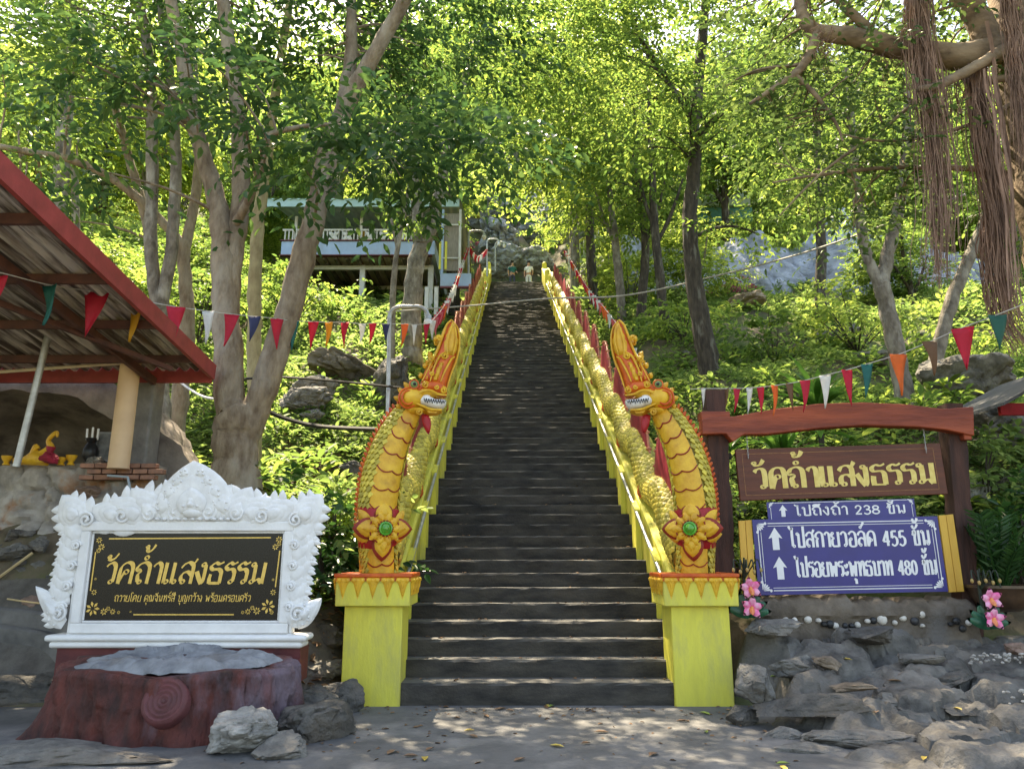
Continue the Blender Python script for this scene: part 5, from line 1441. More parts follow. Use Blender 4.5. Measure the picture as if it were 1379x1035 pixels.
    mb.add(vs, fs); mb.build('masonry', pm('rubble_stone', (0.46, 0.42, 0.37), (0.20, 0.18, 0.16), 3.2, 0.85, 0.8, 16, c3=(0.33, 0.17, 0.09), s3=1.7, w3=(0.55, 0.66), detail=9), wl, sharp=40)
    bk = MB(); rng = random.Random(2)
    for r in range(3):
        for k in range(5):
            bk.box((-5.55 + 0.20 * k + (0.1 if r % 2 else 0), 9.74 + rng.uniform(-.01, .01), 2.50 + 0.075 * r), (0.185, 0.12, 0.06))
    bk.build('brickwork', pm('old_brick', (0.34, 0.17, 0.11), (0.22, 0.12, 0.09), 9, 0.9, 0.5, island=0.25), wl, bevel=0.006)
    ct = at(85, 640, 9.9)
    for i, (px, py, w) in enumerate(((128, 622, .30), (60, 770, .5), (30, 790, .55), (85, 800, .5), (20, 745, .5), (110, 745, .45), (100, 690, .5), (118, 660, .4), (55, 735, .35), (60, 810, .6))):
        p = at(px, py, 9.78 if py < 700 else 9.4)
        rock(p, (w, w * 0.8, w * 0.62), 70 + i, ('loose stone on top of the rubble wall', 'stone in the scree heap left of the name stone', 'grey stone low in the scree by the kerb', 'flat stone at the right of the scree', 'tilted stone at the left of the scree', 'small stone beside the name stone edge', 'reddish stone bulging from the rubble wall', 'brown stone high in the rubble wall', 'flat pale stone in the middle of the wall', 'wide stone at the bottom of the scree')[i], pm('red_stone', (0.30, 0.2, 0.15)) if i in (6, 7) else S_, 'rock', 'rock', rough=0.15)
    rs = random.Random(44)
    for i in range(16):
        px, py = rs.uniform(-20, 105), rs.uniform(715, 812)
        p = at(px, py, 9.75 - (py - 715) * 0.0065); w = rs.uniform(0.18, 0.40)
        rock((p.x, p.y, p.z), (w, w * 0.8, w * 0.6), 200 + i, 'loose rubble stone heaped below the grotto wall', (S_, DK, S_, pm('red_stone', (0.30, 0.2, 0.15)))[i % 4], 'stone', 'stone', 'rubble stones heaped below the grotto wall', rough=0.16, sub=3, rz=i)
    # grotto: rough half-dome open to the front
    gr = MB(); vs = []; fs = []
    nu, nv = 48, 22; cxg, cyg, czg = -7.0, 10.35, 2.3
    for sh in (0, 1):
        for i in range(nu + 1):
            a = math.pi * i / nu
            for j in range(nv + 1):
                b = 0.5 * math.pi * j / nv
                r = (2.05 if sh == 0 else 2.5)
                d = Vector((math.cos(a), math.sin(b) * math.sin(a) , math.cos(b) * math.sin(a)))
                t = noise.fractal(d * 2.2 + Vector((sh * 3, 0, 0)), 1, 2, 5)
                rr_ = r * (1 + 0.09 * t)
                vs.append((cxg + rr_ * d.x, cyg + rr_ * d.y * 1.0, czg + rr_ * d.z * 0.72))
    N1 = (nu + 1) * (nv + 1)
    for sh in (0, 1):
        for i in range(nu):
            for j in range(nv):
                q = [sh * N1 + i * (nv + 1) + j, sh * N1 + i * (nv + 1) + j + 1, sh * N1 + (i + 1) * (nv + 1) + j + 1, sh * N1 + (i + 1) * (nv + 1) + j]
                fs.append(q if sh else q[::-1])
    for i in range(nu):
        a, b = i * (nv + 1), (i + 1) * (nv + 1)
        fs.append((a, b, N1 + b, N1 + a))
    gr.add(vs, fs)
    o = gr.build('grotto', pm('grotto_rock', (0.27, 0.225, 0.185), (0.11, 0.09, 0.075), 2.4, 0.9, 1.0, 9, c3=(0.24, 0.21, 0.18), s3=1.0, detail=10), base=(cxg, cyg + 1, 2.4), sharp=60)
    tag(o, 'dark rocky grotto with an arched mouth behind the peach column', 'grotto')
    p = at(196, 560, 10.1)
    q = MB(); q.box((p.x, 10.15, 3.15), (0.26, 0.35, 1.75)); o = q.build('stone_pier', pm('grey_plaster', (0.25, 0.24, 0.225), (0.14, 0.135, 0.13), 4, 0.9, 0.6), bevel=0.03)
    tag(o, 'grey plastered pier at the right edge of the grotto', 'pier')
    # offerings on the wall
    GO = M_gold()
    p = at(42, 627, 9.75)
    of = empty('golden_boat', p, 'golden swan prowed boat on the grotto wall', 'statue')
    q = MB(); v, f = inflate([(-0.24, 0.02), (0.22, 0.0), (0.26, 0.14), (0.17, 0.16), (0.02, 0.22), (-0.12, 0.12), (-0.25, 0.14)], 0.09, 0.04, True); q.add(v, f, frame_xz(p)); q.build('hull', GO, of)
    q = MB(); q.tube(catmull([p + Vector((0.10, 0, 0.15)), p + Vector((0.22, 0, 0.24)), p + Vector((0.18, 0, 0.34)), p + Vector((0.27, 0, 0.44)), p + Vector((0.29, 0, 0.38))], 6), [0.05] * 6 + lerp_list([0.05, 0.028, 0.03, 0.012], 19), 8); q.build('neck', GO, of)
    q = MB(); q.tube(catmull([p + Vector((-0.02, 0, 0.14)), p + Vector((0.02, 0, 0.26)), p + Vector((0.06, 0, 0.22))], 6), 0.03, 6); q.build('crest', GO, of)
    p = at(64, 628, 9.6)
    q = MB(); rock_mesh(q, (p.x, p.y, p.z + 0.09), (0.30, 0.24, 0.24), 5, rough=0.15); q.tube([p + Vector((0, 0, 0.17)), p + Vector((0.01, 0, 0.26))], [0.03, 0.06], 8)
    o = q.build('cloth_bundle', pm('crimson_cloth', (0.38, 0.02, 0.05), (0.25, 0.015, 0.03), 9, 0.7, 0.4)); tag(o, 'tied crimson cloth bundle beside the golden boat', 'bundle')
    for px, h, lab in ((82, 0.10, 'small gold bowl beside the crimson bundle'), (95, 0.13, 'small gold candle stand between bowl and vase'), (8, 0.12, 'small gold bowl left of the grey pole')):
        p = at(px, 626, 9.75); q = MB(); q.lathe([(0.05, 0), (0.03, h * .3), (0.06, h * .7), (0.07, h), (0.0, h)], p, 14); o = q.build('offering_bowl', GO); tag(o, lab, 'bowl', 'gold offerings on the grotto wall')
    p = at(120, 622, 9.9); v_ = empty('candle_vase', p, 'dark vase of white candles on the grotto wall', 'vase')
    q = MB(); q.lathe([(0.05, 0), (0.10, 0.08), (0.09, 0.18), (0.05, 0.26), (0.08, 0.32), (0, 0.32)], p, 16); q.build('vase', M_black, v_)
    for k in range(3):
        q = MB(); q.tube([p + Vector((-0.07 + 0.07 * k, 0, 0.3)), p + Vector((-0.08 + 0.075 * k, 0, 0.45 + 0.02 * (k % 2)))], 0.014, 6); q.build('candle', M_white(), v_)
    p = at(137, 622, 10.0); pf = empty('picture_frame', p, 'grey framed picture leaning inside the grotto by the column', 'picture')
    M = frame_xz(p, 1, 0.3) @ Matrix.Rotation(R(-10), 4, 'X')
    q = MB(); q.prism([(-0.13, 0), (0.13, 0), (0.16, 0.42), (-0.10, 0.42)], 0.03, M); q.build('frame', pm('grey_frame', (0.3, 0.3, 0.29), (0.2, 0.2, 0.2), 6, 0.5), pf)
    q = MB(); q.prism([(-0.10, 0.03), (0.10, 0.03), (0.13, 0.39), (-0.07, 0.39)], 0.004, M @ Matrix.Translation((0, 0, 0.031))); q.build('picture', pm('dark_print', (0.06, 0.065, 0.06), (0.2, 0.2, 0.19), 7, 0.3), pf)
    # curved kerb below the wall
    mb = MB(); pts = [at(-60, 812, 9.0), at(20, 818, 9.0), at(75, 826, 8.95), at(100, 840, 8.8)]
    pp = catmull(pts, 6)
    for k, (dz, w) in enumerate(((-0.16, .0), (-0.34, .14))):
        vs = []; fs = []
        for i, p in enumerate(pp):
            y = p.y - w
            vs += [(p.x, y - 0.08, p.z + dz - 0.30), (p.x, y - 0.08, p.z + dz + 0.13), (p.x, y - 0.05, p.z + dz + 0.155), (p.x, y + 0.5, p.z + dz + 0.155)]
        for i in range(len(pp) - 1):
            for j in range(3): fs.append((i * 4 + j, i * 4 + 4 + j, i * 4 + 5 + j, i * 4 + j + 1))
        mb.add(vs, fs)
    o = mb.build('stone_kerb', pm('kerb_concrete', (0.20, 0.19, 0.175), (0.10, 0.097, 0.09), 3, 0.9, 0.6, 20)); tag(o, 'curved double stone kerb below the scree heap', 'kerb')
    a, b = at(-8, 782, 9.2), at(44, 744, 9.3)
    q = MB(); q.tube([a, b], 0.018, 6); o = q.build('bamboo_stick', pm('bamboo', (0.55, 0.42, 0.22), (0.45, 0.33, 0.16), 8, 0.5)); tag(o, 'thin bamboo stick lying on the scree heap', 'stick')
    a, b, c = at(145, 640, 9.6), at(172, 642, 9.55), at(178, 672, 9.5)
    q = MB(); q.tube([a, b, c], 0.016, 6); o = q.build('water_pipe', pm('pvc_pipe', (0.35, 0.42, 0.46), (0.3, 0.36, 0.4), 5, 0.4)); tag(o, 'blue grey water pipe bent over the brick end of the wall', 'pipe')
shrine()
def eave():
    Y = 9.3; a = at(1362, 560, Y)
    root = empty('corner_roof', a, 'corner of a small grey roof with red eaves at the right edge', 'roof')
    p = [at(1352, 541, Y), at(1420, 492, Y), at(1480, 470, Y)]
    q = MB(); q.add([p[0], p[1] + Vector((.6, 0, .2)), p[1] + Vector((.6, 2.0, .2)), p[0] + Vector((0, 2.0, 0)), p[0] + Vector((0, 0, -0.04)), p[1] + Vector((.6, 0, .16)), p[1] + Vector((.6, 2.0, .16)), p[0] + Vector((0, 2, -0.04))], [(0, 1, 2, 3), (7, 6, 5, 4), (0, 4, 5, 1), (3, 2, 6, 7), (0, 3, 7, 4), (1, 5, 6, 2)])
    q.build('roof_sheet', pm('grey_sheet', (0.14, 0.14, 0.14), (0.07, 0.07, 0.07), 6, 0.8, stretch=(1, 8, 1), spec=0.15), root)
    q = MB(); b = at(1366, 545, Y); q.box((b.x + 0.6, Y + 0.3, b.z), (1.2, 0.06, 0.16)); q.build('fascia', M_red(), root)
eave()
# ---------------------------------------------------------------- pavilion on posts, left of the stairs
def pavilion():
    Y = 27.0
    PB = pm('pale_blue_paint', (0.40, 0.53, 0.72), (0.32, 0.44, 0.62), 2, 0.7, 0.2, 12, c3=(0.32, 0.38, 0.45), s3=0.8)
    WHT = pm('white_paint', (0.72, 0.71, 0.68), (0.55, 0.54, 0.51), 3, 0.6)
    a0, a1 = at(378, 343, Y), at(588, 343, Y)
    root = empty('pavilion', ((a0.x + a1.x) / 2, Y + 3, a0.z - 2.4), 'two level pavilion on white posts with pale blue band left of the stairs', 'building')
    x0, x1 = at(378, 343, Y).x, at(580, 343, Y).x
    zb, zt = at(480, 343, Y).z, at(480, 325, Y).z
    q = MB(); q.box(((x0 + x1) / 2, Y + 0.08, (zb + zt) / 2), (x1 - x0, 0.16, zt - zb)); q.box((x1 + 0.08, Y + 3.5, (zb + zt) / 2), (0.16, 7.1, zt - zb)); q.build('band', PB, root)
    q = MB(); q.box(((x0 + x1) / 2, Y + 0.06, zt + 0.03), (x1 - x0 + 0.1, 0.24, 0.035)); q.box(((x0 + x1) / 2, Y + 0.06, zb - 0.02), (x1 - x0 + 0.1, 0.22, 0.03)); q.build('red_edge', pm('dull_red', (0.20, 0.06, 0.07), (0.15, 0.05, 0.06), 5, 0.7), root)
    q = MB(); q.box(((x0 + x1) / 2, Y + 3.6, zb + 0.1), (x1 - x0 - 0.2, 7.0, 0.10)); q.build('floor', pm('floor_board', (0.70, 0.62, 0.52), (0.52, 0.45, 0.37), 3, 0.8, stretch=(4, 0.4, 1)), root)
    for k in range(13):
        x = x0 + 0.3 + (x1 - x0 - 0.5) * k / 12
        q = MB(); q.box((x, Y + 3.6, zb - 0.03), (0.12, 6.8, 0.16)); q.build('joist', pm('joist_wood', (0.20, 0.17, 0.14), (0.12, 0.10, 0.08), 5, 0.8), root)
    for k, yy in enumerate((Y + 0.9, Y + 3.2)):
        q = MB(); q.box(((x0 + x1) / 2, yy, zb - 0.19), (x1 - x0, 0.14, 0.16)); q.build('cross_beam', WHT, root)
    for px, yy, w in ((488, Y + 0.9, .20), (580, Y + 0.9, .20), (405, Y + 0.9, .2), (499, Y + 3.2, .2), (588, Y + 3.2, .2)):
        x = at(px, 380, yy).x; zg = terr1(x, yy) - 0.4
        q = MB(); q.box((x, yy, (zb - 0.1 + zg) / 2), (w, w, zb - 0.1 - zg)); q.build('column', WHT, root)
    # railing
    zr0, zr1 = zt + 0.06, at(480, 309, Y).z
    q = MB()
    q.box(((x0 + x1) / 2, Y + 0.06, zr1), (x1 - x0, 0.07, 0.07))
    for k in range(int((x1 - x0) / 0.15)):
        q.box((x0 + 0.1 + 0.15 * k, Y + 0.06, (zr0 + zr1) / 2), (0.045, 0.045, zr1 - zr0))
    q.build('railing', WHT, root)
    for px in (449, 468, 499, 517, 546):
        c = at(px, 318, Y - 0.02); q = MB()
        for a in (45, 135, 225, 315):
            v, f = inflate(kranok(0.17, 0.26), 0.03, 0.06); q.add(v, f, frame_xz(c) @ Matrix.Rotation(R(a), 4, 'Z'))
        q.build('rosette', WHT, root)
    zroof = at(480, 288, Y).z
    for px in (395, 484, 580):
        x = at(px, 320, Y).x; q = MB(); q.box((x, Y + 0.25, (zt + zroof) / 2), (0.10, 0.10, zroof - zt)); q.build('post', WHT, root)
    x = at(490, 300, Y + 1.5).x
    q = MB(); q.box((x, Y + 1.5, (zt + zroof) / 2), (0.32, 0.25, zroof - zt)); q.build('yellow_column', pm('ochre_paint', (0.60, 0.34, 0.05), (0.5, 0.28, 0.04), 4, 0.6), root)
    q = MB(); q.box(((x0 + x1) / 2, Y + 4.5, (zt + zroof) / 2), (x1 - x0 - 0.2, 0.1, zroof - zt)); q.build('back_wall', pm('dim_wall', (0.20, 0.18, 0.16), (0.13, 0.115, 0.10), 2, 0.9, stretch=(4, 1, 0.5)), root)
    # roof
    xr = at(615, 280, Y).x
    q = MB(); vs = []; fs = []; n = 90
    for i in range(n + 1):
        xx = x0 - 0.5 + (xr - x0 + 0.7) * i / n
        w = 0.035 * math.sin(i * 1.57)
        vs += [(xx, Y - 0.7, zroof + 0.30 + w), (xx, Y + 3.5, zroof + 1.2 + w), (xx, Y + 7.5, zroof + 0.5 + w)]
    for i in range(n): fs += [(3 * i, 3 * i + 3, 3 * i + 4, 3 * i + 1), (3 * i + 1, 3 * i + 4, 3 * i + 5, 3 * i + 2)]
    q.add(vs, fs); q.build('roof', pm('teal_roof', (0.42, 0.56, 0.52), (0.30, 0.42, 0.40), 4, 0.5, stretch=(1, 0.3, 1)), root, sharp=80)
    q = MB(); q.box(((x0 + xr) / 2 - 0.15, Y - 0.62, zroof + 0.16), (xr - x0 + 0.6, 0.06, 0.34)); q.build('eave_board', pm('pale_teal', (0.42, 0.60, 0.60), (0.34, 0.50, 0.50), 4, 0.6), root)
    # side annex with bamboo blinds
    b0, b1 = at(592, 383, 26.0), at(634, 365, 26.0)
    q = MB(); q.box(((b0.x + b1.x) / 2, 26.3, (b0.z + b1.z) / 2), (b1.x - b0.x, 0.14, b1.z - b0.z)); q.build('band', PB, root)
    q = MB(); q.box(((b0.x + b1.x) / 2, 26.2, b0.z - 0.04), (b1.x - b0.x, 0.12, 0.07)); q.build('red_edge', pm('dull_red', (0.20, 0.06, 0.07), (0.15, 0.05, 0.06), 5, 0.7), root)
    c0, c1 = at(596, 362, 26.3), at(618, 285, 26.3)
    q = MB(); q.box(((c0.x + c1.x) / 2, 26.5, (c0.z + c1.z) / 2), (c1.x - c0.x, 0.05, c1.z - c0.z)); q.build('blind', pm('blind_slats', (0.34, 0.30, 0.25), (0.22, 0.19, 0.16), 6, 0.8, stretch=(6, 1, 0.6)), root)
    for px in (594, 618):
        d0, d1 = at(px, 385, 26.25), at(px, 280, 26.25)
        q = MB(); q.box((d0.x, 26.42, (d0.z + d1.z) / 2), (0.09, 0.09, d1.z - d0.z)); q.build('post', WHT if px > 600 else PB, root)
    for px, py in ((606, 345), (606, 300)):
        d = at(px, py, 26.2); q = MB(); q.box((d.x, 26.38, d.z), (0.62, 0.05, 0.05)); q.build('rail', WHT, root)
    for px in (592, 600):
        d0, d1 = at(px, 362, 25.9), at(px, 325, 25.9); q = MB(); q.box((d0.x, 25.95, (d0.z + d1.z) / 2), (0.08, 0.08, d1.z - d0.z)); q.build('yellow_post', M_yellow(), root)
    for px in (575, 588):
        x = at(px, 385, 26.3).x; zg = terr1(x, 26.3) - 0.4
        q = MB(); q.box((x, 26.3, (b0.z + zg) / 2), (0.14, 0.14, b0.z - zg)); q.build('column', WHT, root)
pavilion()

# ---------------------------------------------------------------- things at the head of the stairs
CL = M_cliff()
for i, (px, py, Y, d, lab) in enumerate((
    (680, 352, 47.5, (4.0, 2.6, 2.8), 'ribbed grey rock just behind the head of the stairs, left half'),
    (722, 352, 48.0, (3.4, 2.6, 2.4), 'ribbed grey rock just behind the head of the stairs, right half'),
    (675, 322, 50.5, (6.5, 4.0, 4.0), 'big grey outcrop above the ribbed rocks'),
    (735, 300, 53.0, (7.5, 4.0, 6.0), 'tall grey outcrop behind the yellow post'),
    (670, 262, 56.0, (9.0, 5.0, 8.0), 'highest grey rock face over the stairs'),
    (790, 340, 46.0, (4.2, 4.0, 3.0), 'grey rock face under the small green stairway'),
    (815, 375, 38.0, (4.0, 3.2, 3.0), 'grey rock face beside the upper right balustrade'),
    (860, 385, 35.0, (3.6, 3.0, 2.0), 'low grey rock right of the upper balustrade'))):
    p = at(px, py, Y); rock(p, d, 100 + i, lab, CL, 'cliff_rock', 'rock', rough=0.22, npts=22, rz=i * 0.7)
def rock_face():
    """a whitewashed rock face leaning back along the top of the right slope"""
    mb = MB(); xs = np.arange(5.2, 24.0, 0.16); ts = np.linspace(-0.12, 1, 46); vs = []; fs = []
    for x in xs:
        for t in ts:
            hh = 5.0 + 0.7 * math.sin(x * 0.5) + 0.5 * math.sin(x * 1.3)
            y = 29.5 + 0.05 * (x - 12) ** 2 * 0.3 + t * 3.4
            p = Vector((x * 0.55, t * 1.1, 2.0))
            q = noise.fractal(p, 0.8, 2.0, 7) * 0.8 - (1 - abs(noise.noise(Vector((x * 0.5 + t * 1.7, t * 1.2 - x * 0.2, 5.0))))) ** 10 * 0.5
            vs.append((x, y - q * 0.8, terr1(x, 29.5) - 0.6 + hh * t + 0.25 * q))
    n = len(ts)
    for a in range(len(xs) - 1):
        for b in range(n - 1): fs.append((a * n + b, a * n + n + b, a * n + n + b + 1, a * n + b + 1))
    mb.add(vs, fs)
    o = mb.build('cliff', pm('whitewashed_rock', (0.44, 0.48, 0.55), (0.17, 0.185, 0.21), 1.3, 0.9, 1.0, 5, detail=11, c3=(0.20, 0.21, 0.21), s3=0.5, w3=(0.52, 0.7), stretch=(1, 1, 1.6), bdist=0.1), base=(14, 31, 9), sharp=50)
    tag(o, 'pale bluish whitewashed rock face along the top of the right slope', 'rock face')
rock_face()
for i, (px, py, Y, d, lab, m) in enumerate((
    (425, 475, 15.0, (1.2, 0.9, 0.8), 'grey boulder on the slope under the left bunting', S_),
    (470, 445, 18.0, (2.3, 1.0, 1.2), 'broad brownish rock face below the pavilion', pm('brown_cliff', (0.20, 0.165, 0.12), (0.08, 0.065, 0.05), 3, 0.9, 1.0, 8, detail=11)),
    (540, 450, 17.5, (2.2, 1.5, 1.9), 'dark rock face behind the near swan neck lamp', DK),
    (480, 538, 13.0, (0.7, 0.6, 0.5), 'small dark rock half covered by ferns left of the serpent', DK),
    (415, 492, 14.4, (1.4, 0.9, 0.6), 'ribbed grey rock below the slope boulder', S_),
    (500, 565, 12.0, (0.6, 0.5, 0.4), 'grey stone beside the left serpent scales', S_),
    (1295, 510, 13.0, (2.2, 1.4, 1.5), 'big grey boulder behind the red flag', S_),
    (1335, 580, 11.5, (1.8, 1.2, 1.0), 'grey rock behind the right post of the wooden frame', S_),
    (1340, 690, 9.9, (1.1, 0.6, 0.9), 'grey rock behind the potted plant', S_),
    (1310, 640, 10.6, (0.7, 0.5, 0.5), 'small pale rock on the bank beside the right post', PL),
    (1000, 415, 24.0, (3.0, 1.6, 1.0), 'pale earth coloured rock at the top of the right slope', pm('tan_rock', (0.45, 0.36, 0.28), (0.26, 0.2, 0.15), 4, 0.9, 0.8, 10)),
    (800, 530, 16.0, (1.0, 0.8, 0.6), 'dark rock behind the right balustrade', DK),
    (425, 860, 8.9, (0.8, 0.6, 0.5), 'dark stone in the bank left of the yellow pillar', DK),
    (435, 900, 8.6, (0.55, 0.5, 0.4), 'grey mottled stone between bank and left pillar', S_),
    (1170, 480, 17.0, (1.2, 0.9, 0.7), 'grey rock among leaves left of the pale forked trunk', S_))):
    p = at(px, py, Y); z = terr1(p.x, p.y)
    rock((p.x, p.y, min(p.z, z + d[2] * 0.25)), d, 140 + i, lab, m, 'rock', 'rock', rough=0.18, rz=i * 0.8)

def person(x, y, z, shirt, trousers, label, turn, arm):
    root = empty('person', (x, y, z), label, 'person')
    sk = pm('skin', (0.45, 0.27, 0.18), (0.40, 0.23, 0.15), 8, 0.6)
    def skin(name, pts, edges, rad, m):
        me = bpy.data.meshes.new(name); M = Matrix.Translation((0, 0, 0)) @ Matrix.Rotation(turn, 4, 'Z')
        me.from_pydata([tuple(M @ Vector(p)) for p in pts], edges, [])
        o = link_mesh(name, me, m, root)
        mo = o.modifiers.new('skin', 'SKIN'); sv = me.skin_vertices[0].data
        for i, r in enumerate(rad): sv[i].radius = r if isinstance(r, tuple) else (r, r)
        sv[0].use_root = True
        s = o.modifiers.new('sub', 'SUBSURF'); s.levels = s.render_levels = 1
        return o
    pts = [(0, 0, .93), (0, 0, 1.12), (0, 0, 1.36), (0, 0.0, 1.47), (0, -0.02, 1.56), (0, -0.02, 1.68),
           (.10, 0, .90), (.11, -.02, .50), (.11, .02, .07), (.11, -.12, .04), (-.10, 0, .90), (-.11, .03, .50), (-.11, .06, .07), (-.11, -.08, .04),
           (.18, 0, 1.38), (.25, .02, 1.12), (.24, -.05 - arm, .92 + arm), (.24, -.10 - arm, .84 + arm), (-.18, 0, 1.38), (-.26, .02, 1.12), (-.25, -.03, .88), (-.25, -.05, .79)]
    ed = [(0, 1), (1, 2), (2, 3), (3, 4), (4, 5), (0, 6), (6, 7), (7, 8), (8, 9), (0, 10), (10, 11), (11, 12), (12, 13), (2, 14), (14, 15), (15, 16), (16, 17), (2, 18), (18, 19), (19, 20), (20, 21)]
    skin('body', pts, ed, [(.15, .10), (.14, .10), (.16, .10), .055, .085, .08, .085, .06, .042, .04, .085, .06, .042, .04, .06, .045, .035, .035, .06, .045, .035, .035], sk)
    skin('shirt', [(0, 0, .92), (0, 0, 1.12), (0, 0, 1.36), (0, 0, 1.43), (.19, 0, 1.37), (.25, .02, 1.16), (-.19, 0, 1.37), (-.26, .02, 1.16)], [(0, 1), (1, 2), (2, 3), (2, 4), (4, 5), (2, 6), (6, 7)], [(.175, .125), (.165, .12), (.18, .12), (.07, .07), .075, .065, .075, .065], pm('shirt_' + label.split()[2], shirt, tuple(k * .8 for k in shirt), 6, 0.8))
    skin('trousers', [(0, 0, .96), (0, 0, .90), (.10, 0, .86), (.11, -.02, .50), (.11, .02, .12), (-.10, 0, .86), (-.11, .03, .50), (-.11, .06, .12)], [(0, 1), (1, 2), (2, 3), (3, 4), (1, 5), (5, 6), (6, 7)], [(.16, .115), (.16, .12), .10, .08, .065, .10, .08, .065], pm('trousers_' + label.split()[2], trousers, tuple(k * .8 for k in trousers), 6, 0.8))
    skin('hair', [(0, .01, 1.70), (0, .03, 1.74), (0, .07, 1.66)], [(0, 1), (0, 2)], [.095, .07, .06], M_black)
TZ = TOPZ
yp = Y0 + NSTEP * TREAD + 0.9
person(at(690, 366, yp).x, yp, TZ, (0.01, 0.13, 0.13), (0.05, 0.06, 0.10), 'person in dark teal shirt standing at the head of the stairs', 0.3, 0.12)
person(at(712, 366, yp).x, yp, TZ, (0.75, 0.78, 0.80), (0.62, 0.68, 0.74), 'person in white shirt and pale trousers at the head of the stairs', -0.2, 0.0)

# swan neck lamps
def lamp(px, py0, py1, Y, pxe, label, r=0.05, drop=0.0):
    a, b = at(px, py0, Y), at(px, py1, Y); e = at(pxe, py1, Y)
    a.z = min(a.z, terr1(a.x, a.y) - 0.2 if Y < 14 else a.z)
    root = empty('swan_neck_lamp', a, label, 'street lamp', 'swan neck lamps beside the stairs')
    w = e.x - b.x; k = abs(w) * 0.28
    s = 1 if w > 0 else -1
    pts = [a, a.lerp(b, 0.5), Vector((b.x, b.y, b.z - k))] + [Vector((b.x + s * k * (1 - math.cos(t)), b.y, b.z - k + k * math.sin(t))) for t in np.linspace(0.3, 1.57, 5)] + \
          [Vector((e.x - s * k * (1 - math.sin(t)), b.y, b.z - k * (1 - math.cos(t)))) for t in np.linspace(0.0, 1.57, 6)] + [Vector((e.x, b.y, b.z - k - drop))]
    q = MB(); q.tube(pts, r, 10); q.build('pole', M_steel(), root)
    q = MB(); q.lathe([(0.02, 0.12), (r * 1.5, 0.10), (r * 1.7, 0.02), (r * 1.2, 0.0)], (e.x, b.y, b.z - k - drop - 0.06), 14); q.build('socket', M_steel(), root)
    q = MB(); q.ball((e.x, b.y, b.z - k - drop - 0.10), (r * 2.0, r * 2.0, r * 2.2), 7); q.build('bulb', M_white(), root)
lamp(525, 560, 413, 12.3, 577, 'nearest swan neck lamp, behind the left serpent', 0.038)
lamp(631, 400, 311, 29.0, 652, 'swan neck lamp beside the blind of the pavilion', 0.05)
lamp(656, 372, 322, 37.0, 672, 'swan neck lamp beside the upper left balustrade end', 0.05)
lamp(667, 365, 326, 40.0, 679, 'furthest swan neck lamp at the head of the stairs', 0.045)
# yellow post and side stairway
def yellow_post(px, y0, y1, Y, lab):
    a, b = at(px, y0, Y), at(px, y1, Y); q = MB(); q.box((a.x, Y, (a.z + b.z) / 2), (0.30, 0.30, b.z - a.z)); q.box((a.x, Y, b.z), (0.42, 0.42, 0.2)); q.box((a.x, Y, a.z), (0.45, 0.45, 0.3))
    o = q.build('yellow_post', M_yellow(), bevel=0.02); tag(o, lab, 'post', 'yellow posts above the stairs')
yellow_post(735, 338, 225, 51.0, 'tall thin yellow post above the head of the stairs')
yellow_post(642, 290, 235, 54.0, 'shorter yellow post left of the tall one, partly hidden by leaves')
def side_stair():
    Y = 43.0; a, b = at(765, 350, Y), at(805, 322, Y)
    root = empty('side_stairway', (b.x, Y, b.z - 2), 'short side stairway with pale green railing right of the stairhead', 'stairway')
    q = MB()
    q.prism([(0, 0), (b.x - a.x, b.z - a.z), (b.x - a.x, b.z - a.z - 0.45), (0, -0.45)], 0.5, frame_xz((a.x, Y, a.z - 0.5))); q.box((b.x + 0.15, Y - 0.2, b.z - 1.2), (0.3, 0.5, 2.4)); q.build('stringer', pm('pale_green', (0.52, 0.60, 0.45), (0.4, 0.48, 0.36), 5, 0.6), root)
    q = MB(); q.tube([a + Vector((0, -0.5, 0.5)), b + Vector((0, -0.5, 0.5))], 0.09, 6); q.build('handrail', M_yellow(), root)
    for k in range(9):
        p = a.lerp(b, k / 8) + Vector((0, -0.5, 0)); q = MB(); q.tube([p + Vector((0, 0, -0.5)), p + Vector((0, 0, 0.5))], 0.04, 5); q.build('baluster', M_white(), root)
side_stair()
def picket(px0, px1, py0, py1, Y, label):
    a, b = at(px0, py1, Y), at(px1, py0, Y); root = empty('picket_fence', ((a.x + b.x) / 2, Y, a.z), label, 'fence')
    q = MB(); n = 24
    for k in range(n): q.box((a.x + (b.x - a.x) * k / (n - 1), Y, (a.z + b.z) / 2), (0.06, 0.05, b.z - a.z))
    for z in (0.15, 0.85): q.box(((a.x + b.x) / 2, Y + 0.05, a.z + (b.z - a.z) * z), (b.x - a.x, 0.05, 0.08))
    q.build('pickets', M_white(), root)
    q = MB(); q.box(((a.x + b.x) / 2, Y + 0.1, a.z - 0.45), (b.x - a.x + 0.6, 0.3, 0.9)); q.build('base_wall', pm('pale_green', (0.52, 0.60, 0.45)), root)
    q = MB(); q.box(((a.x + b.x) / 2, Y + 0.3, a.z - 1.4), (b.x - a.x + 0.9, 0.3, 0.9)); q.build('lower_wall', pm('teal_wall', (0.10, 0.30, 0.26), (0.07, 0.22, 0.2), 4, 0.6), root)
picket(935, 1000, 232, 258, 40.0, 'white picket fence on a green wall seen through the leaves on the right')

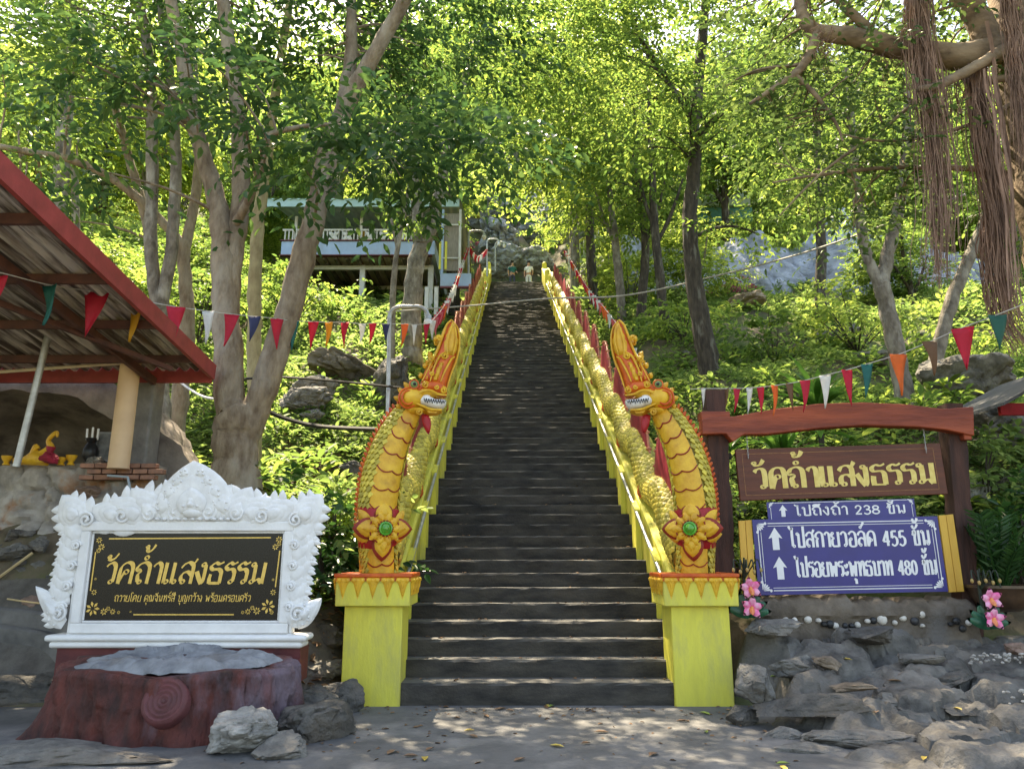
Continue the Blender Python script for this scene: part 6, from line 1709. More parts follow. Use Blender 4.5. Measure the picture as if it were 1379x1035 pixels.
# ---------------------------------------------------------------- bunting
FC = {'r': (0.60, 0.02, 0.05), 't': (0.015, 0.16, 0.14), 'y': (0.68, 0.36, 0.03), 'w': (0.75, 0.74, 0.70), 'n': (0.04, 0.05, 0.13), 'o': (0.75, 0.17, 0.03), 'b': (0.20, 0.10, 0.045), 'g': (0.02, 0.12, 0.08), 'p': (0.70, 0.16, 0.16)}
FN = {'r': 'red', 't': 'teal', 'y': 'yellow', 'w': 'white', 'n': 'navy', 'o': 'orange', 'b': 'brown', 'g': 'green', 'p': 'pink'}
def flag_mat(k):
    m = pm('flag_' + FN[k], FC[k], tuple(q * 0.85 for q in FC[k]), 20, 0.6)
    if 'trans' not in m:
        nt = m.node_tree; N = nt.nodes; L = nt.links; b = N['Principled BSDF']; out = N['Material Output']
        t = N.new('ShaderNodeBsdfTranslucent'); t.inputs[0].default_value = (*FC[k], 1); mx = N.new('ShaderNodeMixShader'); mx.inputs[0].default_value = 0.35
        L.new(b.outputs[0], mx.inputs[1]); L.new(t.outputs[0], mx.inputs[2]); L.new(mx.outputs[0], out.inputs[0]); m['trans'] = 1
    return m
def bunting(label, rope, flags, seed, thick=0.006, lab=True):
    """rope: world points; flags: (attach point, width, length, colour)"""
    rng = random.Random(seed)
    root = empty('bunting', rope[0], label, 'bunting', 'strings of bunting')
    q = MB(); q.tube(rope, thick, 5); q.build('rope', pm('rope', (0.5, 0.48, 0.44), (0.4, 0.38, 0.35), 20, 0.8), root)
    for p, w, l, c in flags:
        yaw = rng.uniform(-0.5, 0.5); sw = rng.uniform(-0.16, 0.10) * l; bend = rng.uniform(-0.06, 0.06)
        M = Matrix.Translation(p) @ Matrix.Rotation(yaw, 4, 'Z')
        nr, nc = 7, 4; vs = []; fs = []
        ph = rng.uniform(0, 6)
        for i in range(nr + 1):
            t = i / nr; ww = w * (1 - t * 0.97)
            for j in range(nc + 1):
                u = (j / nc - 0.5) * ww + sw * t * t
                vs.append(M @ Vector((u, bend * l * math.sin(t * 3) + 0.06 * w * math.sin(ph + 5 * t + j * 1.3), -l * t)))
        for i in range(nr):
            for j in range(nc): fs.append((i * 5 + j, i * 5 + j + 1, i * 5 + j + 6, i * 5 + j + 5))
        f = MB(); f.add(vs, fs); o = f.build('flag', flag_mat(c), root)
        so = o.modifiers.new('cloth', 'SOLIDIFY'); so.thickness = 0.003
        if lab: o['label'] = FN[c] + ' pennant'
def rope_between(pts, k=8): return catmull(pts, k)
# left string: runs from the near left corner back to the lamp behind the serpent
def Lr(px): return 6.4 + (12.3 - 6.4) * max(0, (px + 30)) / 610 * (0.8 + 0.2 * max(0, px) / 580)
LF = [(2, 372, 'r', 24, 52), (68, 384, 't', 30, 58), (130, 393, 'r', 32, 66), (187, 404, 'y', 29, 60), (237, 413, 'r', 25, 50), (281, 419, 'w', 19, 47), (312, 423, 'r', 20, 47), (343, 426, 'n', 18, 36), (373, 429, 'r', 18, 44), (396, 432, 't', 14, 44), (422, 433, 'r', 15, 40), (443, 434, 'y', 13, 36), (465, 434, 'r', 14, 38), (488, 436, 'w', 10, 30), (502, 435, 'r', 11, 32), (520, 436, 'n', 11, 28), (545, 436, 'o', 11, 36), (558, 437, 'w', 7, 30), (575, 436, 'r', 10, 28)]
rp = [at(-60, 355, Lr(-60)), at(0, 367, Lr(0))] + [at(px, py, Lr(px)) for px, py, *_ in LF[1:]] + [at(582, 434, 12.3)]
bunting('long string of coloured pennants across the tin roof and the big forked tree', rope_between(rp, 4), [(at(px, py, Lr(px)), w / 1000 * Lr(px) * 1.02, l / 1000 * Lr(px) * 1.02, c) for px, py, c, w, l in LF], 4)
RF = [(1342, 424, 'g', 26, 50), (1296, 441, 'r', 28, 60), (1252, 460, 'b', 22, 48), (1210, 477, 'o', 26, 58), (1167, 490, 't', 15, 48), (1140, 498, 'r', 16, 50), (1111, 505, 'w', 15, 46), (1084, 512, 'r', 14, 44), (1063, 516, 'b', 10, 38), (1043, 519, 'o', 12, 42), (1024, 521, 'r', 10, 38), (1009, 522, 'w', 9, 37), (992, 523, 'r', 9, 33), (978, 523, 'b', 7, 31), (947, 523, 'w', 6, 26)]
def Rr(px): return 6.6 + (8.75 - 6.6) * min(1, max(0, (1400 - px)) / 420) ** 0.8
rp = [at(1440, 385, 6.5)] + [at(px, py, Rr(px)) for px, py, *_ in RF] + [at(930, 524, 8.8)]
bunting('string of coloured pennants sagging to the left post of the wooden sign frame', rope_between(rp, 4), [(at(px, py, Rr(px)), w / 1000 * Rr(px) * 1.02, l / 1000 * Rr(px) * 1.02, c) for px, py, c, w, l in RF], 9)
# strings up the two sides of the stairs
def stair_string(label, P, n, seed, cols, w=0.15, l=0.36):
    rp = catmull(P, 14); fl = []
    d = [0]
    for i in range(1, len(rp)): d.append(d[-1] + (rp[i] - rp[i - 1]).length)
    rng = random.Random(seed)
    for k in range(n):
        L = d[-1] * (k + 0.5) / n; i = int(np.searchsorted(d, L)); i = max(1, i)
        p = rp[i - 1].lerp(rp[i], (L - d[i - 1]) / max(1e-6, d[i] - d[i - 1]))
        fl.append((p, w, l, rng.choice(cols)))
    bunting(label, rp, fl, seed, 0.008, False)
stair_string('string of red and white pennants rising left of the stairs from the lamp', [at(580, 434, 12.3), at(598, 412, 16), at(612, 385, 21), at(624, 350, 27), at(631, 330, 29)], 26, 21, 'rwopwr')
stair_string('string of pennants between the lamps near the head of the stairs', [at(631, 330, 29), at(643, 345, 33), at(656, 335, 37)], 14, 22, 'rpw')
stair_string('string of red and white pennants rising right of the stairs behind the crest', [at(866, 490, 12.6), at(838, 446, 15), at(812, 412, 18.5), at(790, 385, 24), at(770, 352, 31), at(760, 336, 36)], 34, 23, 'rrwopwr')

# ---------------------------------------------------------------- wires and hoses
def wire(name, label, cat, pts, r, m, k=10):
    q = MB(); P = catmull(pts, k); q.tube(P, r, 5)
    o = q.build(name, m, base=tuple(P[0])); tag(o, label, cat)
BKW = pm('black_rubber', (0.02, 0.02, 0.02), (0.012, 0.012, 0.012), 8, 0.5)
GRW = pm('grey_wire', (0.36, 0.34, 0.31), (0.3, 0.28, 0.25), 8, 0.7)
wire('overhead_wire', 'thin pale wire slung across the stairs from tree to tree', 'wire', [at(520, 420, 19), at(640, 411, 19), at(740, 402, 18.5), at(840, 398, 18), at(950, 375, 17), at(1100, 335, 15), at(1300, 262, 12)], 0.022, GRW)
wire('black_hose', 'upper black hose strung across the left slope to the serpent', 'hose', [at(330, 510, 11.5), at(380, 508, 11.5), at(450, 513, 11.8), at(540, 522, 12.2)], 0.022, BKW)
wire('black_hose', 'lower thick black hose sagging from the forked tree to the serpent', 'hose', [at(345, 545, 10.4), at(380, 562, 10.6), at(430, 574, 10.8), at(505, 578, 11)], 0.035, BKW)
wire('white_pipe', 'white plastic pipe curving behind the roof corner', 'pipe', [at(240, 512, 11.5), at(256, 524, 11.4), at(275, 534, 11.2), at(298, 538, 11.0)], 0.018, M_white())
wire('ground_twig', 'thin pale twig lying on the scree by the kerb', 'twig', [at(10, 806, 8.7), at(60, 812, 8.6), at(90, 806, 8.6)], 0.010, pm('bamboo', (0.55, 0.42, 0.22)))
# ---------------------------------------------------------------- foliage
def leaves_obj(name, P, D, N, L, W, m, parent=None, loc=None, fold=0.18):
    """one mesh of small folded leaves; P base, D direction, N normal, L length, W width"""
    off = np.array(ORI[parent.name]) if parent is not None else np.array(loc if loc is not None else (0, 0, 0))
    P = P - off
    D = D / np.linalg.norm(D, axis=1, keepdims=True)
    S = np.cross(D, N); S /= np.maximum(np.linalg.norm(S, axis=1, keepdims=True), 1e-6)
    Nn = np.cross(S, D)
    L = L[:, None]; W = W[:, None]
    base = P; tip = P + D * L - Nn * L * 0.12
    l1 = P + D * L * 0.32 + S * W * 0.46 + Nn * W * fold; l2 = P + D * L * 0.68 + S * W * 0.40 + Nn * W * fold * 0.5
    r1 = P + D * L * 0.32 - S * W * 0.46 + Nn * W * fold; r2 = P + D * L * 0.68 - S * W * 0.40 + Nn * W * fold * 0.5
    V = np.stack([base, l1, l2, tip, r2, r1], 1).reshape(-1, 3)
    n = len(P)
    q = np.array([[0, 1, 2, 3], [0, 3, 4, 5]])
    Fi = (np.arange(n)[:, None, None] * 6 + q[None]).reshape(-1, 4)
    me = bpy.data.meshes.new(name)
    me.vertices.add(len(V)); me.vertices.foreach_set('co', V.astype(np.float32).ravel())
    me.loops.add(Fi.size); me.loops.foreach_set('vertex_index', Fi.astype(np.int32).ravel())
    me.polygons.add(len(Fi)); me.polygons.foreach_set('loop_start', np.arange(0, Fi.size, 4, dtype=np.int32))
    me.update(calc_edges=True); me.validate()
    return link_mesh(name, me, m, parent, loc if parent is None else None)

def twigs(rng, C, T, m, tl, ll, lw, droop=0.25):
    """leafy twigs: C starts, T directions (K,3); m leaves alternate along each twig of length tl"""
    K = len(C)
    T = T / np.linalg.norm(T, axis=1, keepdims=True)
    up = np.array([0, 0, 1.0]) + rng.normal(0, 0.25, (K, 3))
    S = np.cross(T, up); S /= np.maximum(np.linalg.norm(S, axis=1, keepdims=True), 1e-6)
    Nn = np.cross(S, T)
    k = np.arange(m)
    f = (k + 0.6) / m
    side = np.where(k % 2 == 0, 1.0, -1.0)
    tl_ = tl * rng.uniform(0.6, 1.3, K)
    Pp = C[:, None] + T[:, None] * (f[None, :, None] * tl_[:, None, None]); Pp[..., 2] -= (f[None] ** 2) * tl_[:, None] * droop
    spread = np.where(k == m - 1, 0.05, 0.9)
    D = T[:, None] * 0.55 + S[:, None] * (side * spread)[None, :, None] + rng.normal(0, 0.22, (K, m, 3)); D[..., 2] -= droop
    Nm = Nn[:, None] + rng.normal(0, 0.35, (K, m, 3))
    L = ll * rng.uniform(0.6, 1.25, (K, m)); W = lw * rng.uniform(0.75, 1.2, (K, m))
    return Pp.reshape(-1, 3), D.reshape(-1, 3), Nm.reshape(-1, 3), L.ravel(), W.ravel()

THIN = 0.78
def crown_twigs(rng, blobs, per_bough, m, tl, ll, lw, sig=0.5, droop=0.25):
    """blobs: (centre, radii, boughs). Boughs are spread through each blob with gaps; twigs crowd round each bough"""
    Cs, Ts, bo = [], [], []
    for c, r, nb in blobs:
        c = np.array(c, float); r = np.array(r, float); nb = max(4, int(nb * THIN))
        u = rng.normal(0, 1, (nb, 3)); u /= np.linalg.norm(u, axis=1, keepdims=True)
        q = rng.uniform(0.12, 1.0, (nb, 1)) ** 0.45
        B = c + u * q * r
        bo.append((c, B))
        for b, d in zip(B, u):
            s = np.array([sig, sig, sig * 0.42]) * rng.uniform(0.7, 1.3)
            o = rng.normal(0, 1, (per_bough, 3)) * s
            t = o * 0.6 + d * 0.8 + rng.normal(0, 0.5, (per_bough, 3)); t[:, 2] = t[:, 2] * 0.5 + 0.05
            Cs.append(b + o); Ts.append(t)
    return twigs(rng, np.concatenate(Cs), np.concatenate(Ts), m, tl, ll, lw, droop), bo

LEAF_A = leaf_mat('tree_leaf', (0.035, 0.078, 0.02), (0.085, 0.148, 0.032), (0.19, 0.25, 0.052), 0.55)
LEAF_B = leaf_mat('broad_leaf', (0.016, 0.048, 0.018), (0.036, 0.088, 0.026), (0.085, 0.15, 0.04), 0.32, 0.4)
LEAF_C = leaf_mat('fig_leaf', (0.028, 0.058, 0.018), (0.058, 0.10, 0.027), (0.11, 0.16, 0.045), 0.42, 0.42)
LEAF_F = leaf_mat('forest_leaf', (0.055, 0.11, 0.024), (0.14, 0.205, 0.042), (0.28, 0.34, 0.075), 0.64)
LEAF_G = leaf_mat('ground_leaf', (0.05, 0.10, 0.028), (0.12, 0.19, 0.05), (0.23, 0.30, 0.09), 0.5, 0.5)

def build_tree(name, label, cat, stems, blobs, bark, leaf, rng, per_bough=14, m=7, tl=0.6, ll=0.16, lw=0.07, sig=0.5, root_loc=None, group=None, limbs=True, nring=10, droop=0.25):
    """stems: list of (points, radii). The first point of the first stem is the foot"""
    foot = Vector(stems[0][0][0]); zt = terr1(foot.x, foot.y)
    base = Vector(root_loc) if root_loc is not None else Vector((foot.x, foot.y, min(foot.z, zt)))
    root = empty(name, base, label, cat, group)
    tb = MB(); rr = random.Random(int(rng.integers(1e6))); allp = []
    for i, (pts, rad) in enumerate(stems):
        pts = [Vector(p) for p in pts]
        if i == 0 and root_loc is None:
            rad = [rad[0] * 1.5, rad[0] * 1.15] + list(rad); 
            pts = [Vector((pts[0].x, pts[0].y, min(pts[0].z, zt) - 0.5)), pts[0].lerp(Vector((pts[0].x, pts[0].y, min(pts[0].z, zt) - 0.1)), 0.6)] + pts
        P = catmull(pts, 6); Rr_ = lerp_list(rad, len(P))
        P = [p + Vector((rr.uniform(-1, 1), rr.uniform(-1, 1), 0)) * Rr_[k] * 0.10 for k, p in enumerate(P)]
        tb.tube(P, Rr_, nring, jit=0.07, rng=rr)
        allp += [(p, q) for p, q in zip(P, Rr_)]
    if blobs:
        (Pp, D, N, L, W), bo = crown_twigs(rng, blobs, per_bough, m, tl, ll, lw, sig, droop)
        if limbs:
            A = np.array([tuple(p) for p, _ in allp]); RA = np.array([q for _, q in allp])
            for c, B in bo:
                for b in B:
                    d = np.linalg.norm(A - b, axis=1) + np.clip(A[:, 2] - b[2] + 0.1, 0, None) * 0.7
                    i = int(np.argmin(d))
                    if d[i] > 2.0: continue
                    a = Vector(A[i]); bb = Vector(b); r0 = min(RA[i] * 0.5, 0.012 * d[i] + 0.012)
                    mid = a.lerp(bb, 0.5) + Vector((rr.uniform(-.1, .1), rr.uniform(-.1, .1), 0.08)) * min(1.5, d[i])
                    tb.tube(catmull([a, mid, bb], 4), lerp_list([r0, r0 * 0.6, 0.008], 9), 5, cap=False)
    tb.build('trunk', bark, root, sharp=70)
    if blobs: leaves_obj('crown', Pp, D, N, L, W, leaf, root)
    return root

def PX(lst): return [at(*p) for p in lst]
rng = np.random.default_rng(12)

# the big forked tree behind the name stone
Y = 10.3
c = lambda px, py, Y: tuple(at(px, py, Y))
build_tree('forked_tree', 'big pale barked tree forking low behind the name stone', 'tree', [
    (PX([(319, 660, Y), (318, 600, Y), (320, 560, Y)]), [0.34, 0.30, 0.31]),
    (PX([(322, 570, Y), (309, 530, Y), (306, 450, Y), (302, 370, Y + .1), (292, 270, Y + .2), (262, 170, Y + .2), (243, 60, Y), (215, -60, Y - .4), (190, -200, Y - .8)]), [0.24, 0.215, 0.20, 0.19, 0.15, 0.12, 0.10, 0.08, 0.04]),
    (PX([(306, 420, Y), (314, 340, Y + .2), (325, 250, Y + .3), (318, 130, Y + .3), (300, 0, Y + .2), (290, -160, Y)]), [0.15, 0.15, 0.14, 0.12, 0.11, 0.06]),
    (PX([(326, 600, Y), (346, 550, Y), (374, 470, Y), (402, 370, Y + .1), (428, 275, Y + .2), (446, 190, Y + .2), (488, 100, Y), (548, -5, Y - .3), (610, -140, Y - .8)]), [0.2, 0.20, 0.185, 0.18, 0.17, 0.15, 0.125, 0.10, 0.05]),
    (PX([(446, 200, Y + .2), (466, 120, Y + .4), (474, 40, Y + .6), (470, -90, Y + .8)]), [0.11, 0.11, 0.10, 0.05]),
    (PX([(318, 300, Y), (338, 262, Y - .3), (352, 225, Y - .5), (362, 185, Y - .6), (400, 172, Y - .8), (442, 168, Y - 1.0), (480, 172, Y - 1.2)]), [0.07, 0.06, 0.055, 0.05, 0.035, 0.025, 0.012]),
    ], [(c(250, 105, 9.5), (1.3, 0.8, 0.35), 13), (c(110, 100, 9.4), (1.1, 0.8, 0.45), 11), (c(430, 195, 9.0), (1.4, 0.8, 0.38), 17), (c(560, 200, 8.9), (1.0, 0.8, 0.42), 13), (c(480, 70, 10.8), (1.5, 0.9, 0.7), 14), (c(330, 10, 11.2), (2.4, 1.0, 0.7), 22), (c(300, -140, 10.3), (3.4, 2.4, 0.8), 34), (c(640, 215, 8.9), (0.7, 0.6, 0.35), 7), (c(60, 210, 9.4), (0.8, 0.6, 0.4), 6), (c(520, 110, 12.3), (1.6, 1.4, 0.6), 22), (c(610, 60, 12.6), (1.7, 1.5, 0.7), 24), (c(560, -60, 12.0), (2.2, 1.8, 0.8), 26)],
    M_bark(), LEAF_B, rng, 8, 8, 0.62, 0.19, 0.08, 0.38, droop=0.4)
# trees behind it
Y = 13.2
build_tree('slender_tree', 'slender grey tree with two upright stems behind the roof corner', 'tree', [
    (PX([(220, 600, Y), (216, 520, Y), (214, 450, Y), (214, 400, Y)]), [0.17, 0.15, 0.14, 0.14]),
    (PX([(212, 420, Y), (203, 330, Y), (205, 220, Y), (203, 100, Y), (185, -20, Y), (170, -150, Y)]), [0.12, 0.12, 0.115, 0.10, 0.08, 0.04]),
    (PX([(216, 420, Y), (231, 330, Y), (237, 230, Y), (232, 130, Y), (222, 50, Y), (200, -80, Y)]), [0.12, 0.115, 0.105, 0.09, 0.08, 0.04])],
    [(c(200, 30, 13), (2.4, 1.8, 1.2), 30), (c(150, 130, 13.3), (1.8, 1.4, 0.9), 20), (c(260, -40, 13), (2.4, 2, 1.0), 26)], M_bark2(), LEAF_A, rng, 11, 7, 0.6, 0.15, 0.07, 0.45)
Y = 14.2
build_tree('branching_tree', 'thin pale tree with a long branch arching left over the tin roof', 'tree', [
    (PX([(252, 440, Y), (250, 380, Y), (246, 325, Y)]), [0.15, 0.13, 0.12]),
    (PX([(246, 330, Y), (205, 285, Y - .3), (150, 240, Y - .8), (95, 215, Y - 1.2), (40, 205, Y - 1.6), (-40, 190, Y - 2)]), [0.10, 0.09, 0.08, 0.075, 0.065, 0.04]),
    (PX([(205, 340, Y), (190, 270, Y), (170, 200, Y), (150, 130, Y), (115, 60, Y), (70, -30, Y)]), [0.09, 0.09, 0.085, 0.075, 0.06, 0.03]),
    (PX([(248, 340, Y), (262, 270, Y + .2), (268, 200, Y + .3), (262, 90, Y + .4), (255, 0, Y + .4)]), [0.11, 0.10, 0.09, 0.07, 0.05])],
    [(c(60, 120, 13), (2.2, 1.6, 1.2), 30), (c(10, 250, 13), (1.2, 1.2, 0.7), 12), (c(110, 20, 14), (2.4, 1.8, 1.1), 28)], M_bark(), LEAF_A, rng, 11, 7, 0.6, 0.15, 0.07, 0.45)
Y = 17.0
build_tree('slender_tree', 'brown trunked tree rising behind the tin roof, leftmost of all', 'tree', [
    (PX([(74, 420, Y), (80, 280, Y), (86, 180, Y), (92, 80, Y), (96, -20, Y), (100, -120, Y)]), [0.2, 0.19, 0.18, 0.16, 0.14, 0.08]), (PX([(104, 420, Y + 2), (102, 290, Y + 2), (100, 230, Y + 2)]), [.1, .1, .09])],
    [(c(60, 40, 17), (3, 2.4, 1.6), 34), (c(150, -60, 17), (3.4, 2.4, 1.6), 30), (c(20, 160, 17.5), (1.8, 1.6, 1.1), 16)], M_bark2(), LEAF_A, rng, 12, 7, 0.7, 0.19, 0.09, 0.55)
Y = 12.3
build_tree('slender_tree', 'yellowish thin trunk standing just right of the main fork', 'tree', [
    (PX([(344, 560, Y), (342, 470, Y), (343, 400, Y), (347, 310, Y), (358, 220, Y), (372, 120, Y), (390, 0, Y), (400, -120, Y)]), [0.13, 0.12, 0.12, 0.11, 0.10, 0.085, 0.07, 0.04])],
    [(c(400, -20, 12.4), (2.4, 2.0, 1.2), 26)], pm('yellow_bark', (0.42, 0.36, 0.20), (0.26, 0.21, 0.11), 9, 0.85, 0.8, 20, stretch=(1, 1, 0.4)), LEAF_A, rng, 11, 7, 0.6, 0.15, 0.07, 0.45)
Y = 21.0
build_tree('forked_tree', 'mottled forked tree standing in front of the pavilion', 'tree', [
    (PX([(553, 470, Y), (555, 410, Y), (560, 360, Y), (568, 325, Y)]), [0.34, 0.30, 0.27, 0.25]),
    (PX([(566, 335, Y), (562, 290, Y), (560, 240, Y), (556, 160, Y), (548, 60, Y), (540, -40, Y)]), [0.2, 0.18, 0.16, 0.14, 0.10, 0.05]),
    (PX([(566, 340, Y), (580, 310, Y), (590, 265, Y), (606, 190, Y), (625, 110, Y), (650, 20, Y)]), [0.2, 0.19, 0.17, 0.14, 0.11, 0.05])],
    [(c(600, 120, 21), (3.2, 2.6, 2.0), 44), (c(530, 60, 21), (3.0, 2.4, 1.8), 36), (c(660, 60, 21), (2.6, 2.2, 1.8), 30)], M_bark2(), LEAF_A, rng, 12, 7, 0.75, 0.21, 0.10, 0.6)
Y = 19.5
build_tree('sapling', 'thin bare sapling left of the mottled forked tree', 'tree', [
    (PX([(526, 530, Y), (528, 450, Y), (530, 380, Y), (536, 330, Y), (545, 285, Y), (552, 240, Y)]), [0.10, 0.09, 0.08, 0.07, 0.05, 0.03]), (PX([(535, 335, Y), (528, 300, Y), (524, 270, Y)]), [0.05, 0.04, 0.02])],
    [(c(540, 285, 19.5), (0.8, 0.8, 0.7), 7)], M_bark2(), LEAF_A, rng, 8, 7, 0.5, 0.16, 0.07, 0.35)
# right side
Y = 16.0
build_tree('leaning_tree', 'dark leaning trunk between the right crest and the wooden sign frame', 'tree', [
    (PX([(962, 540, Y), (956, 500, Y), (944, 430, Y), (933, 360, Y), (929, 300, Y), (935, 220, Y), (938, 140, Y), (946, 50, Y), (955, -60, Y), (960, -160, Y)]), [0.30, 0.25, 0.215, 0.19, 0.17, 0.155, 0.14, 0.12, 0.09, 0.05]),
    (PX([(937, 170, Y), (900, 110, Y), (868, 60, Y), (835, -20, Y)]), [0.07, 0.06, 0.05, 0.03]), (PX([(934, 320, Y), (960, 308, Y), (990, 305, Y), (1020, 315, Y)]), [0.05, 0.04, 0.03, 0.015]),
    (PX([(938, 190, Y), (975, 150, Y - .5), (1030, 120, Y - 1), (1080, 90, Y - 1.5)]), [0.07, 0.055, 0.045, 0.03])],
    [(c(930, 60, 16), (2.6, 2.2, 1.6), 36), (c(850, 130, 15.5), (1.9, 1.7, 1.3), 26), (c(1000, 140, 15), (1.9, 1.6, 1.2), 24), (c(880, -40, 16), (3.2, 2.6, 1.5), 36), (c(1010, 300, 15.5), (0.7, 0.7, 0.35), 6), (c(800, 40, 15), (1.8, 1.8, 1.4), 24), (c(730, 90, 14.5), (1.6, 1.5, 0.9), 24), (c(690, 10, 14.5), (1.8, 1.8, 1.0), 24), (c(790, -60, 14), (2.2, 2.0, 1.0), 26)], M_barkd(), LEAF_A, rng, 12, 7, 0.65, 0.16, 0.075, 0.5)
Y = 22.0
build_tree('slender_tree', 'dark upright trunk behind the middle of the red beam', 'tree', [
    (PX([(1106, 480, Y), (1105, 400, Y), (1106, 330, Y), (1102, 230, Y), (1098, 130, Y), (1090, 20, Y)]), [0.19, 0.17, 0.16, 0.14, 0.12, 0.06])],
    [(c(1100, 200, 22), (2.6, 2.2, 2.2), 34), (c(1060, 90, 22), (2.8, 2.4, 1.8), 32), (c(1150, 110, 22), (2.6, 2.2, 1.8), 28)], M_barkd(), LEAF_A, rng, 12, 7, 0.7, 0.2, 0.095, 0.6)
Y = 13.2
build_tree('forked_tree', 'pale grey tree forking above the orange flag', 'tree', [
    (PX([(1226, 580, Y), (1214, 510, Y), (1203, 450, Y), (1190, 395, Y), (1186, 380, Y)]), [0.19, 0.165, 0.155, 0.15, 0.15]),
    (PX([(1187, 390, Y), (1196, 340, Y), (1208, 290, Y), (1218, 230, Y), (1222, 120, Y)]), [0.12, 0.12, 0.11, 0.10, 0.06]),
    (PX([(1186, 388, Y), (1168, 345, Y), (1156, 280, Y), (1150, 200, Y), (1140, 90, Y)]), [0.11, 0.10, 0.09, 0.075, 0.04])],
    [(c(1190, 130, 13), (2.0, 1.7, 1.2), 26), (c(1130, 200, 12.8), (1.2, 1.2, 0.9), 14), (c(1240, 220, 13.5), (1.2, 1.2, 0.9), 12)], M_bark2(), LEAF_A, rng, 11, 7, 0.55, 0.14, 0.065, 0.42)
Y = 13.8
build_tree('leaning_tree', 'pale trunk leaning right behind the brown flag', 'tree', [
    (PX([(1250, 570, Y), (1255, 520, Y), (1266, 460, Y), (1285, 395, Y), (1308, 340, Y), (1330, 285, Y), (1350, 200, Y), (1365, 90, Y)]), [0.15, 0.14, 0.135, 0.125, 0.115, 0.10, 0.08, 0.04])],
    [(c(1340, 130, 13.8), (1.9, 1.6, 1.2), 22), (c(1320, 260, 14), (1.0, 1.0, 0.8), 8)], M_bark2(), LEAF_A, rng, 11, 7, 0.55, 0.14, 0.065, 0.42)
for (lab, Y, main, extra, bl, mk) in (
    ('slim dark tree just behind the right crest', 22.0, [(899, 490), (895, 430), (888, 370), (882, 310), (878, 230), (874, 130), (870, 20)], [[(884, 330), (905, 285), (920, 240)], [(882, 310), (868, 270), (850, 200)]], [(c(880, 230, 22), (1.7, 1.5, 1.4), 18), (c(860, 130, 22), (2.6, 2.2, 1.9), 34)], M_barkd()),
    ('thin tree left of the right crest, second from the stairs', 24.0, [(862, 450), (866, 390), (869, 330), (862, 250), (855, 150)], [[(868, 330), (890, 270), (900, 210)]], [(c(850, 240, 24), (1.8, 1.6, 1.4), 18), (c(820, 160, 24), (2.6, 2.2, 1.9), 30)], M_barkd()),
    ('thin greenish tree nearest the right balustrade', 24.5, [(838, 440), (834, 380), (828, 320), (820, 250), (815, 170)], [[(829, 330), (812, 290), (800, 250)]], [(c(815, 280, 24), (1.5, 1.4, 0.9), 14), (c(790, 200, 24), (2.4, 2.0, 1.8), 28)], M_bark2())):
    st = [(PX([(a, b, Y) for a, b in main]), lerp_list([0.17, 0.14, 0.05], len(main)))] + [(PX([(a, b, Y) for a, b in e]), [0.07, 0.06, 0.03]) for e in extra]
    build_tree('slender_tree', lab, 'tree', st, bl, mk, LEAF_A, rng, 12, 7, 0.65, 0.19, 0.09, 0.55)
# trees whose boughs hang over the middle of the stairs
build_tree('overhanging_tree', 'tall tree left of the upper steps whose boughs hang over them', 'tree', [
    (PX([(612, 400, 30), (606, 330, 30), (604, 250, 30), (620, 150, 29), (650, 60, 28), (680, -40, 27)]), [0.25, 0.22, 0.2, 0.17, 0.13, 0.06])],
    [(c(690, 120, 27), (3.2, 3.0, 2.6), 48), (c(640, 200, 28), (2.0, 2.0, 1.6), 20), (c(740, 50, 27), (3.6, 3.0, 2.4), 46), (c(700, 200, 26), (1.8, 1.8, 1.0), 14)], M_barkd(), LEAF_A, rng, 12, 7, 0.8, 0.23, 0.11, 0.65)
build_tree('overhanging_tree', 'tall tree right of the upper steps with yellow green boughs', 'tree', [
    (PX([(800, 400, 30), (795, 330, 30), (792, 250, 30), (780, 150, 29), (760, 50, 28)]), [0.22, 0.2, 0.18, 0.14, 0.07])],
    [(c(790, 150, 28), (3.0, 2.8, 2.6), 44), (c(800, 260, 29), (2.0, 1.8, 1.3), 20), (c(780, 40, 28), (3.4, 2.8, 2.4), 40)], M_barkd(), LEAF_F, rng, 12, 7, 0.8, 0.23, 0.11, 0.65)

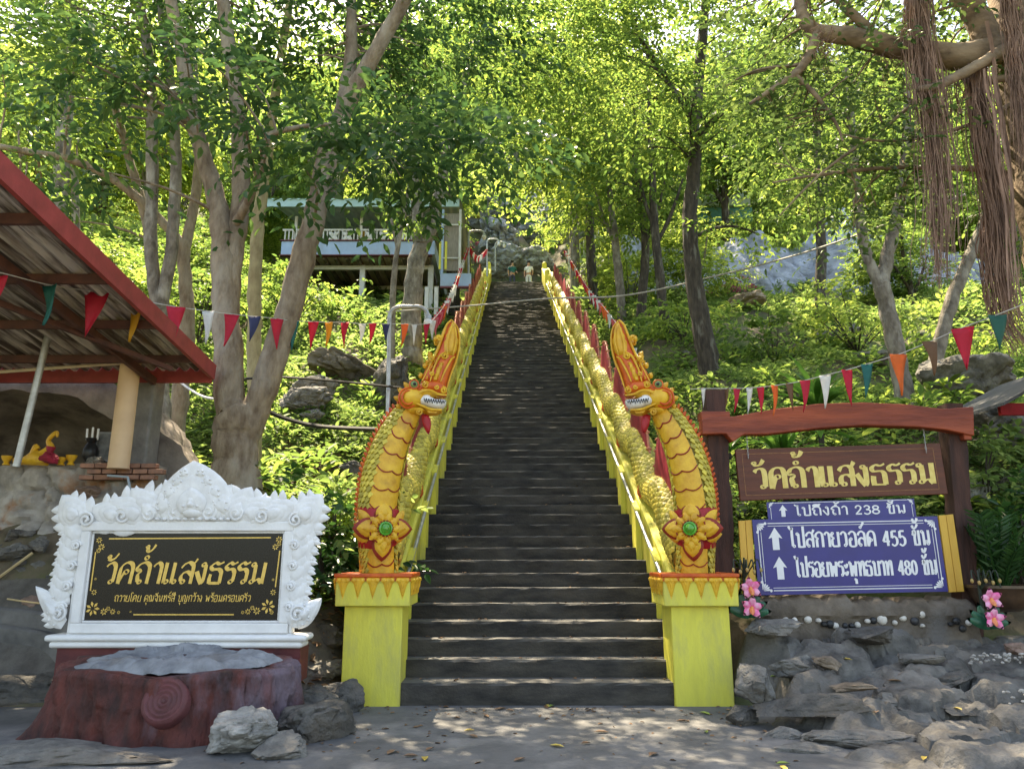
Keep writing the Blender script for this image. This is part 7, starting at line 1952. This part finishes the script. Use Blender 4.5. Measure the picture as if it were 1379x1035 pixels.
# ---------------------------------------------------------------- banyan with aerial roots at the right edge
def banyan():
    rr = random.Random(17); Y = 8.2
    g = lambda px, py, Y=Y: at(px, py, Y)
    stems = [
        ([(7.4, 8.6, 0.3), (7.3, 8.5, 2.5), (7.0, 8.4, 4.2), (6.7, 8.3, 5.6), (6.6, 8.3, 7.5), (6.5, 8.2, 9.5)], [0.75, 0.6, 0.55, 0.5, 0.4, 0.25]),
        ([g(1560, 0), g(1460, 32), g(1379, 55), g(1300, 76), g(1215, 66), g(1150, 50), g(1100, 42), g(1080, 20), g(1075, -30)], [0.24, 0.23, 0.21, 0.17, 0.14, 0.12, 0.09, 0.07, 0.05]),
        ([g(1420, 40, 8.0), g(1360, 62, 8.0), g(1320, 86, 7.9), g(1285, 105, 7.9), g(1255, 118, 7.8), g(1235, 120, 7.8)], [0.075, 0.07, 0.065, 0.06, 0.05, 0.035]),
        ([g(1100, 45), g(1088, 78), g(1070, 100), g(1040, 120), (g(1010, 140))], [0.07, 0.06, 0.045, 0.03, 0.02]),
        ([g(1070, 100), g(1100, 130), g(1125, 165), g(1135, 190)], [0.03, 0.03, 0.02, 0.012]),
        ([g(1330, 70), g(1320, 30), g(1295, -10), g(1260, -60)], [0.17, 0.16, 0.15, 0.1]),
        ([g(1190, 60), g(1160, 30), g(1120, -10), g(1090, -60)], [0.06, 0.06, 0.05, 0.03]),
        ([g(1440, 120), g(1380, 104), g(1330, 108), g(1280, 102)], [0.06, 0.05, 0.045, 0.03]),
        ([g(1450, 250, 8.6), g(1379, 240, 8.6), g(1320, 228, 8.6), g(1200, 226, 8.5), g(1100, 236, 8.4), g(1040, 246, 8.3)], [0.06, 0.05, 0.04, 0.026, 0.018, 0.008]),
        ([g(1230, 140), g(1180, 180), g(1110, 230), g(1050, 290)], [0.02, 0.02, 0.015, 0.008]),
        ([g(1380, 130), g(1300, 170), g(1200, 190), g(1130, 180)], [0.03, 0.025, 0.018, 0.008]),
    ]
    blobs = [(c(1150, 150, 8.6), (0.9, 0.8, 0.8), 24), (c(1080, 200, 8.8), (0.9, 0.8, 0.7), 20), (c(1200, 230, 8.8), (0.8, 0.8, 0.6), 14), (c(1140, 20, 8.4), (1.3, 1.2, 0.6), 22), (c(1300, 0, 8.2), (1.8, 1.5, 0.7), 30), (c(1200, -120, 8.0), (3.0, 2.6, 0.8), 46), (c(1040, 60, 9), (1.0, 1.0, 0.7), 16), (c(1330, 180, 9), (0.9, 0.9, 0.8), 10), (c(1030, 150, 9), (0.8, 0.8, 0.7), 14), (c(1150, 290, 9), (0.7, 0.7, 0.4), 7)]
    root = build_tree('banyan_tree', 'old banyan with reddish hanging aerial roots at the right edge', 'tree', stems, blobs, pm('banyan_bark', (0.27, 0.19, 0.12), (0.11, 0.075, 0.05), 7, 0.9, 0.9, 18, stretch=(0.5, 1, 1.2), c3=(0.36, 0.27, 0.18), s3=2), LEAF_C, rng, 7, 6, 0.42, 0.115, 0.055, 0.30, root_loc=(7.4, 8.6, terr1(7.4, 8.6)))
    am = pm('aerial_root', (0.34, 0.21, 0.15), (0.15, 0.09, 0.065), 10, 0.9, 0.6, 24, stretch=(1, 1, 0.3), island=0.3)
    def bundle(top, path, n, w0, w1, r, wavy=0.02, cut=0.35):
        q = MB(); P0 = [Vector(p) for p in path]
        for k in range(n):
            ox, oy = rr.gauss(0, 1), rr.gauss(0, 1); end = 1 - rr.random() ** 1.6 * cut
            pts = []
            m = max(3, int(len(P0) * end + 0.5))
            tot = len(P0) - 1
            for i in range(10):
                f = end * i / 9 * tot; j = min(int(f), tot - 1); p = P0[j].lerp(P0[j + 1], f - j)
                w = w0 + (w1 - w0) * i / 9
                pts.append(p + Vector((ox * w * 0.4 + rr.uniform(-wavy, wavy), oy * w * 0.4 + rr.uniform(-wavy, wavy), 0)))
            P = catmull(pts, 3); r0 = r * rr.uniform(0.6, 1.5)
            q.tube(P, lerp_list([r0, r0 * 0.9, r0 * 0.5], len(P)), 4, cap=False)
        o = q.build('aerial_roots', am, root, sharp=80); o['kind'] = 'stuff'
    bundle(0, [g(1236, -60, 7.9), g(1238, 40, 7.9), g(1246, 110, 7.9), g(1258, 180, 7.9), g(1266, 260, 7.9), g(1266, 330, 7.9), g(1268, 385, 7.9)], 250, 0.13, 0.27, 0.0045, 0.035, 0.8)
    bundle(0, [g(1252, 280, 7.9), g(1262, 340, 7.9), g(1266, 400, 7.9)], 18, 0.06, 0.03, 0.004, 0.01, 0.5)
    bundle(0, [g(1312, 90, 8.1), g(1318, 150, 8.1), g(1330, 220, 8.1), g(1345, 300, 8.1), g(1350, 380, 8.1), g(1362, 440, 8.1)], 170, 0.14, 0.20, 0.0055, 0.035, 0.6)
    bundle(0, [g(1356, -40, 7.7), g(1366, 60, 7.7), g(1374, 140, 7.7), g(1382, 230, 7.7)], 100, 0.10, 0.16, 0.0045, 0.035, 0.7)
    bundle(0, [g(1345, 240, 8.3), g(1335, 330, 8.3), g(1350, 420, 8.3), g(1385, 480, 8.3)], 110, 0.13, 0.2, 0.006, 0.04, 0.45)
    bundle(0, [g(1330, 30, 7.9), g(1345, 130, 7.9), g(1362, 230, 7.9), g(1368, 330, 7.9)], 4, 0.02, 0.04, 0.016, 0.02, 0.1)
    bundle(0, [g(1335, 90, 7.6), g(1350, 180, 7.6), g(1365, 300, 7.6), g(1376, 420, 7.6)], 3, 0.05, 0.08, 0.013, 0.03, 0.1)
    bundle(0, [g(1280, 100, 8.2), g(1285, 150, 8.2), g(1282, 200, 8.2)], 22, 0.16, 0.14, 0.005, 0.02, 0.5)
    bundle(0, [g(1110, 45, 8.2), g(1105, 70, 8.2), g(1108, 95, 8.2)], 40, 0.22, 0.25, 0.0035, 0.05, 0.6)
    bundle(0, [g(1085, 0, 8.2), g(1086, 40, 8.2), g(1088, 85, 8.2)], 12, 0.04, 0.05, 0.004, 0.03, 0.5)
    bundle(0, [g(1200, 68, 8.2), g(1210, 90, 8.2), g(1205, 125, 8.2)], 16, 0.22, 0.22, 0.004, 0.04, 0.6)
banyan()

# ---------------------------------------------------------------- forest on the hill: a few kinds of tree, copied
def template(kind, seed):
    r = np.random.default_rng(seed); rr = random.Random(seed)
    h = 9.0
    st = [([(0, 0, -0.8), (0.1, 0, 1.5), (0.15, 0.1, 4.0), (0.0, 0.2, 6.5), (0.1, 0.1, h)], [0.26, 0.22, 0.18, 0.12, 0.05]),
          ([(0.12, 0.05, 3.2), (0.9, 0.2, 4.8), (1.6, 0.3, 6.6)], [0.11, 0.09, 0.04]), ([(0.12, 0.1, 3.8), (-0.8, -0.2, 5.4), (-1.5, -0.3, 7.2)], [0.11, 0.08, 0.04])]
    blobs = [((rr.uniform(-1.6, 1.6), rr.uniform(-1.6, 1.6), rr.uniform(4.2, 9.0)), (rr.uniform(1.3, 2.1), rr.uniform(1.3, 2.1), rr.uniform(0.9, 1.5)), 14) for _ in range(8)]
    tops = [t for t, _ in st]
    return build_tree('forest_tree', 'x', 'tree', st, blobs, (M_bark2(), M_barkd(), M_bark2())[kind % 3], (LEAF_F, LEAF_A, LEAF_F)[kind % 3], r, 12, 7, 0.75, 0.27, 0.13, 0.6, root_loc=(0, 0, 0), nring=7)
FL = ['yellow green forest tree on the steep hillside behind the stairs', 'deep green forest tree on the steep hillside behind the stairs', 'bright green open crowned forest tree on the hillside behind the stairs']
temps = [template(k, 300 + k) for k in range(3)]
def place(t, x, y, s, rz, label, group, first=False):
    r = t if first else t.copy()
    if not first:
        col.objects.link(r)
        for ch in t.children:
            q = ch.copy(); col.objects.link(q); q.parent = r
    r.location = (x, y, terr1(x, y)); r.scale = (s, s, s * 1.05); r.rotation_euler = (0, 0, rz)
    r['label'] = label; r['category'] = 'tree'; r['group'] = group
rr = random.Random(77); used = [False] * 3; spots = []
tries = 0
while len(spots) < 135 and tries < 9000:
    tries += 1
    y = 33 + 78 * rr.random() ** 1.15; x = rr.uniform(-1, 1) * (y * 0.85 + 2)
    if y < 62 and abs(x - SX) < 3.0 + max(0, y - 44) * 0.3: continue
    if -10.5 < x < -0.6 and 23.5 < y < 34.5: continue
    if any(math.hypot(x - a, y - b) < 2.2 + y * 0.026 for a, b in spots): continue
    spots.append((x, y))
for i, (x, y) in enumerate(spots):
    k = i % 3
    place(temps[k], x, y, rr.uniform(0.85, 1.4) * (1 + max(0, y - 45) * 0.004), rr.uniform(0, 6.28), FL[k], ['yellow green forest trees', 'deep green forest trees', 'open crowned forest trees'][k], not used[k])
    used[k] = True

# low growth of the same kinds on the hill
n0 = 0; tries = 0; low = []
while n0 < 90 and tries < 9000:
    tries += 1
    if n0 < 16:
        y = rr.uniform(17, 27); x = -y * rr.uniform(0.43, 0.68)
    else:
        y = 31 + 34 * rr.random(); x = rr.uniform(-1, 1) * (y * 0.8 + 2)
    if y < 66 and abs(x - SX) < 3.4 + max(0, y - 44) * 0.35: continue
    if -10.5 < x < -0.6 and 23.5 < y < 34.5: continue
    if 5 < x < 24 and 28 < y < 34.5: continue
    if any(math.hypot(x - a, y - b) < 1.6 for a, b in low): continue
    low.append((x, y)); k = 1 if n0 < 16 else n0 % 3
    t = temps[k]; r = t.copy(); col.objects.link(r)
    for ch in t.children:
        q = ch.copy(); col.objects.link(q); q.parent = r
    s = rr.uniform(0.32, 0.55)
    r.location = (x, y, terr1(x, y) - 3.2 * s); r.scale = (s * 1.25, s * 1.25, s); r.rotation_euler = (0, 0, rr.uniform(0, 6.28))
    r.name = 'forest_shrub'; r['category'] = 'shrub'
    r['label'] = 'low dark shrub on the slope between tin roof and pavilion' if n0 < 16 else 'low leafy shrub among the forest trees on the hill'
    r['group'] = 'shrubs behind the tin roof' if n0 < 16 else 'shrubs among the forest trees'
    n0 += 1

# ---------------------------------------------------------------- ground cover
def ground_cover():
    r = np.random.default_rng(31)
    n = 520000
    y = 8.5 + 31 * r.random(n) ** 1.7; x = r.uniform(-1, 1, n) * (y * 0.86 + 1.0)
    ax = np.abs(x - SX)
    keep = (ax > 2.45) & ~((x < -4.6) & (y > 9.3) & (y < 13.0)) & ~((x < -3.0) & (y < 9.4)) & ~((x > 2.2) & (y < 9.6)) & ~((x < -1.9) & (x > -3.2) & (y < 9.0))
    dens = 0.5 + 0.5 * wob(x * 1.6 + 3, y * 1.6) / 0.9
    keep &= r.random(n) < np.clip(-0.04 + 1.35 * dens, 0.02, 1.0)
    x, y = x[keep], y[keep]; n = len(x)
    clump = np.clip(0.5 + 0.6 * wob(x * 2.7, y * 2.7 + 9), 0, 1.4)
    h = r.random(n) ** 1.2 * (0.05 + 0.28 * clump)
    P = np.stack([x, y, terr(x, y) + h], 1)
    a = r.uniform(0, 2 * np.pi, n)
    D = np.stack([np.cos(a), np.sin(a), r.uniform(-0.2, 0.8, n)], 1)
    N = np.stack([r.normal(0, 0.4, n), r.normal(-0.1, 0.4, n), np.ones(n)], 1)
    L = (0.032 + 0.0048 * y) * r.uniform(0.6, 1.4, n) * np.where(r.random(n) < 0.12, 1.8, 1.0)
    o = leaves_obj('ground_cover', P, D, N, L, L * r.uniform(0.38, 0.6, n), LEAF_G)
    tag(o, 'low ferny ground cover on the slopes beside the stairs', 'ground cover', None, 'stuff')
    # broader leaved plants in clumps among the ferny cover
    C = []
    while len(C) < 420:
        yy = 9.6 + 24 * r.random() ** 1.5; xx = r.uniform(-1, 1) * (yy * 0.8 + 1)
        if abs(xx - SX) < 2.7 or (xx < -4.4 and yy < 13.2) or (xx > 2.2 and yy < 10.2): continue
        C.append((xx, yy))
    C = np.array(C); k = 34
    a = r.uniform(0, 2 * np.pi, (len(C), k)); hh = r.uniform(0.05, 0.5, (len(C), k)) * r.uniform(0.5, 1.2, (len(C), 1)); rad = r.uniform(0.02, 0.3, (len(C), k))
    X = C[:, :1] + rad * np.cos(a); Yy = C[:, 1:] + rad * np.sin(a); Z = terr(C[:, 0], C[:, 1])[:, None] + hh
    P = np.stack([X, Yy, Z], -1).reshape(-1, 3); D = np.stack([np.cos(a), np.sin(a), r.uniform(-0.3, 0.9, a.shape)], -1).reshape(-1, 3)
    N = np.stack([r.normal(0, 0.3, a.size), r.normal(0, 0.3, a.size), np.ones(a.size)], 1); Lb = r.uniform(0.12, 0.26, a.size) * np.repeat(r.uniform(0.6, 1.3, len(C)), k)
    o = leaves_obj('ground_plants', P, D, N, Lb, Lb * 0.42, LEAF_A)
    tag(o, 'broader leaved plants among the low ground cover', 'ground plants', None, 'stuff')
    # litter on the steps and the paving
    m = 1500
    i_ = r.integers(0, 60, m); xx = SX + 1.55 * np.sign(r.uniform(-1, 1, m)) * r.random(m) ** 0.45
    yy = Y0 + i_ * TREAD + 0.34 - 0.26 * r.random(m) ** 1.5; zz = 0.225 + i_ * RISE + 0.006
    g = 260; gx = r.uniform(-3.2, 2.6, g); gy = np.where(r.random(g) < 0.5, r.uniform(7.7, 8.15, g), r.uniform(6.0, 8.1, g))
    P = np.concatenate([np.stack([xx, yy, zz], 1), np.stack([gx, gy, np.full(g, 0.010)], 1)]); n2 = len(P)
    a = r.uniform(0, 6.28, n2); D = np.stack([np.cos(a), np.sin(a), r.normal(0.05, 0.08, n2)], 1); N = np.stack([r.normal(0, 0.2, n2), r.normal(0, 0.2, n2), np.ones(n2)], 1)
    L = r.uniform(0.02, 0.07, n2)
    o = leaves_obj('leaf_litter', P, D, N, L, L * 0.5, pm('dry_leaf', (0.24, 0.14, 0.07), (0.12, 0.07, 0.04), 9, 0.9, island=0.4))
    tag(o, 'small dry leaf litter on the steps and paving', 'leaf litter', None, 'stuff')
    # fallen dry leaves in the bank
    m = 9000
    y = r.uniform(8.3, 14, m); x = np.where(r.random(m) < 0.5, r.uniform(-4.4, -1.85, m), r.uniform(2.6, 6.5, m))
    P = np.stack([x, y, terr(x, y) + 0.01], 1); a = r.uniform(0, 6.28, m)
    D = np.stack([np.cos(a), np.sin(a), r.normal(0, 0.2, m)], 1); N = np.stack([r.normal(0, 0.4, m), r.normal(0, 0.4, m), np.ones(m)], 1)
    keep = (y > 9.6) | (x < 0)
    L = r.uniform(0.06, 0.13, m)
    o = leaves_obj('leaf_litter', P[keep], D[keep], N[keep], L[keep], L[keep] * 0.5, pm('dry_leaf', (0.24, 0.14, 0.07), (0.12, 0.07, 0.04), 9, 0.9, island=0.4))
    tag(o, 'brown dry leaf litter on the banks', 'leaf litter', None, 'stuff')
ground_cover()

# shrubs one can tell apart
def shrub(px, py, Y, w, h, label, leaf, n=10, ll=0.14, group=None):
    p = at(px, py, Y); z = terr1(p.x, p.y)
    root = empty('shrub', (p.x, p.y, z), label, 'shrub', group)
    r = np.random.default_rng(int(px * 7 + py))
    (Pp, D, N, L, W), bo = crown_twigs(r, [((p.x, p.y, z + h * 0.55), (w / 2, w / 2, h * 0.45), n)], 10, 7, 0.4, ll, ll * 0.5, 0.25)
    tb = MB()
    for b in bo[0][1]: tb.tube(catmull([Vector((p.x, p.y, z - 0.1)), Vector((p.x, p.y, z)).lerp(Vector(b), 0.5) + Vector((0, 0, 0.08)), Vector(b)], 4), lerp_list([0.025, 0.015, 0.006], 9), 5)
    tb.build('stem', M_barkd(), root)
    leaves_obj('foliage', Pp, D, N, L, W, leaf, root)
for a in ((435, 780, 9.3, 0.9, 1.1, 'dark leaved shrub between the name stone and the left pillar', LFD, 14, 0.16), (455, 700, 9.8, 0.9, 0.9, 'shrub with glinting leaves behind the name stone corner', LEAF_G, 12, 0.15), (170, 360, 17, 2.2, 2.2, 'bushy yellow green shrub beside the tin roof edge', LEAF_F, 20, 0.17),
          (140, 300, 19, 3.0, 2.6, 'dark fern like shrub behind the tin roof', LEAF_A, 22, 0.2), (1040, 450, 19, 3.2, 1.6, 'wide green shrub on the slope behind the red beam', LEAF_A, 24, 0.18), (1150, 430, 18, 2.6, 1.8, 'bright shrub left of the pale forked tree', LEAF_F, 22, 0.17), (1300, 440, 16, 2.4, 1.6, 'bright shrub below the hanging roots', LEAF_F, 20, 0.16), (1320, 620, 10.6, 1.1, 0.9, 'leafy shrub behind the right post of the sign frame', LEAF_G, 14, 0.13),
          (845, 300, 27, 1.8, 2.4, 'yellow green bush by the green side stairway', LEAF_F, 18, 0.2), (920, 430, 21, 2.0, 1.2, 'sunlit bush beside the slim dark tree', LEAF_F, 16, 0.17), (400, 420, 22, 3.6, 1.4, 'green bush under the pavilion posts', LEAF_A, 24, 0.18), (270, 400, 18, 2.6, 2.2, 'bush between the trunks left of the pavilion', LEAF_A, 20, 0.18), (1370, 700, 9.4, 0.9, 1.2, 'shrub at the right edge behind the plant pot', LFD, 12, 0.15),
          (1195, 610, 9.9, 0.8, 0.9, 'leafy shrub behind the top edge of the name board', LEAF_G, 10, 0.12)): shrub(*a)
pk = leaf_mat('pink_bract', (0.22, 0.05, 0.07), (0.32, 0.09, 0.11), (0.42, 0.2, 0.2), 0.3)
shrub(748, 335, 46.5, 1.6, 1.3, 'pink flowering shrub at the foot of the tall yellow post', pk, 10, 0.2)
shrub(640, 290, 52, 2.2, 1.6, 'pink flowering shrub below the shorter yellow post', pk, 10, 0.24)
shrub(985, 300, 29, 0.8, 0.8, 'pink bush in front of the pale bluish rock face', pk, 5, 0.15)

# stones showing through the cover
n0 = 0
while n0 < 26:
    y = 9.8 + 18 * rr.random() ** 1.4; x = rr.choice((-1, 1)) * rr.uniform(2.9, y * 0.62)
    if x < -4.4 and y < 13.5 or x > 2.2 and y < 10.4: continue
    s = rr.uniform(0.25, 0.7) * (0.7 + y * 0.03)
    rock((x, y, terr1(x, y) + 0.06), (s, s * 0.8, s * 0.6), 300 + n0, 'grey stone half buried in the ground cover of the slope', S_, 'stone', 'stone', 'grey stones scattered over the slopes', rough=0.15, sub=3); n0 += 1

# young trees screening the pale cliff
for i, (px, py, Yt, s, lab) in enumerate(((1225, 395, 26.0, 0.6, 'young tree screening the pale cliff left of the hanging roots'), (940, 395, 27.0, 0.55, 'young tree screening the pale cliff left of the leaning dark trunk'))):
    t = temps[(i + 1) % 3]; q = t.copy(); col.objects.link(q)
    for ch in t.children:
        u = ch.copy(); col.objects.link(u); u.parent = q
    p = at(px, py, Yt); q.name = 'young_tree'; q.location = (p.x, p.y, terr1(p.x, p.y) - 0.9); q.scale = (s, s, s * 0.85); q.rotation_euler = (0, 0, i * 1.7)
    q['label'] = lab; q['category'] = 'tree'; q['group'] = 'young trees before the pale cliff'

# fallen leaves on the paving and the ledge
FLM = [pm('fallen_yellow', (0.55, 0.42, 0.08), (0.42, 0.28, 0.06), 30, 0.6), pm('fallen_brown', (0.25, 0.15, 0.08), (0.16, 0.09, 0.05), 30, 0.7), pm('fallen_green', (0.28, 0.36, 0.06), (0.2, 0.26, 0.05), 30, 0.6)]
FP = [(632, 983, 0), (637, 991, 1), (572, 1021, 0), (579, 1008, 1), (553, 1017, 1), (750, 1004, 0), (737, 950, 0), (743, 950, 2), (674, 954, 1), (687, 956, 1), (655, 964, 1), (527, 1012, 1), (789, 1000, 1), (919, 970, 1), (949, 960, 2), (951, 985, 2), (700, 1022, 1), (810, 985, 1), (615, 966, 1), (1055, 1034, 0), (880, 1015, 1)]
LP = [(1043, 912, 2), (1140, 889, 0), (1165, 929, 0), (1245, 1023, 0), (1055, 1030, 2), (1205, 918, 1), (1290, 956, 0), (1180, 960, 1)]
def fallen(px, py, k, i, onledge):
    Y = 6.0
    if onledge:
        p = None
        dg = bpy.context.evaluated_depsgraph_get()
        o = Vector((0, 0, EYE)); d = (at(px, py, 7.0) - o).normalized()
        hit, loc_, *_ = scene.ray_cast(dg, o, d, distance=12)
        p = loc_ + Vector((0, 0, 0.012)) if hit else at(px, py, 7)
    else:
        v = at(px, py, 7.0); t = (EYE - 0.012) / (EYE - v.z); p = Vector((v.x * t, 7.0 * t, 0.012))
    a = i * 2.4
    lab = {0: 'yellow', 1: 'brown', 2: 'green'}[k] + ' fallen leaf lying on the ' + ('rock ledge' if onledge else 'worn paving')
    q = MB(); l = 0.05 + 0.02 * (i % 3) * 0.5; w = l * 0.55
    pts = [(-l, 0, 0), (-l * .4, w * .7, .012), (l * .3, w * .6, .012), (l, 0, .004), (l * .3, -w * .6, .015), (-l * .4, -w * .7, .01), (0, 0, 0.0)]
    q.add(pts, [(0, 6, 1), (1, 6, 2), (2, 6, 3), (3, 6, 4), (4, 6, 5), (5, 6, 0)], Matrix.Translation(p) @ Matrix.Rotation(a, 4, 'Z'))
    o = q.build('fallen_leaf', FLM[k]); tag(o, lab, 'leaf', lab.split()[0] + ' leaves fallen on the ' + ('ledge' if onledge else 'paving'))
for i, (px, py, k) in enumerate(FP): fallen(px, py, k, i, False)
for i, (px, py, k) in enumerate(LP): fallen(px, py, k, i, True)
